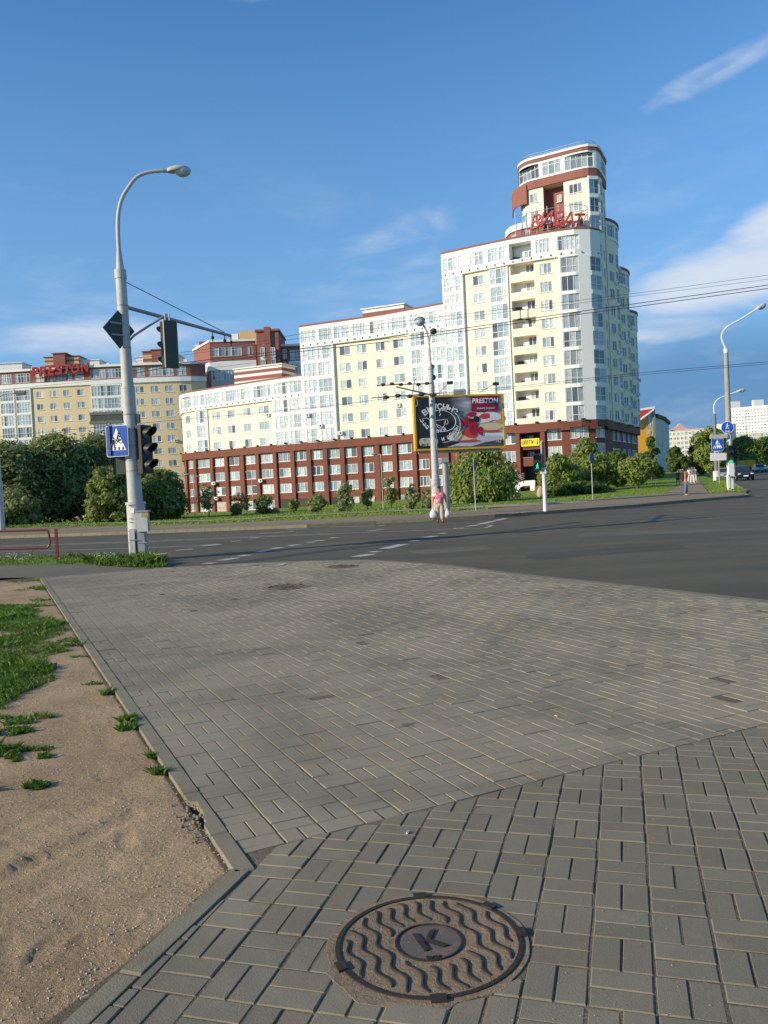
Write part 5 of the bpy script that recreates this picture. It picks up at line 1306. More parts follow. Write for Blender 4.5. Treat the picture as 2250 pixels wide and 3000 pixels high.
def far_block(label, px0, px1, ytop, Y, cols, rows, mat, tone='mid', dpt=16, roofs=(), zstep=2.9, winw=1.5, cap=M_WWALL, rot=0.0, first=2.2, balc=()):
    a, b = at(px0, ytop, Y), at(px1, ytop, Y + rot); t = thing('apartment_building', label, 'apartment block', ((a.x + b.x) / 2, Y, terr((a.x + b.x) / 2, Y)))
    path = Path([(a.x, a.y), (b.x, b.y)], 2, False); zt = (a.z + b.z) / 2; K = Facade(t, path, tone); K.zone(0, path.L, 0, zt - .6, 'w'); K.zone(0, path.L, zt - .6, zt, 'c', .3)
    for i in range(cols):
        q = path.L * (i + .5) / cols
        for r in range(rows):
            if i in balc: K.window(q, path.L / cols * .8, zt - first - zstep * r, 2.0, 4, .45, False, tone)
            else: K.window(q, winw, zt - first - zstep * r, 1.5, 2, None, True, tone)
    K.build({'w': mat, 'c': cap}, {'w': ('wall',), 'c': ('roof_edge',)}); roof_strip(t, path, 0, path.L, zt - .05, dpt, M_ROOF, 'roof', 0, mat)
    for (x0, x1, y0) in roofs: block(t, x0, x1, y0, Y + 4, 5, zt - 1, mat, 'roof_hut')
    return t, path, zt
PINK = worn('pink render', (.74, .46, .38), .1, .4); PALE = worn('pale panel', (.70, .66, .60), .15, .4)
t_, pth, zt = far_block('pale apartment block with a pink curved gable at the end of the street', 1958, 2062, 1258, 520, 9, 8, PALE, 'mid', 16, (), 2.9, 1.6, PINK, -7, 2.4, (4, 6))
a, b = at(1962, 1258, 518), at(2022, 1258, 518); mb = MB(); pts = [(a.x, 518, zt - 7)] + [(a.x, 518, zt + .2)] + [(a.x + (b.x - a.x) * k / 16, 518, zt + .2 + 2.4 * (1 - abs(k / 8 - 1)) ** .8 + 1.5 * max(0, math.sin(math.pi * min(1, max(0, (k / 16 - .36) / .28))))) for k in range(1, 16)] + [(b.x, 518, zt + .2), (b.x, 518, zt - 2)]
pts = pts[1:-1]; extr(t_, [Vector(p) for p in pts], 1.5, PINK, 'gable')
far_block('tall white apartment block with grey roof huts far right', 2135, 2330, 1188, 800, 21, 13, M_WWALL, 'mid', 16, ((2141, 2168, 1176), (2209, 2237, 1171)), 2.9, 1.7, M_WWALL, -36, 3.6, (5, 12))
far_block('long pale grey block with rows of balconies in front of the white one', 2128, 2330, 1266, 640, 18, 7, worn('grey panel', (.50, .48, .45), .15, .5), 'mid', 14, (), 2.9, 1.8, PALE, -26, 2.0, (1, 3, 5, 7, 9, 12, 15))
far_block('small plain pale block directly left of the right lamp post', 2097, 2129, 1242, 600, 3, 5, PALE, 'lit', 14, (), 2.9, 1.0, PALE, -6, 14)

# ================================================================== TREES AND SHRUBS
M_LEAF = {'willow': mat_leaf('willow leaf', (0.15, 0.185, 0.05), (0.25, 0.27, 0.11), (0.11, 0.15, 0.045), 0.48), 'dark': mat_leaf('dark leaf', (0.05, 0.09, 0.02), (0.095, 0.135, 0.034), (0.04, 0.075, 0.018), 0.4),
          'light': mat_leaf('light leaf', (0.13, 0.20, 0.03), (0.25, 0.28, 0.07), (0.09, 0.16, 0.028), 0.4), 'olive': mat_leaf('olive leaf', (0.12, 0.155, 0.035), (0.22, 0.225, 0.075), (0.09, 0.125, 0.03), 0.38)}
def crown(parent, clumps, n, size, mat, seed, droop=0.0, asp=2.3):
    n = int(n * 1.15); size *= 0.74
    r = np.random.RandomState(seed); C = np.array([c[:3] for c in clumps]); Rr = np.array([c[3:6] for c in clumps])
    wt = (Rr[:, 0] * Rr[:, 1] * Rr[:, 2]) ** 0.67; idx = r.choice(len(C), n, p=wt / wt.sum())
    d = r.normal(size=(n, 3)); d /= np.linalg.norm(d, axis=1)[:, None]; rad = 0.45 + 0.62 * r.rand(n) ** 0.55 + 0.55 * (r.rand(n) > .84) * r.rand(n); n0 = n
    p = C[idx] + d * Rr[idx] * rad[:, None]
    if droop: p[:, 2] -= droop * r.rand(n) ** 2 * Rr[idx, 2]
    nrm = d * 1.0 + r.normal(size=(n, 3)) * 0.55 + np.array([0, 0, .25]); nrm /= np.linalg.norm(nrm, axis=1)[:, None]
    u = np.cross(nrm, r.normal(size=(n, 3)))
    if droop: u = u * 0.35 + np.array([0, 0, -1.0])[None] ; u -= nrm * (u * nrm).sum(1)[:, None]
    u /= np.linalg.norm(u, axis=1)[:, None]; v = np.cross(nrm, u); s = size * (0.55 + 0.9 * r.rand(n)); a = s * asp / 2; b = s / 2
    V = np.stack([p - u * a[:, None], p + v * b[:, None] + u * (a * .1)[:, None], p + u * a[:, None], p - v * b[:, None] + u * (a * .1)[:, None]], 1).reshape(-1, 3) - np.array(parent_loc(parent))[None]
    me = bpy.data.meshes.new('crown'); me.from_pydata(V.tolist(), [], (np.arange(n)[:, None] * 4 + np.arange(4)).tolist()); me.materials.append(mat)
    o = bpy.data.objects.new('crown', me); COL.objects.link(o); o.parent = parent; return o
def tree(name, label, base, w, h, n, kind, seed, trunk_h=0.25, group=None, size=0.26, trunk_r=0.12, shape='round', droop=0.0, clumps_n=22, cat=None, depth=None):
    r = random.Random(seed); b = Vector(base); t = thing(name, label, cat or ('tree' if 'tree' in name or 'willow' in name else 'shrub'), b, group); cl = []
    d_ = depth or w
    for k in range(clumps_n):
        f = r.random(); z = trunk_h * h + (h * (1 - trunk_h)) * (0.06 + 0.88 * f)
        pr = {'round': math.sin(math.pi * min(1, 0.12 + 0.80 * f)) ** 0.6, 'bush': (1 - f ** 2.2) ** 0.5 * .97 + .08, 'cone': (1 - f) * 0.95 + 0.08, 'column': 0.95 if f < .75 else 0.95 * (1 - f) * 4}[shape]
        a = r.uniform(0, 6.283); q = r.random() ** 0.5 * (0.78 if clumps_n <= 60 else 0.92) * pr; s = r.uniform(0.16, 0.29) * (0.6 + 0.4 * pr) * (0.74 if clumps_n > 60 else 1)
        cl.append((b.x + w / 2 * q * math.cos(a), b.y + d_ / 2 * q * math.sin(a), b.z + min(z, h * (1 - s * .42)), w * s, d_ * s, min(w, h) * s * 0.85))
    mb = MB(); ht = h * max(.3, trunk_h + .25); lean = r.uniform(-.04, .04) * h
    mb.tube([b + Vector((0, 0, -.3)), b + Vector((lean * .3, 0, ht * .4)), b + Vector((lean, 0, ht)), b + Vector((lean * 1.2, 0, h * .8))], [trunk_r * 1.3, trunk_r, trunk_r * .7, trunk_r * .2], 8)
    for k in range(min(9, clumps_n)):
        c = Vector(cl[k][:3]); s0 = b + Vector((lean * .6, 0, ht * r.uniform(.45, .95))); mb.tube([s0, s0.lerp(c, .5) + Vector((0, 0, .1 * h * r.random())), c], [trunk_r * .45, trunk_r * .28, trunk_r * .1], 5)
    mb.build('trunk', M_BARK, t, True)
    crown(t, cl, n, size, M_LEAF[kind], seed, droop); return t
def on(px, py, off=0.1): return gr(px, py, off)
def wpx(px0, px1, Y): return (px1 - px0) / FPX * Y
def tree_px(name, label, px0, px1, ytop, pybase, kind, seed, n, Y=None, **kw):
    b = on((px0 + px1) / 2, pybase) if Y is None else None
    if Y is not None: v = at((px0 + px1) / 2, pybase, Y); b = Vector((v.x, Y, terr(v.x, Y) + .08))
    px_mid = (px0 + px1) / 2; tp_ = at(px_mid, ytop, b.y); bx_ = at(px_mid, (ytop + pybase) / 2, b.y).x
    b.x = bx_; h = tp_.z - b.z; w = wpx(px0, px1, b.y); return tree(name, label, b, w, h, n, kind, seed, **kw)
G1 = 'tall bushes on the lawn left'
tree_px('willow_tree', 'large dark willow furthest left on the lawn, cut by the picture edge', -150, 150, 1300, 1535, 'willow', 1, 15000, 70, trunk_h=.08, shape='bush', clumps_n=130, group=G1, size=.24)
tree_px('willow_tree', 'tallest dark willow behind the blue crossing sign, left peak', 50, 290, 1272, 1535, 'willow', 2, 16000, 73, trunk_h=.08, shape='bush', clumps_n=130, group=G1, size=.24)
tree_px('willow_tree', 'dark willow just behind the mast and the crossing sign', 190, 440, 1272, 1535, 'willow', 3, 16000, 76, trunk_h=.08, shape='bush', clumps_n=130, group=G1, size=.24)
tree_px('bush', 'lighter green round bush at the left foot of the mast', 262, 398, 1362, 1532, 'olive', 4, 8000, 66, trunk_h=.05, shape='bush', clumps_n=78, group=G1, size=.22)
tree_px('bush', 'dark green bush between the mast and the brown base', 405, 545, 1378, 1524, 'olive', 5, 8500, 69, trunk_h=.05, shape='bush', clumps_n=78, group=G1, size=.22)
tree_px('bush', 'low dark bush filling the gap behind the lower traffic light', 330, 470, 1390, 1528, 'dark', 6, 6000, 78, trunk_h=.05, shape='bush', clumps_n=20, group=G1, size=.24)
tree_px('bush', 'low bush at the left picture edge below the big willow', -80, 120, 1440, 1545, 'willow', 7, 6000, 64, trunk_h=.05, shape='bush', clumps_n=22, group=G1, size=.22)
G2 = 'saplings and bushes before the brown base'
for i, (x0, x1, yt, yb, k, n, lab) in enumerate(((575, 645, 1415, 1515, 'olive', 378, 'thin sapling nearest the left corner of the brown base'), (670, 730, 1440, 1508, 'olive', 294, 'sparse sapling before the graffiti panels'), (672, 708, 1478, 1510, 'willow', 550, 'small round dark bush below the sparse sapling'), (740, 815, 1452, 1506, 'willow', 1100, 'dark bushy shrub before the white windows of the base'), (895, 960, 1450, 1500, 'willow', 900, 'dark shrub before the garage doors of the base'), (840, 880, 1462, 1503, 'olive', 210, 'low thin shrub left of the garage doors'), (985, 1050, 1420, 1496, 'willow', 630, 'small willowy tree between two brown pilasters'), (1050, 1100, 1435, 1492, 'olive', 336, 'scrubby sapling right of the small willowy tree'), (1115, 1175, 1395, 1490, 'olive', 462, 'sparse sapling left of the tall lamp pole'), (1180, 1240, 1420, 1492, 'willow', 630, 'bushy sapling touching the lamp pole from the left'), (1225, 1290, 1440, 1490, 'willow', 750, 'dark bush behind the woman and the lamp pole'))):
    tree_px('sapling_tree' if n < 480 else 'bush', lab, x0, x1, yt, yb, k, 20 + i, n, None, trunk_h=.2 if n < 480 else .04, shape='round' if n < 480 else 'bush', trunk_r=.045, group=G2, size=.17, clumps_n=12)
G3 = 'willows and trees on the right lawn'
tree_px('willow_tree', 'drooping pale willow under the billboard', 1315, 1510, 1300, 1482, 'light', 40, 13000, 68, trunk_h=.06, shape='bush', droop=1.3, clumps_n=102, group=G3, size=.2)
tree_px('bush', 'dark shrub between the drooping willow and the white stairs', 1462, 1520, 1412, 1466, 'willow', 41, 2200, 76, trunk_h=.05, shape='bush', clumps_n=16, group=G3, size=.2)
tree_px('willow_tree', 'pale willow just right of the pedestrian signal', 1588, 1695, 1330, 1452, 'light', 42, 8500, 79, trunk_h=.08, shape='bush', droop=1.0, clumps_n=78, group=G3, size=.21)
tree_px('tree', 'mid green rounded tree behind the blank round sign', 1675, 1800, 1335, 1448, 'light', 43, 8500, 83, trunk_h=.18, clumps_n=72, group=G3, size=.22)
tree_px('tree', 'tall loose tree above the pale willow before the corner windows', 1670, 1775, 1283, 1430, 'olive', 44, 5500, 94, trunk_h=.2, clumps_n=20, group=G3, size=.22)
tree_px('bush', 'long dark low hedge of shrubs at the foot of the right willows', 1610, 1790, 1412, 1462, 'dark', 45, 6500, 74, trunk_h=.03, shape='bush', clumps_n=78, group=G3, size=.18, depth=2.5)
tree_px('tree', 'dark tree in the shade between the rounded trees', 1760, 1850, 1330, 1440, 'dark', 46, 5500, 92, trunk_h=.12, clumps_n=18, group=G3, size=.22)
tree_px('tree', 'small round lollipop tree with a clear trunk on the right lawn', 1822, 1908, 1335, 1442, 'light', 47, 7500, 80, trunk_h=.24, clumps_n=22, group=G3, size=.19)
G4 = 'trees along the side street'
tree_px('tree', 'dark upright tree before the yellow gabled house', 1878, 1938, 1278, 1400, 'dark', 60, 4500, 125, trunk_h=.06, shape='column', clumps_n=20, group=G4, size=.3)
tree_px('bush', 'dark shrub at the foot of the shaded wing', 1830, 1900, 1352, 1405, 'dark', 61, 2800, 118, trunk_h=.05, shape='bush', clumps_n=14, group=G4, size=.28)
tree_px('tree', 'dark tree below the pink gabled block', 1955, 2012, 1310, 1392, 'dark', 62, 3600, 190, trunk_h=.1, clumps_n=18, group=G4, size=.42)
tree_px('tree', 'dark tree at the far end of the side path', 2000, 2060, 1316, 1390, 'dark', 63, 3600, 210, trunk_h=.1, clumps_n=18, group=G4, size=.42)
tree_px('tree', 'tall leafy tree just left of the right lamp post', 2038, 2128, 1252, 1398, 'light', 64, 9000, 120, trunk_h=.14, clumps_n=30, group=G4, size=.3)
tree_px('tree', 'dark tree behind the tall leafy tree, left side', 2022, 2080, 1290, 1395, 'dark', 65, 4200, 140, trunk_h=.1, clumps_n=20, group=G4, size=.32)
tree_px('tree', 'leafy tree right of the lamp post above the dark car', 2140, 2210, 1278, 1392, 'light', 66, 5000, 165, trunk_h=.15, clumps_n=20, group=G4, size=.36)
tree_px('tree', 'broad dark tree over the yellow truck', 2175, 2262, 1288, 1390, 'dark', 67, 6500, 185, trunk_h=.2, clumps_n=78, group=G4, size=.38)
tree_px('tree', 'dark tree at the right picture edge behind the silver car', 2215, 2330, 1280, 1388, 'dark', 68, 6500, 205, trunk_h=.15, clumps_n=78, group=G4, size=.42)

# ================================================================== STREET FURNITURE
class LF:
    """local frame: origin, facing direction (horizontal), right as the viewer in front of it sees it"""
    def __init__(s, o, f): s.o = Vector(o); s.f = Vector((f[0], f[1], 0)).normalized(); s.r = Vector((-s.f.y, s.f.x, 0)); s.u = Vector((0, 0, 1)); s.R = Matrix((s.r, -s.f, s.u)).transposed()
    def __call__(s, x, y, z): return s.o + s.r * x + s.f * y + s.u * z      # y: towards the viewer
def poly_plate(parent, L, pts, y, mat, name, th=0.01):
    n = len(pts); mb = MB(); vs = [L(p[0], y, p[1]) for p in pts] + [L(p[0], y - th, p[1]) for p in pts]
    mb.add(vs, [tuple(range(n)), tuple(range(2 * n - 1, n - 1, -1))] + [(i, i + n, (i + 1) % n + n, (i + 1) % n) for i in range(n)]); return mb.build(name, mat, parent)
def rrect(w, h, r, n=4, cx=0, cz=0):
    out = []
    for (sx, sz, a0) in ((1, 1, 0), (-1, 1, 90), (-1, -1, 180), (1, -1, 270)):
        for k in range(n + 1): a = math.radians(a0 + 90 * k / n); out.append((cx + sx * (w / 2 - r) + r * math.cos(a), cz + sz * (h / 2 - r) + r * math.sin(a)))
    return out
def circ(r, n=28, cx=0, cz=0): return [(cx + r * math.cos(2 * math.pi * k / n), cz + r * math.sin(2 * math.pi * k / n)) for k in range(n)]
M_BLACK = plain('black print', (0.015, 0.015, 0.018), 0.6); M_SIGNWHITE = plain('white sign print', (0.80, 0.80, 0.80), 0.45); M_SIGNBACK = worn('sign back', (0.16, 0.165, 0.155), 0.3, 6, 0.6); M_OLIVE = worn('olive plate back', (0.075, 0.085, 0.072), 0.3, 8, .6)
M_GREENLIT = plain('green signal light', (0.01, 0.75, 0.32), 0.4, 0, .4, 1.1); M_LENSOFF = plain('dark signal lens', (0.03, 0.03, 0.028), 0.2)
def stroke(parent, L, pts, w, y, mat, name):
    mb = MB(); P3 = [L(p[0], y, p[1]) for p in pts]; mb.tube(P3, w / 2, 5); return mb.build(name, mat, parent)
def walker(parent, L, cx, cz, s, y, mat, name='pictogram'):
    mb = MB(); P = lambda x, z: L(cx + x * s, y, cz + z * s)
    mb.tube([P(.02, .40), P(-.02, .08)], [.085 * s, .07 * s], 6); mb.tube([P(-.02, .1), P(.14, -.15), P(.12, -.46)], .05 * s, 5); mb.tube([P(-.02, .1), P(-.14, -.2), P(-.26, -.44)], .05 * s, 5)
    mb.tube([P(.03, .36), P(.2, .18), P(.27, .08)], .035 * s, 5); mb.tube([P(0, .36), P(-.18, .22), P(-.2, .02)], .035 * s, 5); mb.ellipsoid(P(.05, .56), (.095 * s,) * 3, 8, 5)
    return mb.build(name, mat, parent)
def cyclist(parent, L, cx, cz, s, y, mat):
    mb = MB(); P = lambda x, z: L(cx + x * s, y, cz + z * s)
    for dx in (-.28, .28): mb.tube([P(dx + .2 * math.cos(a), -.3 + .2 * math.sin(a)) for a in [k * math.pi / 6 for k in range(13)]], .022 * s, 4)
    mb.tube([P(-.28, -.3), P(-.08, 0), P(.2, -.02), P(.28, -.3)], .022 * s, 4); mb.tube([P(-.1, .02), P(.02, .36), P(.2, .12)], .05 * s, 5); mb.tube([P(-.08, .02), P(.06, -.12), P(-.02, -.34)], .045 * s, 5); mb.ellipsoid(P(.08, .5), (.09 * s,) * 3, 8, 5)
    return mb.build('pictogram', mat, parent)
def crossing_sign(label, o, f, size=0.9, bike=True, wratio=0.72):
    t = thing('crossing_sign', label, 'road sign', o, 'blue crossing signs'); L = LF(o, f); w, h = size * wratio, size
    poly_plate(t, L, rrect(w, h, .05), 0.0, M_SIGNWHITE, 'plate', .025); poly_plate(t, L, rrect(w - .03, h - .03, .045), 0.006, M_BLUE, 'face', .005)
    poly_plate(t, L, [(-w * .4, -h * .3), (w * .4, -h * .3), (0, h * .42)], 0.012, M_SIGNWHITE, 'triangle', .005)
    for k in range(4): x = w * (-.27 + .18 * k); poly_plate(t, L, [(x - w * .05, -h * .285), (x + w * .03, -h * .285), (x + w * .03, -h * .19), (x - w * .02, -h * .19)], 0.017, M_BLACK, 'stripe', .004)
    walker(t, L, -w * .17 if bike else 0, -h * .07, h * .30, .02, M_BLACK)
    if bike: cyclist(t, L, w * .06, h * .08, h * .32, .02, M_BLACK)
    return t
def traffic_light(label, o, f, n=3, s=0.36, lit=None, group='traffic lights'):
    t = thing('traffic_light', label, 'traffic light', o, group); L = LF(o, f); h = s * n
    mb = MB(); mb.box(L(0, -.09, 0), (s * .92, .18, h), 0, 0, L.R); mb.build('housing', M_DARK, t)
    for k in range(n):
        z = h / 2 - s * (k + .5); r = s * .37; m = M_LENSOFF
        if lit is not None and lit == k: m = M_GREENLIT
        poly_plate(t, L, circ(r * .92, 20, 0, z), 0.012, m, 'lens', .01)
        mb = MB(); N_ = 13; vs = []; fs = []
        for i in range(N_):
            a = math.radians(-28 + 236 * i / (N_ - 1)); d = .06 + .26 * max(0.0, math.sin((a + .5) / 1.0 * .76)) ** .8
            for rr in (r, r * .95):
                for yy in (0.0, d): vs.append(L(rr * math.cos(a), yy, z + rr * math.sin(a)))
        for i in range(N_ - 1):
            q = i * 4; w = q + 4; fs += [(q, q + 1, w + 1, w), (q + 2, w + 2, w + 3, q + 3), (q + 1, q + 3, w + 3, w + 1)]
        mb.add(vs, fs); mb.build('visor', M_DARK, t, True)
    return t
def lamp_head(parent, p, d, L_=0.62, r=0.16, glass=True):
    """cobra head luminaire: p its neck, d its pointing direction"""
    d = Vector(d).normalized(); z = Vector((0, 0, 1)); z = (z - d * z.dot(d)).normalized(); y = z.cross(d); R = Matrix((d, y, z)).transposed(); mb = MB()
    mb.ellipsoid(p + d * L_ * .42, (L_ * .5, r, r * .62), 14, 8, R, -.35, 1); o = mb.build('lamp_head', M_GREYPAINT, parent, True)
    mb = MB(); mb.ellipsoid(p + d * L_ * .62 - z * r * .15, (L_ * .36, r * .95, r * .95), 14, 6, R, -1, .1); mb.build('lamp_glass', M_LENS, parent, True)
    mb = MB(); mb.tube([p - d * .12, p + d * .1], [.05, .055], 8); mb.build('lamp_neck', M_GREYSTEEL, parent, True)
def curve(pts, n=5):
    P = [Vector(p) for p in pts]; out = []
    for i in range(len(P) - 1):
        p0, p1, p2, p3 = P[max(i - 1, 0)], P[i], P[i + 1], P[min(i + 2, len(P) - 1)]
        for k in range(n): t = k / n; out.append(.5 * ((2 * p1) + (p2 - p0) * t + (2 * p0 - 5 * p1 + 4 * p2 - p3) * t * t + (3 * p1 - p0 - 3 * p2 + p3) * t ** 3))
    return out + [P[-1]]

# ---- near mast
b0 = gr(408, 1640); YM = b0.y; pxm = FPX / YM
MAST = thing('street_lamp', 'tall pale grey lamp mast with curved arm, nearest on the left beside the weeds', 'street lamp', b0)
axis = lambda py: (lambda z: Vector((b0.x - 0.010 * z, YM, z)))(at(400, py, YM).z)
def seg(y0, y1, r0, r1, name, mat=M_GREYPAINT, n=24):
    mb = MB(); mb.tube([axis(y0), axis(y1)], [r0, r1], n); return mb.build(name, mat, MAST, True)
seg(1660, 1473, 0.245, 0.238, 'mast_foot'); seg(1478, 1470, 0.262, 0.262, 'collar'); seg(1471, 1132, 0.188, 0.172, 'pole'); seg(1138, 1133, .18, .165, 'collar'); seg(1134, 805, 0.150, 0.134, 'pole'); seg(815, 789, .152, .152, 'collar'); seg(790, 733, .105, .062, 'cone')
armpx = [(0, 735), (1, 672), (5.5, 624), (17, 581), (37, 545), (62, 512), (98, 494), (148, 485)]
zc = lambda dx, py: (lambda z: Vector((b0.x - .010 * z + dx / pxm, YM + dx / pxm * .25, z)))(at(348 + dx, py, YM).z)
arm = curve([zc(dx, py) for dx, py in armpx], 4); mb = MB(); mb.tube(arm, [.055 - .012 * k / len(arm) for k in range(len(arm))], 12); mb.build('lamp_arm', M_GREYPAINT, MAST, True)
lamp_head(MAST, arm[-1], (1, .25, .12), 0.62, .18)
for py in (1556, 1590, 1380, 1350, 1306, 1260, 1215, 1020, 895): mb = MB(); r = .247 if py > 1475 else (.19 if py > 1140 else .150); mb.tube([axis(py), axis(py - 3)], r, 20); mb.build('strap', M_GREYSTEEL, MAST, True)
for (x0, y0, x1, y1, d, m) in ((402, 1499, 437, 1556, 1, M_GREYPAINT),): pass
def boxpx(parent, x0, y0, x1, y1, Y, dp, mat, name, rz=0.0):
    a, c = at(x0, y0, Y), at(x1, y1, Y); mb = MB(); mb.box((a + c) / 2, (abs(c.x - a.x), dp, abs(a.z - c.z)), rz); return mb.build(name, mat, parent)
bx_ = thing('control_box', 'grey control box with a faded yellow label strapped to the mast', 'control box', at(420, 1556, YM - .3)); boxpx(bx_, 402, 1498, 437, 1556, YM - .33, .22, M_GREYPAINT, 'box'); boxpx(bx_, 401, 1496, 438, 1499.5, YM - .33, .26, M_GREYSTEEL, 'lid'); o = boxpx(bx_, 413, 1503, 434, 1514, YM - .446, .006, worn('faded yellow label', (.42, .33, .12), .3, 20), 'sticker')
cb_ = thing('cable_cabinet', 'narrow grey cable cabinet standing against the foot of the mast', 'cabinet', at(392, 1650, YM - .3)); boxpx(cb_, 381, 1550, 402, 1650, YM - .32, .2, M_GREYPAINT, 'cabinet'); boxpx(cb_, 403, 1556, 431, 1650, YM - .27, .24, M_GREYSTEEL, 'rear_cabinet'); boxpx(cb_, 380, 1581, 403, 1582.5, YM - .43, .01, M_GREYSTEEL, 'hinge'); boxpx(cb_, 404, 1589, 431, 1590.5, YM - .4, .02, M_GREYSTEEL, 'seam')
nt_ = thing('paper_notice', 'torn white paper notice stuck on the mast foot', 'notice', at(386, 1500, YM - .25)); 
L = LF(at(387, 1497, YM - .247), (-.12, -1)); poly_plate(nt_, L, [(-.055, -.07), (.05, -.06), (.055, .07), (-.05, .075)], 0, M_SIGNWHITE, 'paper', .002)
for k, (px, py) in enumerate(((382, 1482), (384, 1520), (383, 1530))): L = LF(at(px, py, YM - .249), (-.1, -1)); poly_plate(nt_, L, [(-.05, -.006), (.05, -.01), (.045, .008), (-.045, .01)], 0, M_SIGNBACK, 'glue_mark', .001)
# span arm over the road with stay
sa = at(372, 897, YM); ea = sa + Vector((3.0, 3.4, -0.12)); 
def fit_y(px, py, z): a, b = ray(px, py); Y = (z - HC) / b; return Vector((a * Y, Y, z))
ea = fit_y(676, 984, sa.z - 0.02) if True else ea
mb = MB(); mb.tube([axis(895), ea], [.052, .045], 10); mb.build('span_arm', M_GREYSTEEL, MAST, True)
st0 = Vector((axis(826).x + .12, YM, at(370, 826, YM).z)); mb = MB(); mb.tube([st0, axis(897).lerp(ea, .93) + Vector((0, 0, .06))], .012, 6); mb.build('stay_wire', M_WIRE, MAST)
bp = axis(897).lerp(ea, .36); mb = MB(); mb.tube([Vector((axis(998).x + .10, YM, at(385, 1000, YM).z)), Vector((axis(985).x + .25, YM, at(390, 983, YM).z)), at(490, 920, YM + .3)], .03, 8); mb.build('bracket_arm', M_GREYSTEEL, MAST, True)
for f_ in (.80, .93, 1.0): p = axis(897).lerp(ea, f_); mb = MB(); mb.tube([p, p - Vector((0, 0, .32))], .018, 6); mb.ellipsoid(p - Vector((0, 0, .2)), (.05, .05, .06), 8, 5); mb.build('insulator', M_DARK, MAST, True)
# lights and signs on the mast
o = at(489, 1012, YM + .25); TL = traffic_light('three lamp traffic light seen from behind, hanging from the bracket above the road', o, (-.75, .66), 3, .40); o2 = LF(o, (-.75, .66))
mb = MB(); mb.box(o2(0, -.19, 0), (.42, .02, 1.24), 0, 0, o2.R); mb.build('back_plate', M_OLIVE, TL); mb = MB(); mb.tube([o2(-.05, -.1, .6), o2(-.05, -.1, .82)], .02, 6); mb.tube([o2(.08, -.1, .6), o2(.08, -.1, .82)], .02, 6); mb.build('hanger', M_GREYSTEEL, TL)
mb = MB(); mb.box(o2(.202, -.185, 0), (.018, .04, 1.24), 0, 0, o2.R); mb.box(o2(-.202, -.185, 0), (.018, .04, 1.24), 0, 0, o2.R); mb.build('rim', M_YELLOW if False else worn('worn pale rim', (.45, .38, .28), .4, 8), TL)
o = at(431, 1316, YM - .1); t2 = traffic_light('black three lamp traffic light on the right side of the mast, facing right', o, (.86, -.5), 3, .42); mb = MB(); mb.tube([axis(1386) + Vector((.1, -.1, 0)), at(425, 1384, YM - .1)], .03, 6); mb.tube([axis(1250) + Vector((.1, -.1, 0)), at(422, 1252, YM - .1)], .03, 6); mb.build('bracket', M_GREYSTEEL, t2)
crossing_sign('blue pedestrian and cyclist crossing sign on the left side of the near mast', at(343, 1292, YM - .24), (-.25, -1), .81, True, .79)
rb = thing('traffic_sign', 'grey back of a second sign panel fixed behind the blue crossing sign', 'road sign', at(318, 1290, YM)); L = LF(at(316, 1290, YM + .05), (-.93, -.35)); poly_plate(rb, L, rrect(.62, .80, .05), 0, M_SIGNBACK, 'plate', .02); poly_plate(rb, L, rrect(.66, .84, .05), -.021, M_SIGNWHITE, 'rim', .01)
dk = thing('back_board', 'black board below the crossing sign on the left of the mast', 'board', at(352, 1360, YM)); boxpx(dk, 334, 1335, 369, 1389, YM + .12, .1, M_OLIVE, 'board'); boxpx(dk, 332, 1335, 334.5, 1389, YM + .1, .12, M_DARK, 'edge')
# diamond sign seen from behind, edge of it showing past the mast
dm = thing('diamond_sign', 'dark back of a diamond shaped sign high on the near mast', 'road sign', at(335, 965, YM)); L = LF(at(349, 965, YM - .22), (.78, -.63)); poly_plate(dm, L, [(-.47, 0), (0, -.50), (.47, 0), (0, .50)], 0, worn('green grey sign back', (.06, .085, .075), .3, 8, .6), 'plate', .02)
mb = MB(); mb.box(L(0, .02, .15), (.5, .03, .04), 0, 0, L.R); mb.box(L(0, .02, -.15), (.5, .03, .04), 0, 0, L.R); mb.build('bracket', M_GREYSTEEL, dm)
sn = thing('street_name_plate', 'dark grey green street name box seen from behind on the mast', 'street sign', at(314, 1223, YM)); o = boxpx(sn, 266, 1212, 361, 1237, YM - .05, .12, M_OLIVE, 'box'); boxpx(sn, 264.5, 1209.5, 362, 1213, YM - .05, .15, M_SIGNBACK, 'top_rim'); boxpx(sn, 264.5, 1235, 362, 1239, YM - .05, .15, M_SIGNBACK, 'bottom_rim'); boxpx(sn, 402, 1214, 410, 1240, YM - .05, .15, M_OLIVE, 'stub')

# ---- barrier rail at the left edge
RL = thing('guard_rail', 'rust red tubular pedestrian barrier at the left edge beside the verge', 'barrier', gr(157, 1637)); YR = gr(157, 1638).y
g0 = gr(157, 1640); pr = [at(x, y, YR) for x, y in ((-420, 1565), (0, 1556.5), (128, 1553), (140, 1558), (144, 1570), (146, 1592), (140, 1602), (125, 1605.5), (0, 1609), (-420, 1622))]
for p in pr: p.z = p.z
mb = MB(); mb.tube(curve(pr, 3), .032, 8); mb.build('rail', M_RAIL, RL, True)
mb = MB(); a = at(150, 1550, YR); mb.box((g0.x, YR, (a.z + .0) / 2), (.075, .06, a.z)); mb.build('post', M_RAIL, RL); mb = MB(); g = at(145, 1580, YR); mb.box((g.x + .07, YR, g.z), (.14, .04, .04)); mb.build('clip', M_RAIL, RL)
mb = MB(); g = gr(-420, 1655); mb.box((pr[0].x, YR, .45), (.075, .06, .9)); mb.build('post', M_RAIL, RL)

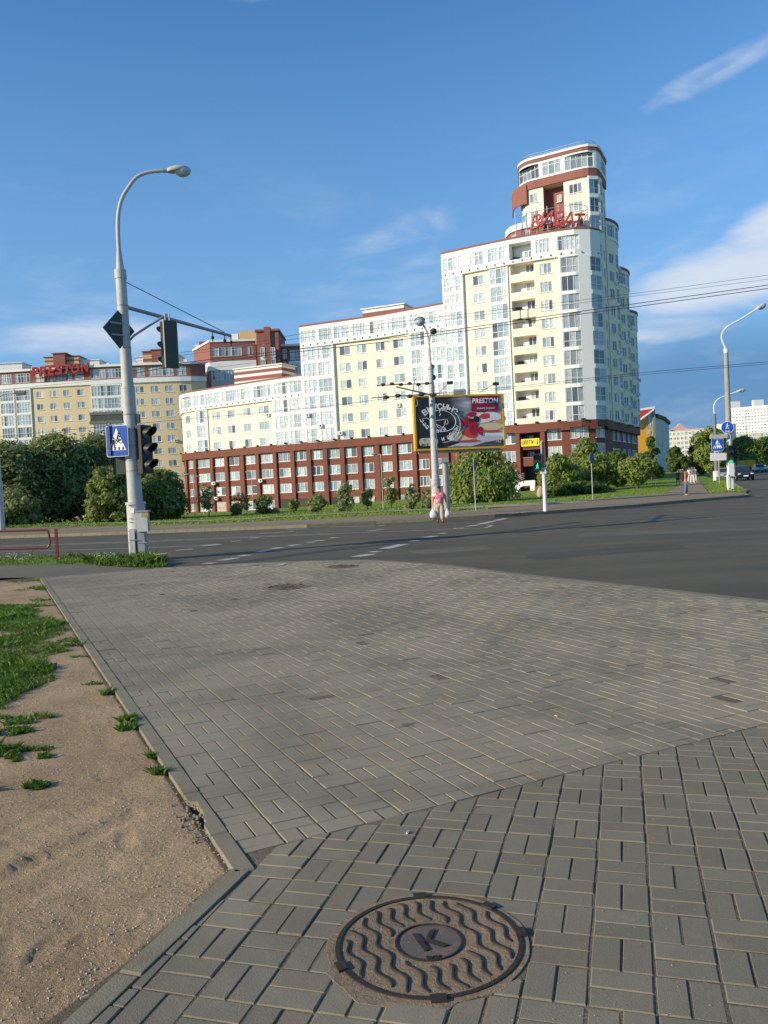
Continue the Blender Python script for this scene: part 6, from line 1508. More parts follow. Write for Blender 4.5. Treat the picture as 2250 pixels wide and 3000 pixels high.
# ---- lamp at the left picture edge
lb = gr(6, 1562); LL = thing('street_lamp', 'street lamp at the left picture edge with one flat lantern reaching over the road', 'street lamp', lb); YL = lb.y
mb = MB(); mb.tube([lb, Vector((lb.x, YL, 3.0))], [.2, .18], 14); mb.tube([Vector((lb.x, YL, 3.0)), Vector((lb.x, YL, 8.2))], [.15, .11], 14); mb.build('pole', M_GREYPAINT, LL, True)
zl = at(62, 1152, YL).z; hp = at(45, 1152, YL); mb = MB(); mb.tube(curve([Vector((lb.x, YL, 7.6)), Vector((lb.x + .15, YL, zl - .25)), Vector((lb.x + .6, YL, zl)), hp], 4), .04, 8); mb.build('lamp_arm', M_GREYPAINT, LL, True)
mb = MB(); mb.box(hp + Vector((.28, 0, .02)), (.62, .26, .14)); mb.box(hp + Vector((.33, 0, -.08)), (.5, .2, .08)); mb.build('lamp_head', M_SIGNBACK, LL)

# ---- tall lamp pole in the middle
mbz = gr(1281, 1511, .12); YP = mbz.y; MP = thing('street_lamp', 'pale tall lamp pole with two round lamps standing behind the woman', 'street lamp', mbz)
zz = lambda py: at(1262, py, YP).z; ax2 = lambda py: Vector((mbz.x, YP, zz(py)))
for (y0, y1, r0, r1, n) in ((1512, 1405, .255, .235, 'mast_foot'), (1408, 1403, .255, .255, 'collar'), (1404, 1080, .185, .125, 'pole'), (1082, 1076, .16, .16, 'collar'), (1078, 1060, .1, .06, 'cone')): mb = MB(); mb.tube([ax2(y0), ax2(y1)], [r0, r1], 18); mb.build(n, M_GREYPAINT, MP, True)
off = lambda dx, py: Vector((mbz.x + dx / FPX * YP, YP, zz(py)))
armL = curve([off(0, 1062), off(-1, 1010), off(-6, 975), off(-16, 950), off(-25, 941)], 4); mb = MB(); mb.tube(armL, .045, 8); mb.build('lamp_arm', M_GREYPAINT, MP, True)
armR = curve([off(-2, 1005), off(3, 985), off(8, 972)], 4); mb = MB(); mb.tube(armR, .04, 8); mb.build('lamp_arm', M_GREYPAINT, MP, True)
for p, k_, gm_ in ((armL[-1], 1.0, M_LENS), (armR[-1] + Vector((.08, 0, 0)), .62, M_DARK)):
    mb = MB(); mb.ellipsoid(p + Vector((0, -.1, -.03)), (.25 * k_, .25 * k_, .2 * k_), 14, 8); mb.build('lamp_glass', gm_, MP, True); mb = MB(); mb.ellipsoid(p + Vector((0, .0, .05)), (.27 * k_, .28 * k_, .19 * k_), 14, 6, None, .1, 1); mb.build('lamp_head', M_SIGNBACK, MP, True)
w0 = off(2, 1158); w1 = fit_y(1160, 1133, w0.z + .35); mb = MB(); mb.tube([w0, w1], [.04, .035], 8); mb.build('span_arm', M_GREYSTEEL, MP, True)
mb = MB()
for k in range(6): p = w1 + Vector((-.6 + .42 * k, .12 * k, .12 + .04 * (k % 2))); mb.ellipsoid(p, (.12, .08, .08), 8, 5)
mb.tube([w1 + Vector((-.9, 0, .1)), w1 + Vector((1.7, .3, .12))], .025, 5); mb.build('insulator', plain('brown insulator', (.09, .05, .035), .3), MP, True)
mb = MB(); q = at(1150, 1163, w1.y)
for k in range(5): p = q + Vector((-.3 + .55 * k, 0, .05 * (k % 2))); mb.ellipsoid(p, (.16, .1, .09), 8, 5)
mb.tube([q + Vector((-1.0, 0, 0)), q + Vector((2.4, .2, .1))], .022, 5); mb.tube([q + Vector((.9, 0, 0)), q + Vector((1.1, 0, .8))], .02, 5); mb.build('insulator', plain('brown insulator', (.09, .05, .035), .3), MP, True)
for py, dx in ((1106, 9), (1075, 6)): mb = MB(); p = off(dx, py); mb.ellipsoid(p, (.09, .09, .13), 8, 5); mb.build('clamp', M_DARK, MP, True)
sgn = thing('pole_sign', 'narrow white and blue plate on the right side of the tall lamp pole', 'sign', off(13, 1300)); boxpx(sgn, 1270, 1285, 1279, 1318, YP - .12, .04, M_SIGNWHITE, 'plate'); boxpx(sgn, 1270, 1318, 1280, 1331, YP - .12, .045, M_BLUE, 'panel')

# ---- billboard
bl0, bl1 = at(1213, 1240, 49.7), at(1478, 1233, 50.8); BD = thing('billboard', 'yellow framed advertising billboard for breakfasts and lunches on a grey post', 'billboard', gr(1305, 1497, .1))
fx = Vector((bl1.x - bl0.x, bl1.y - bl0.y, 0)); W_ = fx.length; fdir = (-(-fx.y), -fx.x); L = LF(Vector(((bl0.x + bl1.x) / 2, (bl0.y + bl1.y) / 2, (bl0.z + bl1.z) / 2)), (fx.y, -fx.x)); H_ = 3.28
mb = MB(); mb.box(L(0, -.2, 0), (W_ - .02, .34, H_ - .02), 0, 0, L.R); mb.build('case', worn('ochre sheet', (.42, .28, .03), .2, 3), BD)
for (x, z, w, h) in ((0, H_ / 2 - .055, W_, .11), (0, -H_ / 2 + .055, W_, .11), (-W_ / 2 + .055, 0, .11, H_ - .22), (W_ / 2 - .055, 0, .11, H_ - .22)): mb = MB(); mb.box(L(x, -.16, z), (w, .42, h), 0, 0, L.R); mb.build('frame', M_YELLOW, BD)
bw, bh = W_ - .22, H_ - .22
B = lambda u, v: (-bw / 2 + bw * u, bh / 2 - bh * v)
tpp = NT('poster ground'); tco = tpp.N.new('ShaderNodeTexCoord'); sp3 = tpp.N.new('ShaderNodeSeparateXYZ'); tpp.L.new(tco.outputs['Generated'], sp3.inputs[0])
gx = sp3.outputs[0]; nz = tpp.noise(1.1, 3, .5, tpp.coord('Generated', (2, 2, 5))); dk_ = tpp.mix(tpp.rng(nz, .3, .7), (.012, .012, .014), (.03, .03, .032))
lt = tpp.mix(tpp.rng(nz, .35, .65), (.20, .20, .24), (.60, .58, .62)); M_POSTER = tpp.out(tpp.mix(tpp.rng(tpp.math('ADD', gx, tpp.math('MULTIPLY', sp3.outputs[2], .10)), .46, .70), dk_, lt), .35, 0, .5)
poly_plate(BD, L, [B(0, 1), B(1, 1), B(1, 0), B(0, 0)], 0.01, M_POSTER, 'poster', .008)
def blob_poly(u, v, ru, rv, seed, n=22, wob=.18, a0=0, a1=6.2832):
    r = random.Random(seed); ph = [r.uniform(0, 6.28) for _ in range(4)]
    return [B(u + ru * k_ * math.cos(a), v - rv * k_ * math.sin(a)) for a in [a0 + (a1 - a0) * i / n for i in range(n)] for k_ in [1 + wob * (math.sin(2 * a + ph[0]) * .4 + math.sin(3 * a + ph[1]) * .35 + math.sin(5 * a + ph[2]) * .3)]]
lay = [0.016]
def pp_(pts, mat, name='print'): lay[0] += .0022; return poly_plate(BD, L, pts, lay[0], mat, name, .002)
PL = plain('plate white print', (.55, .55, .62), .4); PL2 = plain('cream print', (.72, .58, .38), .4); JAM = plain('jam red print', (.42, .012, .03), .3); JAM2 = plain('jam bright print', (.62, .05, .05), .3); BER = plain('berry dark print', (.03, .006, .012), .3); CRM = plain('white cream print', (.80, .76, .76), .4); CAKE = plain('toasted print', (.60, .33, .10), .4); CRIM = plain('crimson print', (.26, .01, .045), .4); GRY = plain('grey print', (.08, .08, .09), .4)
pp_([B(.34, .985), B(.50, .90), B(.75, .83), B(1, .62), B(1, .78), B(.9, .86), B(.62, .99)], PL); pp_([B(.40, .97), B(.62, .985), B(.9, .86), B(1, .77), B(1, 1), B(.45, 1)], GRY)
pp_(blob_poly(.70, .78, .32, .13, 3), CRM); pp_(blob_poly(.72, .84, .30, .07, 4), PL); pp_(blob_poly(.56, .78, .14, .115, 5), CAKE); pp_(blob_poly(.555, .77, .125, .09, 6), PL2); pp_(blob_poly(.86, .61, .155, .10, 7), CAKE); pp_(blob_poly(.855, .605, .14, .075, 8), PL2); pp_(blob_poly(.97, .45, .06, .12, 9), CAKE)
pp_(blob_poly(.72, .43, .15, .11, 10), CRM); pp_(blob_poly(.86, .40, .12, .09, 11), CRM); pp_(blob_poly(.61, .72, .085, .10, 12), JAM2); pp_(blob_poly(.66, .66, .05, .12, 13), JAM); pp_(blob_poly(.79, .40, .06, .06, 14), JAM2); pp_(blob_poly(.64, .36, .055, .05, 15), JAM); pp_(blob_poly(.56, .53, .05, .055, 16), JAM); pp_(blob_poly(.735, .69, .03, .09, 17), JAM); pp_(blob_poly(.6, .875, .12, .02, 18), JAM2); pp_(blob_poly(.85, .70, .13, .018, 19), JAM2)
for i, (u, v, r) in enumerate(((.60, .48, .03), (.64, .50, .034), (.69, .46, .038), (.615, .55, .03), (.67, .55, .03), (.56, .50, .026), (.58, .44, .026))): pp_(blob_poly(u, v, r, r * 1.8, 30 + i, 14, .05), BER if i in (2, 1) else JAM)
pp_([B(.635, 0), B(.955, 0), B(.955, .305), B(.64, .305)], CRIM)
def btext(body, size, u, v, mat=None, rot=0.0, shear=0.0, bold=0.0, width=None):
    x, z = B(u, v); a = math.radians(rot); lay[0] += .001; o = text_obj(body, size, mat or M_SIGNWHITE, BD, L(x, lay[0] + .004, z), L.r * math.cos(a) + L.u * math.sin(a), L.u * math.cos(a) - L.r * math.sin(a), .002, shear, bold, 'lettering', 'CENTER', 1.0, width); return o
btext('PRESTON', .40, .795, .10, None, 0, .18, .012, 1.66); btext('Живите вкусно!', .17, .80, .245, None, 0, .2, 0, 1.15)
def arc_text(body, cu, cv, ru, rv, a0, a1, size, bold=.01):
    n = len(body); 
    for i, ch in enumerate(body):
        if ch == ' ': continue
        a = math.radians(a0 + (a1 - a0) * i / (n - 1)); u = cu + ru * math.cos(a); v = cv - rv * math.sin(a)
        du, dv = -ru * math.sin(a) * bw, rv * math.cos(a) * bh; s_ = -1 if a1 < a0 else 1; rot = math.degrees(math.atan2(dv * s_, du * s_)); btext(ch, size, u, v, None, rot, 0, bold)
arc_text('вкусные', .275, 1.02, .36, .84, 119, 61, .64, .008)
arc_text('завтраки', .24, .22, .20, .44, 212, 292, .36, .004); arc_text('и обеды', .27, .26, .24, .56, 276, 322, .36, .004)
def bring(u, v, ru, rv, a0, a1, w, tilt=0):
    ct_, st_ = math.cos(math.radians(tilt)), math.sin(math.radians(tilt)); pts = []
    for k in range(41): a = math.radians(a0 + (a1 - a0) * k / 40); x, z = ru * bw * math.cos(a), rv * bh * math.sin(a); bx2, bz2 = B(u, v); pts.append((bx2 + x * ct_ - z * st_, bz2 + x * st_ + z * ct_))
    stroke(BD, L, pts, w, lay[0], M_SIGNWHITE, 'print')
bring(.29, .47, .16, .205, -120, 150, .04, -8); bring(.30, .55, .20, .34, -100, 40, .03, 8); stroke(BD, L, [B(.13, .62), B(.04, .42), B(.12, .40), B(.20, .50), B(.32, .62)], .035, lay[0], M_SIGNWHITE, 'print')
bring(.275, .46, .055, .15, 180, 360, .03); stroke(BD, L, [B(.22, .46), B(.33, .44)], .03, lay[0], M_SIGNWHITE, 'print'); bring(.34, .49, .02, .05, -100, 100, .025); stroke(BD, L, [B(.265, .37), B(.285, .33), B(.265, .30), B(.28, .26)], .035, lay[0], M_SIGNWHITE, 'print'); bring(.0, .10, .025, .08, -90, 90, .02)
BUB = plain('beige bubble print', (.62, .52, .40), .4); pp_(rrect(1.15, .48, .2, 5, *B(.13, .87)), BUB); btext('с', .22, .085, .83, M_BLACK, -4); btext('до 0', .22, .085, .92, M_BLACK, -4)
btext('ТС', .26, .93, .90, BUB, -8, 0, .01)
pb_ = gr(1310, 1497, .1); ptop = at(1303, 1340, pb_.y).z; mb = MB(); mb.tube([pb_, Vector((pb_.x, pb_.y, ptop - .2))], [.19, .18], 20); mb.build('post', M_GREYSTEEL, BD, True); mb = MB(); mb.box(L(0, -.42, -H_ / 2 - .02), (W_ * .9, .22, .26), 0, 0, L.R); mb.build('beam', M_GREYSTEEL, BD); mb = MB(); q = L(-1.0, -.4, -H_ / 2 - .1); mb.box((pb_.x, (pb_.y + q.y) / 2, ptop - .15), (.4, abs(pb_.y - q.y) + .6, .3)); mb.build('beam', M_GREYSTEEL, BD)
for (px0, py0, px1, py1) in ((1278, 1157, 1318, 1119), (1405, 1150, 1452, 1122)):
    a, c = at(px0, py0, 50.5), at(px1, py1, 49.3); mb = MB(); mb.tube([a, c], .025, 6); o = mb.build('floodlight_arm', M_GREYSTEEL, BD); mb = MB(); mb.box(c + Vector((0, 0, -.05)), (.34, .3, .16)); mb.build('floodlight', M_DARK, o)
for (px0, w) in ((1455, .1), (1347, .75)): p = at(px0, 1150, 51); mb = MB(); mb.box((p.x, p.y + .1, p.z + .05), (w, .2, .3 if w > .5 else .9)); mb.build('top_fitting', M_GREYSTEEL, BD)

# ---- sign poles, pedestrian signal
def blank_round(label, px, pyb, ytop, f, r=.35):
    g = gr(px, pyb, .12); t = thing('round_sign', label, 'road sign', g, 'round signs on thin poles seen from the side'); z = at(px, ytop, g.y).z; mb = MB(); mb.tube([g, Vector((g.x, g.y, z))], .035, 8); mb.build('pole', worn('galvanised pole', (.42, .42, .38), .3, 5), t, True)
    L = LF(Vector((g.x, g.y, z - r)) + Vector((f[0], f[1], 0)) * .05, f); poly_plate(t, L, circ(r), 0, worn('blue grey sign back', (.09, .12, .26), .2, 6), 'plate', .02)
blank_round('blue round sign almost edge on, right of the billboard post', 1394, 1497, 1343, (.97, -.25)); blank_round('blue grey round sign on a thin pole before the right willow', 1737, 1464, 1326, (.8, -.6), .36)
g = gr(1598, 1498, .12); PS = thing('signal_post', 'white striped post of the pedestrian signal on the far pavement', 'post', g); zt = at(1585, 1290, g.y).z; zm_ = at(1592, 1380, g.y).z
mb = MB(); mb.tube([g, Vector((g.x, g.y, zm_))], [.10, .085], 14); mb.build('post', M_WHITE, PS, True); mb = MB(); mb.tube([Vector((g.x, g.y, zm_)), Vector((g.x, g.y, zt))], [.07, .065], 12); mb.build('upper_post', worn('brownish grey post', (.30, .26, .25), .3, 6), PS, True)
boxpx(PS, 1583, 1293, 1587.5, 1342, g.y - .09, .05, M_SIGNWHITE, 'white_strip')
o = at(1574, 1354, g.y - .15); t = traffic_light('pedestrian signal showing a green walking figure', o, (-.3, -1), 2, .40); L = LF(o, (-.3, -1)); walker(t, L, 0, -.2, .24, .03, plain('bright green figure', (.02, .9, .5), .4, 0, .3, 1.6), 'green_figure')
w_ = thing('crossing_plate', 'small white plate with a pictogram on the signal post', 'sign', at(1591, 1379, g.y)); L = LF(at(1591, 1379, g.y - .12), (-.1, -1)); poly_plate(w_, L, rrect(.28, .28, .03), 0, M_SIGNWHITE, 'plate', .01); walker(w_, L, 0, 0, .17, .006, M_BLUE)

# ---- right street lamp with its signs
YQ = 62.0; rb_ = at(2141, 1430, YQ); rx = rb_.x; rz0 = terr(rx, YQ) + .08; RLP = thing('street_lamp', 'concrete lamp post at the right corner carrying road signs', 'street lamp', (rx, YQ, rz0)); zr = lambda py: at(2125, py, YQ).z
mb = MB(); mb.tube([(rx, YQ, rz0 - .2), (rx, YQ, zr(1260))], [.24, .2], 16); mb.build('pole', worn('white washed pole foot', (.62, .60, .58), .4, 3, .8), RLP, True); mb = MB(); mb.tube([(rx, YQ, zr(1261)), (rx, YQ, zr(1030))], [.22, .15], 16); mb.build('upper_pole', M_CONCPOLE, RLP, True); mb = MB(); mb.tube([(rx, YQ, zr(1034)), (rx, YQ, zr(1022))], .17, 14); mb.build('collar', M_WHITE, RLP, True)
ofr = lambda px, py: (lambda v: Vector((v.x, YQ, v.z)))(at(px, py, YQ))
ar = curve([Vector((rx, YQ, zr(1024))), ofr(2114, 990), ofr(2120, 970), ofr(2134, 955), ofr(2170, 935), ofr(2212, 909)], 4); mb = MB(); mb.tube(ar, .06, 8); mb.build('lamp_arm', M_WHITE, RLP, True); lamp_head(RLP, ar[-1], (1, 0, .62), .95, .24)
for (x0, y0, x1, y1, m) in ((2132, 1355, 2150, 1395, M_WHITE), (2130, 1392, 2138, 1430, M_WHITE), (2140, 1402, 2148, 1432, M_WHITE)): boxpx(RLP, x0, y0, x1, y1, YQ - .3, .25, m, 'cabinet')
rs = thing('round_sign', 'round blue pedestrian path sign on the right lamp post', 'road sign', at(2131, 1252, YQ)); L = LF(at(2131, 1252, YQ - .3), (-.25, -1)); poly_plate(rs, L, circ(.45), 0, M_SIGNWHITE, 'rim', .02); poly_plate(rs, L, circ(.42), .006, M_BLUE, 'face', .005); walker(rs, L, 0, .06, .42, .02, M_SIGNWHITE)
mb = MB(); 
for dx in (-.1, .1): mb.tube([L(dx + .06 * math.cos(a), .02, -.3 + .06 * math.sin(a)) for a in [k * math.pi / 5 for k in range(11)]], .012, 4)
mb.tube([L(-.1, .02, -.3), L(.1, .02, -.3)], .014, 4); mb.build('pictogram', M_SIGNWHITE, rs)
crossing_sign('blue crossing sign left of the right lamp post', at(2102, 1303, YQ - .3), (-.2, -1), .88, True, .96)
pl_ = thing('street_name_plate', 'pale grey street name plate on the right lamp post, above the blue crossing sign', 'street sign', at(2105, 1280, YQ)); boxpx(pl_, 2080, 1274, 2131, 1283, YQ - .25, .1, worn('pale plate back', (.45, .47, .42), .2, 4), 'plate')
wp_ = thing('white_board', 'blank white board below the blue crossing sign at the right lamp post', 'board', at(2105, 1337, YQ)); boxpx(wp_, 2081, 1327, 2128, 1348, YQ - .1, .06, M_SIGNWHITE, 'board'); boxpx(wp_, 2092, 1319, 2116, 1323.5, YQ - .2, .05, M_SIGNWHITE, 'strip')
o = at(2140, 1334, YQ - .35); t = traffic_light('vehicle signal showing green on the right lamp post', o, (-.2, -1), 3, .50, 2)
o = at(2153, 1330, YQ - .1); traffic_light('dark traffic light facing right on the far side of the right lamp post', o, (1, -.3), 3, .42)
g = gr(2108, 1418, .1); tp2 = thing('sign_pole', 'thin grey pole standing in the grass beside the right lamp post', 'pole', g); mb = MB(); z = at(2104, 1322, g.y).z; mb.tube([g, (g.x, g.y, z)], .05, 8); mb.build('pole', worn('galvanised pole', (.42, .42, .38), .3, 5), tp2, True)
# second lamp further along the street
Y2 = 96; v = at(2100, 1400, Y2); x2 = v.x; z2 = terr(x2, Y2); L2_ = thing('street_lamp', 'smaller lamp post further along the side street', 'street lamp', (x2, Y2, z2)); zr2 = lambda py: at(2095, py, Y2).z; o2_ = lambda px, py: (lambda v: Vector((v.x, Y2, v.z)))(at(px, py, Y2))
mb = MB(); mb.tube([(x2, Y2, z2 - .1), (x2, Y2, zr2(1212))], [.26, .15], 12); mb.build('pole', worn('dark concrete pole', (.20, .19, .20), .3, 4), L2_, True); mb = MB(); mb.tube([(x2, Y2, z2 - .1), (x2, Y2, zr2(1380))], [.42, .4], 12); mb.build('pole_foot', worn('white washed pole foot', (.62, .60, .58), .4, 3, .8), L2_, True)
ar = curve([Vector((x2, Y2, zr2(1214))), o2_(2091, 1195), o2_(2095, 1180), o2_(2106, 1168), o2_(2130, 1158), o2_(2158, 1148)], 4); mb = MB(); mb.tube(ar, .07, 8); mb.build('lamp_arm', M_WHITE, L2_, True); lamp_head(L2_, ar[-1], (1, 0, .3), 1.1, .26)

# ---- overhead wires
def wire(label, pts, r=.011, sag=0.0, mat=M_WIRE):
    P = [at(*p) for p in pts]; P = curve(P, 6); mb = MB(); mb.tube(P, r, 4, False); o = mb.build('overhead_wire', mat); tag(o, label, 'wire', 'overhead trolley wires'); return o
# a span wire runs from the near mast's arm across the road to the far right
tips = ea - Vector((0, 0, .1))
wire('upper of two thick overhead wires crossing the tall wing', [(360, 1092, 34), (500, 1068, 34), (818, 1029, 34), (1200, 984, 34), (1652, 919, 34), (1838, 893, 34), (2250, 835, 34), (2600, 785, 34)], .017)
wire('lower of two thick overhead wires crossing the tall wing', [(360, 1100, 34.6), (500, 1076, 34.6), (818, 1037, 34.6), (1200, 992, 34.6), (1652, 927, 34.6), (1838, 902, 34.6), (2250, 845, 34.6), (2600, 796, 34.6)], .017)
wire('topmost thin overhead wire before the tall wing', [(400, 1050, 36), (741, 1004, 36), (886, 978, 36), (1300, 927, 36), (1840, 862, 36), (2250, 806, 36), (2600, 760, 36)], .009)
wire('second thin overhead wire just below the topmost', [(400, 1058, 36.4), (741, 1013, 36.4), (886, 990, 36.4), (1300, 937, 36.4), (1840, 870, 36.4), (2250, 818, 36.4), (2600, 772, 36.4)], .008)
wire('low overhead wire crossing the base of the tower, upper', [(-200, 1300, 46), (300, 1250, 46), (900, 1196, 46), (1150, 1166, 46), (1500, 1133, 46), (1869, 1093, 46), (2250, 1060, 46), (2600, 1028, 46)], .014)
wire('low overhead wire crossing the base of the tower, lower', [(1150, 1171, 46.4), (1500, 1138, 46.4), (1869, 1099, 46.4), (2250, 1066, 46.4), (2600, 1034, 46.4)], .012)
wire('faint overhead wire across the cream block on the left', [(-200, 1160, 46), (150, 1128, 46), (560, 1085, 46), (900, 1042, 46)], .010)
for px in (1524, 1547): 
    a, c = at(px, 905, 34.2), at(px, 936, 34.2); mb = MB(); mb.tube([a, c], .02, 5); mb.box(c, (.22, .06, .06)); o = mb.build('wire_clamp', M_DARK); tag(o, f'dark trolley wire hanger before the tall wing balconies, {"left" if px < 1540 else "right"} one', 'wire hanger', 'trolley wire hangers')

# ---- banner, red shop sign, entrance stairs, cone of sand
p = mp_.pos((eL + eR) / 2, .25); n = mp_.nrm((eL + eR) / 2); BN = thing('banner', 'yellow banner with Cyrillic lettering and an arrow over the entrance recess', 'banner', (p.x, p.y, 6.7)); L = LF((p.x, p.y, at(1555, 1296, p.y).z), (n.x, n.y)); wbn = (eR - eL) * .93
poly_plate(BN, L, rrect(wbn, 1.15, .08), 0, plain('yellow banner', (.82, .62, .02), .5), 'cloth', .04); text_obj('ЦВЕТЫ', .80, M_BLACK, BN, L(-.35, .012, .02), L.r, L.u, .003, 0, .01, 'lettering', 'CENTER', 1.0, wbn * .66); stroke(BN, L, [(wbn * .38, .38), (wbn * .38, -.3)], .07, .02, M_BLACK, 'arrow'); stroke(BN, L, [(wbn * .33, -.12), (wbn * .38, -.32), (wbn * .43, -.12)], .07, .02, M_BLACK, 'arrow')
q = mp_.of(1465, 1375); p = mp_.pos(q, .35); RSN = thing('shop_sign', 'tall narrow red sign with white letters at the brown base behind the willow', 'sign', (p.x, p.y, 3)); L = LF((p.x, p.y, at(1465, 1379, p.y).z), (-.35, -1)); poly_plate(RSN, L, rrect(.72, 2.1, .05), 0, plain('red sign face', (.72, .03, .07), .4), 'panel', .1); text_obj('Ф', .8, M_SIGNWHITE, RSN, L(0, .012, .62), L.r, L.u, .004, 0, .02, 'lettering'); text_obj('О', .8, M_SIGNWHITE, RSN, L(0, .012, -.15), L.r, L.u, .004, 0, .02, 'lettering')
sx0, sx1 = mp_.of(1470, 1440), mp_.of(1588, 1410); ES = thing('entrance_stairs', 'white ramped entrance stairs with posts and a metal railing', 'stairs', mp_.pos((sx0 + sx1) / 2, 3))
def sp_pt(px, py, out): q = mp_.of(px, py); p = mp_.pos(q, out); return Vector((p.x, p.y, HC + ray(px, py)[1] * p.y))
for out in (3.4,):
    ptsT = [sp_pt(*c6(480, 1105), out), sp_pt(*c6(640, 1065), out), sp_pt(*c6(1060, 885), out), sp_pt(*c6(1280, 868), out)]; ptsB = [p - Vector((0, 0, .75)) for p in ptsT]
    mb = MB(); vs = ptsT + ptsB; vs2 = [v + Vector((.5, 1.9, 0)) for v in vs]; mb.add(vs + vs2, [(4, 5, 1, 0), (5, 6, 2, 1), (6, 7, 3, 2), (0, 1, 9, 8), (1, 2, 10, 9), (2, 3, 11, 10), (7, 15, 11, 3), (4, 0, 8, 12), (4, 12, 13, 5), (5, 13, 14, 6), (6, 14, 15, 7)]); mb.build('stair_side', M_WHITE, ES)
    for (x, y0, y1, w) in ((1250, 900, 1060, .7), (970, 960, 1080, .6), (860, 990, 1105, 1.6)): a = sp_pt(*c6(x, y0), out); c = sp_pt(*c6(x, y1), out); mb = MB(); mb.box(((a.x), a.y + .3, (a.z + c.z) / 2 - .3), (w, .5, a.z - c.z + .6), -.55); mb.build('post', M_WHITE, ES)
    for k in range(4): mb = MB(); dz = Vector((0, 0, .35 + .28 * k)); mb.tube([ptsT[1] + dz + Vector((.4, 1.2, 0)), ptsT[2] + dz + Vector((.4, 1.2, 0))], .03, 5); mb.build('railing', M_GREYSTEEL, ES)
a = gr(1585, 1456, .1); sk = thing('boulder', 'pinkish boulder in the grass left of the signal post', 'boulder', a); mb = MB(); mb.ellipsoid(a + Vector((0, 0, .35)), (.36, .36, .62), 10, 7); 
mb.v = [(v[0] + .08 * noise.noise(Vector(v) * 3), v[1], v[2] + .08 * noise.noise(Vector(v) * 2.3)) for v in mb.v]; mb.build('rock', worn('pink stone', (.48, .34, .27), .3, 3, .9, bump=.4, fine=30), sk, True)
for i, (px, py, yt) in enumerate(((572, 1517, 1390), (597, 1508, 1395), (742, 1500, 1382), (1245 - 122, 1490, 1330))):
    g = gr(px, py, .1); z = at(px - 6, yt, g.y).z; pts = [g, Vector((g.x, g.y, z - .4)), Vector((g.x - .1, g.y, z - .05)), Vector((g.x - .5, g.y, z + .02))]; t = thing('street_lamp', ('thin park lamp nearest the left corner of the brown base', 'thin park lamp just right of the corner one', 'thin park lamp before the sixth brown window bay', 'thin park lamp left of the tall pole in the middle')[i], 'street lamp', g, 'thin park lamps on the lawn'); mb = MB(); mb.tube(curve(pts, 3), .035, 6); mb.build('pole', worn('pale thin pole', (.55, .50, .45), .2, 5), t, True); mb = MB(); mb.ellipsoid(pts[-1], (.25, .1, .08), 8, 5); mb.build('lamp_head', M_GREYSTEEL, t, True)

# ================================================================== PEOPLE
M_SKIN = plain('skin', (0.42, 0.22, 0.14), 0.55)
def skinned(name, verts, edges, radii, mat, parent, M_, sub=1):
    me = bpy.data.meshes.new(name); me.from_pydata([tuple(M_ @ Vector(v)) for v in verts], edges, []); o = bpy.data.objects.new(name, me); COL.objects.link(o)
    m = o.modifiers.new('skin', 'SKIN'); m.use_smooth_shade = True
    for i, r in enumerate(radii):
        d = me.skin_vertices[0].data[i]; d.radius = r if isinstance(r, tuple) else (r, r); d.use_root = (i == 0)
    s = o.modifiers.new('sub', 'SUBSURF'); s.levels = sub; s.render_levels = sub
    dg = bpy.context.evaluated_depsgraph_get(); dg.update(); m2 = bpy.data.meshes.new_from_object(o.evaluated_get(dg)); bpy.data.objects.remove(o); m2.name = name; m2.materials.clear(); m2.materials.append(mat)
    off = parent_loc(parent)
    for v in m2.vertices: v.co -= off
    o = bpy.data.objects.new(name, m2); COL.objects.link(o); o.parent = parent; return o
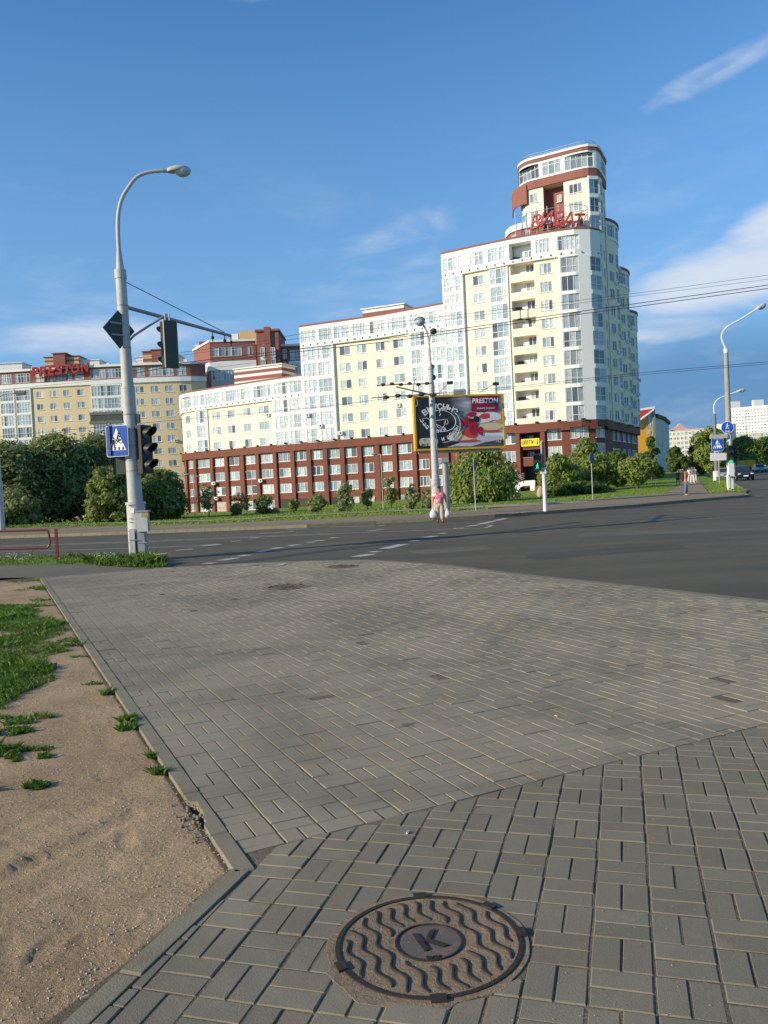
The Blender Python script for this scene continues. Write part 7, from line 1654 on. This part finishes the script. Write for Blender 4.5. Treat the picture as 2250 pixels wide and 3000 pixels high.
def person(label, base, heading, H, shirt=None, trousers=None, hair=(.02, .015, .012), shoes=(.1, .08, .06), stride=.1, arms=(.06, .05), shorts=False, group=None, skin=None, glasses=False, sleeves=True, headturn=0.0, build=1.0, elbow=0.05, armfwd=(0, 0)):
    b = Vector(base); t = thing('person', label, 'person', b, group); k = H / 1.75; rot = Matrix.Rotation(heading, 4, 'Z'); M_ = Matrix.Translation(b) @ rot @ Matrix.Scale(k, 4)
    sk = skin or M_SKIN; s = stride; W = build
    P = {'pel': (0, 0, .95), 'bel': (0, .005, 1.08), 'che': (0, .01, 1.30), 'nek0': (0, .01, 1.45), 'nek': (0, 0, 1.53), 'hed0': (0, -.01, 1.60), 'hed': (0, -.015, 1.68), 'hed2': (0, -.005, 1.73)}
    V = list(P.values()); Rr = [(.15 * W, .12 * W), (.14 * W, .11 * W), (.15 * W, .11 * W), (.07, .065), .055, (.068, .078), (.075, .09), .055]; E = [(0, 1), (1, 2), (2, 3), (3, 4), (4, 5), (5, 6), (6, 7)]
    def addv(v, r, pa): V.append(v); Rr.append(r); E.append((pa, len(V) - 1)); return len(V) - 1
    hands = []; legs = []; armj = []
    for sd in (-1, 1):
        st_ = s * sd
        h = addv((sd * .10, 0, .90), .095 * W, 0); kn = addv((sd * .105, -st_ * .55 - .02, .50), .062, h); an = addv((sd * .105, -st_ + .02, .085), .042, kn); to = addv((sd * .115, -st_ - .15, .035), .036, an); legs.append(((sd * .10, 0, .90), (sd * .105, -st_ * .55 - .02, .50), (sd * .105, -st_ + .02, .085), (sd * .115, -st_ - .15, .035)))
        aw = arms[0 if sd < 0 else 1]; fw = armfwd[0 if sd < 0 else 1]
        shd = addv((sd * .185 * W, .01, 1.41), .058, 2); el = addv((sd * (.205 * W + aw), .03 - fw * .4, 1.12), .042, shd); wr = addv((sd * (.215 * W + aw * 1.2), -elbow - fw, .88), .028, el); pm = addv((sd * (.217 * W + aw * 1.2), -elbow - .015 - fw, .80), (.022, .036), wr); hands.append((sd, V[pm])); armj.append((V[shd], V[el], V[wr]))
    body = skinned('body', V, E, Rr, sk, t, M_, 1)
    # hands: four fingers and a thumb, slightly curled
    for sd, c in hands:
        mb = MB(); T_ = lambda p: M_ @ Vector(p)
        for f in range(4): y = c[1] + .024 - .016 * f; l = (.062, .075, .07, .055)[f]; mb.tube([T_((c[0], y, c[2] - .02)), T_((c[0] - sd * .004, y - .003, c[2] - .03 - l * .5)), T_((c[0] - sd * .018, y - .006, c[2] - .03 - l))], [.009 * k, .0085 * k, .006 * k], 6)
        mb.tube([T_((c[0], c[1] - .03, c[2] + .02)), T_((c[0] - sd * .01, c[1] - .052, c[2] - .015)), T_((c[0] - sd * .016, c[1] - .05, c[2] - .04))], [.011 * k, .010 * k, .007 * k], 6); mb.build('hand', sk, t, True)
    if trousers:
        tv = [(0, 0, .97), (0, 0, 1.02)]; tr2 = [(.165 * W, .13 * W), (.158 * W, .125 * W)]; te = [(0, 1)]
        for lg in legs:
            i0 = len(tv); tv += [lg[0], lg[1]]; tr2 += [.118 * W, .098]; te += [(0, i0), (i0, i0 + 1)]
            if not shorts: tv.append((lg[2][0], lg[2][1], lg[2][2] + .02)); tr2.append(.092); te.append((i0 + 1, i0 + 2))
        skinned('shorts' if shorts else 'trousers', tv, te, tr2, trousers, t, M_, 1)
    if shirt:
        sv = [(0, 0, .90 if trousers else 1.0), (0, .005, 1.10), (0, .01, 1.30), (0, .01, 1.43)]; sr2 = [(.185 * W, .15 * W), (.172 * W, .138 * W), (.17 * W, .128 * W), (.09, .08)]; se = [(0, 1), (1, 2), (2, 3)]
        for (a, e, w) in armj:
            if sleeves: i0 = len(sv); sv += [a, tuple(Vector(a).lerp(Vector(e), .85))]; sr2 += [.088, .078]; se += [(2, i0), (i0, i0 + 1)]
        skinned('shirt', sv, se, sr2, shirt, t, M_, 1)
    sh = plain(f'shoe {shoes[0]:.2f}', shoes, .5)
    for lg in legs: mb = MB(); c = M_ @ Vector((lg[3][0], lg[3][1] + .06, .04)); mb.ellipsoid(c, (.05 * k, .14 * k, .045 * k), 10, 6, rot.to_3x3(), -.8, 1); mb.build('shoe', sh, t, True)
    hm = plain(f'hair {hair[0]:.3f}', hair, .7); mb = MB(); c = M_ @ Vector((0, .012, 1.70)); mb.ellipsoid(c, (.088 * k, .104 * k, .088 * k), 12, 8, rot.to_3x3(), -.15, 1); c = M_ @ Vector((0, .05, 1.655)); mb.ellipsoid(c, (.082 * k, .062 * k, .09 * k), 10, 7, rot.to_3x3()); mb.build('hair', hm, t, True)
    # face
    mb = MB(); mb.ellipsoid(M_ @ Vector((0, -.105, 1.635)), (.013 * k, .02 * k, .022 * k), 8, 5)
    for sd in (-1, 1): mb.ellipsoid(M_ @ Vector((sd * .085, 0, 1.64)), (.012 * k, .02 * k, .03 * k), 7, 5)
    mb.build('face_features', sk, t, True)
    mb = MB()
    for sd in (-1, 1): mb.ellipsoid(M_ @ Vector((sd * .033, -.088, 1.662)), ((.026 if glasses else .012) * k, .012 * k, (.02 if glasses else .008) * k), 8, 5, rot.to_3x3())
    if glasses: mb.tube([M_ @ Vector((-.08, -.05, 1.668)), M_ @ Vector((-.03, -.098, 1.668)), M_ @ Vector((.03, -.098, 1.668)), M_ @ Vector((.08, -.05, 1.668))], .005 * k, 4)
    mb.build('sunglasses' if glasses else 'eyes', M_BLACK, t, True)
    mb = MB(); mb.ellipsoid(M_ @ Vector((0, -.088, 1.600)), (.024 * k, .008 * k, .007 * k), 8, 4, rot.to_3x3()); mb.build('mouth', plain('lips', (.3, .08, .07), .5), t, True)
    return t, M_, hands
tpat = NT('pink and orange patterned cloth'); nn_ = tpat.noise(9, 2, .5); mm_ = tpat.noise(7, 2, .5, tpat.coord('pos', (1, 1, 1), (.7, .3, .2))); c_ = tpat.mix(tpat.rng(nn_, .46, .52), (.75, .06, .25), (.85, .35, .45)); c_ = tpat.mix(tpat.rng(mm_, .53, .58), c_, (.85, .32, .04)); c_ = tpat.mix(tpat.rng(nn_, .60, .64), c_, (.85, .75, .75)); M_PAT = tpat.out(c_, .8)
wb_ = gr(1290, 1531, -.02); wt, WM, WH = person('woman in a pink patterned top and beige trousers crossing the road with carrier bags', wb_, .03, 1.54, M_PAT, plain('beige trousers', (.52, .42, .30), .8), (.018, .01, .01), (.08, .05, .04), .1, (.07, .07), False, None, plain('tanned skin', (.45, .19, .12), .55), True, True, 0, 1.18)
M_BAG = plain('white plastic bag', (.80, .78, .77), .35); M_BAGP = plain('pink bag print', (.75, .25, .28), .4)
for i, (sd, c) in enumerate(WH):
    p = WM @ Vector(c); t = thing('carrier_bag', 'white plastic carrier bag in the right hand of the woman in pink' if i == 0 else 'white and pink plastic carrier bag in the left hand of the woman in pink', 'bag', p - Vector((0, 0, .5)), 'carrier bags'); mb = MB(); r = random.Random(i)
    prof = [(.03, -.10), (.07, -.16), (.12, -.24), (.15, -.36), (.14, -.46), (.08, -.5)]; vs = []; n = 14
    for (rr, z) in prof:
        for k_ in range(n): a = 2 * math.pi * k_ / n; w = rr * (1 + .14 * math.sin(3 * a + z * 9 + i)); vs.append(p + Vector((w * math.cos(a), w * .6 * math.sin(a), z)))
    fs = [(j * n + k_, j * n + (k_ + 1) % n, (j + 1) * n + (k_ + 1) % n, (j + 1) * n + k_) for j in range(len(prof) - 1) for k_ in range(n)]; fs.append(tuple((len(prof) - 1) * n + k_ for k_ in range(n))); mb.add(vs, fs); o = mb.build('bag', M_BAG, t, True)
    mb = MB(); mb.tube([p + Vector((-.03, 0, -.11)), p + Vector((-.035, 0, -.04)), p + Vector((0, 0, -.02)), p + Vector((.035, 0, -.04)), p + Vector((.03, 0, -.11))], .008, 5); mb.build('handle', M_BAG, t, True)
    if i == 1: mb = MB(); mb.ellipsoid(p + Vector((.02, -.075, -.42)), (.07, .03, .06), 8, 5); mb.build('print', M_BAGP, t, True)
g = gr(2010, 1451, .12); ORANGE = plain('tanned orange skin', (.50, .20, .10), .5)
person('bare chested man in blue jeans waiting at the kerb with a dark backpack', g, math.radians(75), 1.74, None, plain('blue jeans', (.10, .17, .27), .8), (.03, .018, .012), (.55, .42, .30), .06, (.03, .03), False, None, ORANGE, False, True, 0, 1.12)
bp_ = thing('backpack', 'dark backpack on the back of the man in jeans', 'backpack', g + Vector((0, 0, .95))); mb = MB(); c = g + Vector((-.17, .05, 1.22)); mb.ellipsoid(c, (.13, .17, .27), 12, 8); mb.build('pack', plain('dark canvas', (.03, .028, .03), .8), bp_, True); mb = MB(); mb.tube([c + Vector((.05, -.1, .2)), c + Vector((.2, -.16, .24)), c + Vector((.3, -.12, .02)), c + Vector((.12, -.12, -.2))], .02, 5); mb.build('strap', plain('dark canvas', (.03, .028, .03), .8), bp_, True)
g = gr(1987, 1421, .12); person('child or small woman in a dark dress walking on the left side of the path', g, math.radians(-160), 1.5, plain('dark dress', (.12, .06, .08), .8), plain('dark dress', (.12, .06, .08), .8), (.02, .015, .01), (.3, .2, .15), .12, (.04, .04), True, 'people on the side path')
for (px, py, hh, lab, sh_, tr3) in ((2029, 1417, 1.74, 'man in a grey top and white shorts walking towards the road', (.30, .26, .26), (.80, .78, .74)), (2021, 1413, 1.66, 'woman in white walking beside the man in white shorts, further left', (.78, .74, .72), (.72, .70, .66)), (2036, 1411, 1.68, 'person in pale clothes half behind the man in white shorts, right side', (.70, .62, .58), (.6, .55, .5))):
    g = gr(px, py, .12); person(lab, g, math.radians(8), hh, plain(lab[:14] + ' top', sh_, .8), plain(lab[:14] + ' shorts', tr3, .8), (.03, .02, .015), (.5, .45, .4), .16, (.05, .05), 'shorts' in lab[:25], 'people on the side path')

# ================================================================== VEHICLES
def car(label, base, heading, col, Lc=4.6, Wc=1.85, Hc=1.6, lights=True):
    b = Vector(base); t = thing('parked_car', label, 'car', b, 'vehicles in the side street'); R_ = Matrix.Rotation(heading, 3, 'Z'); T_ = lambda x, y, z: b + R_ @ Vector((x, y, z)); pm = plain(label[:18] + ' paint', col, .25, .2, .6)
    # stations from nose (-y) to tail (+y): (y, half width, z low, z belt)
    st_ = [(-.5, .80, .42, .62), (-.485, .90, .34, .78), (-.40, .97, .28, .90), (-.20, 1.0, .26, .98), (.1, 1.0, .26, 1.0), (.38, .99, .27, 1.02), (.48, .94, .34, .98), (.5, .86, .42, .9)]; vs = []; n = 8
    for (y, w, z0, z1) in st_:
        hw = Wc / 2 * w; k = Hc / 1.6
        for (x, z) in ((-hw * .8, z0 * k), (-hw, z0 * k + .12), (-hw, z1 * k - .16), (-hw * .86, z1 * k), (hw * .86, z1 * k), (hw, z1 * k - .16), (hw, z0 * k + .12), (hw * .8, z0 * k)): vs.append(T_(x, y * Lc, z))
    fs = [(j * n + i, j * n + (i + 1) % n, (j + 1) * n + (i + 1) % n, (j + 1) * n + i) for j in range(len(st_) - 1) for i in range(n)] + [tuple(range(n)), tuple((len(st_) - 1) * n + i for i in reversed(range(n)))]
    mb = MB(); mb.add(vs, fs); mb.build('body', pm, t, True)
    k = Hc / 1.6; zb, zt_ = .96 * k, Hc; C = [(-.24, .86, zb), (-.08, .68, zt_ - .05), (.30, .68, zt_), (.45, .84, zb)]
    mb = MB(); vs = [T_(sx * Wc / 2 * w, y * Lc, z) for (y, w, z) in C for sx in (-1, 1)]; mb.add(vs, [(0, 1, 3, 2), (2, 3, 5, 4), (4, 5, 7, 6), (0, 2, 4, 6), (1, 7, 5, 3)]); mb.build('roof', pm, t)
    gm = plain('car glass', (.03, .04, .05), .08, 0, .8)
    def quad(name, pts, mat): mb = MB(); mb.add([T_(*p) for p in pts], [tuple(range(len(pts)))]); return mb.build(name, mat, t)
    e = .012; hw = Wc / 2
    quad('windscreen', [(-hw * .78, -.228 * Lc - e * 2, zb + .06), (hw * .78, -.228 * Lc - e * 2, zb + .06), (hw * .64, -.092 * Lc - e * 2, zt_ - .1), (-hw * .64, -.092 * Lc - e * 2, zt_ - .1)], gm)
    for sx in (-1, 1): quad('side_window', [(sx * (hw * .84 + e), -.18 * Lc, zb + .06), (sx * (hw * .83 + e), .40 * Lc, zb + .06), (sx * (hw * .70 + e), .29 * Lc, zt_ - .1), (sx * (hw * .70 + e), -.07 * Lc, zt_ - .12)], gm)
    if lights:
        for sx in (-1, 1): mb = MB(); mb.ellipsoid(T_(sx * hw * .68, -.488 * Lc, .70 * k), (.19, .07, .08), 8, 5, R_); mb.build('headlight', plain('headlight', (.7, .72, .75), .1, 0, .8), t, True)
        mb = MB(); mb.box(T_(0, -.505 * Lc, .48 * k), (.52, .03, .12), heading); mb.build('number_plate', M_SIGNWHITE, t); mb = MB(); mb.box(T_(0, -.497 * Lc, .66 * k), (.7, .04, .12), heading); mb.build('grille', M_DARK, t)
    for sx in (-1, 1):
        mb = MB(); mb.ellipsoid(T_(sx * (hw + .08), -.2 * Lc, zb + .08), (.1, .06, .07), 7, 5, R_); mb.build('mirror', pm, t, True)
        for y in (-.31, .30):
            mb = MB(); c = T_(sx * (hw - .11), y * Lc, .34); ax_ = R_ @ Vector((1, 0, 0)); mb.tube([c - ax_ * .11, c - ax_ * .09, c + ax_ * .09, c + ax_ * .11], [.31, .34, .34, .31], 18); o = mb.build('tyre', plain('tyre rubber', (.015, .015, .015), .8), t, True); mb = MB(); mb.tube([c - ax_ * .115, c + ax_ * .115], .2, 12); mb.build('rim', M_GREYSTEEL, o, True)
    return t
g = gr(2175, 1407, .0); car('dark blue estate car facing the junction behind the right lamp post', (g.x, g.y, terr(g.x, g.y)), math.radians(-14), (.02, .025, .04), 4.7, 1.9, 1.66)
v = at(2224, 1381, 150); car('silver car further up the side street on the right', (v.x, 150, terr(v.x, 150)), math.radians(-14), (.40, .42, .44), 4.5, 1.85, 1.5)
v = at(2140, 1395, 101); car('pale car mostly hidden behind the right lamp post', (at(2122, 1400, 101).x, 101, terr(v.x, 101)), math.radians(-14), (.45, .45, .45), 4.3, 1.75, 1.5)
YT = 160; a = at(2186, 1348, YT); c = at(2216, 1378, YT); TR = thing('truck', 'yellow box truck parked in the shade up the side street', 'truck', ((a.x + c.x) / 2, YT, terr(a.x, YT))); z0 = terr(a.x, YT)
mb = MB(); mb.box(((a.x + c.x) / 2, YT + 2.5, (a.z + z0 + .9) / 2), (c.x - a.x, 5, a.z - z0 - .9), -.1); mb.build('cargo_box', plain('truck yellow', (.75, .42, .02), .5), TR); mb = MB(); mb.box(((a.x + c.x) / 2, YT + 5.9, z0 + 1.5), (c.x - a.x - .1, 1.8, 2.0), -.1); mb.build('cab', M_WHITE, TR); mb = MB(); mb.box(((a.x + c.x) / 2, YT + 3, z0 + .7), (c.x - a.x - .5, 6, .35), -.1); mb.build('chassis', M_DARK, TR)
for sx in (a.x + .25, c.x - .25):
    for dy in (1.2, 5.6): mb = MB(); mb.tube([(sx - .13, YT + dy, z0 + .42), (sx + .13, YT + dy, z0 + .42)], .42, 14); mb.build('tyre', plain('tyre rubber', (.015, .015, .015), .8), TR, True)
# rear doors of the truck body
for sx in (.27, .73): mb = MB(); x = a.x + (c.x - a.x) * sx; mb.box((x, YT - .02, (a.z + z0 + .95) / 2), ((c.x - a.x) * .42, .05, (a.z - z0 - 1.2)), -.1); mb.build('rear_door', plain('truck yellow', (.75, .42, .02), .5), TR)
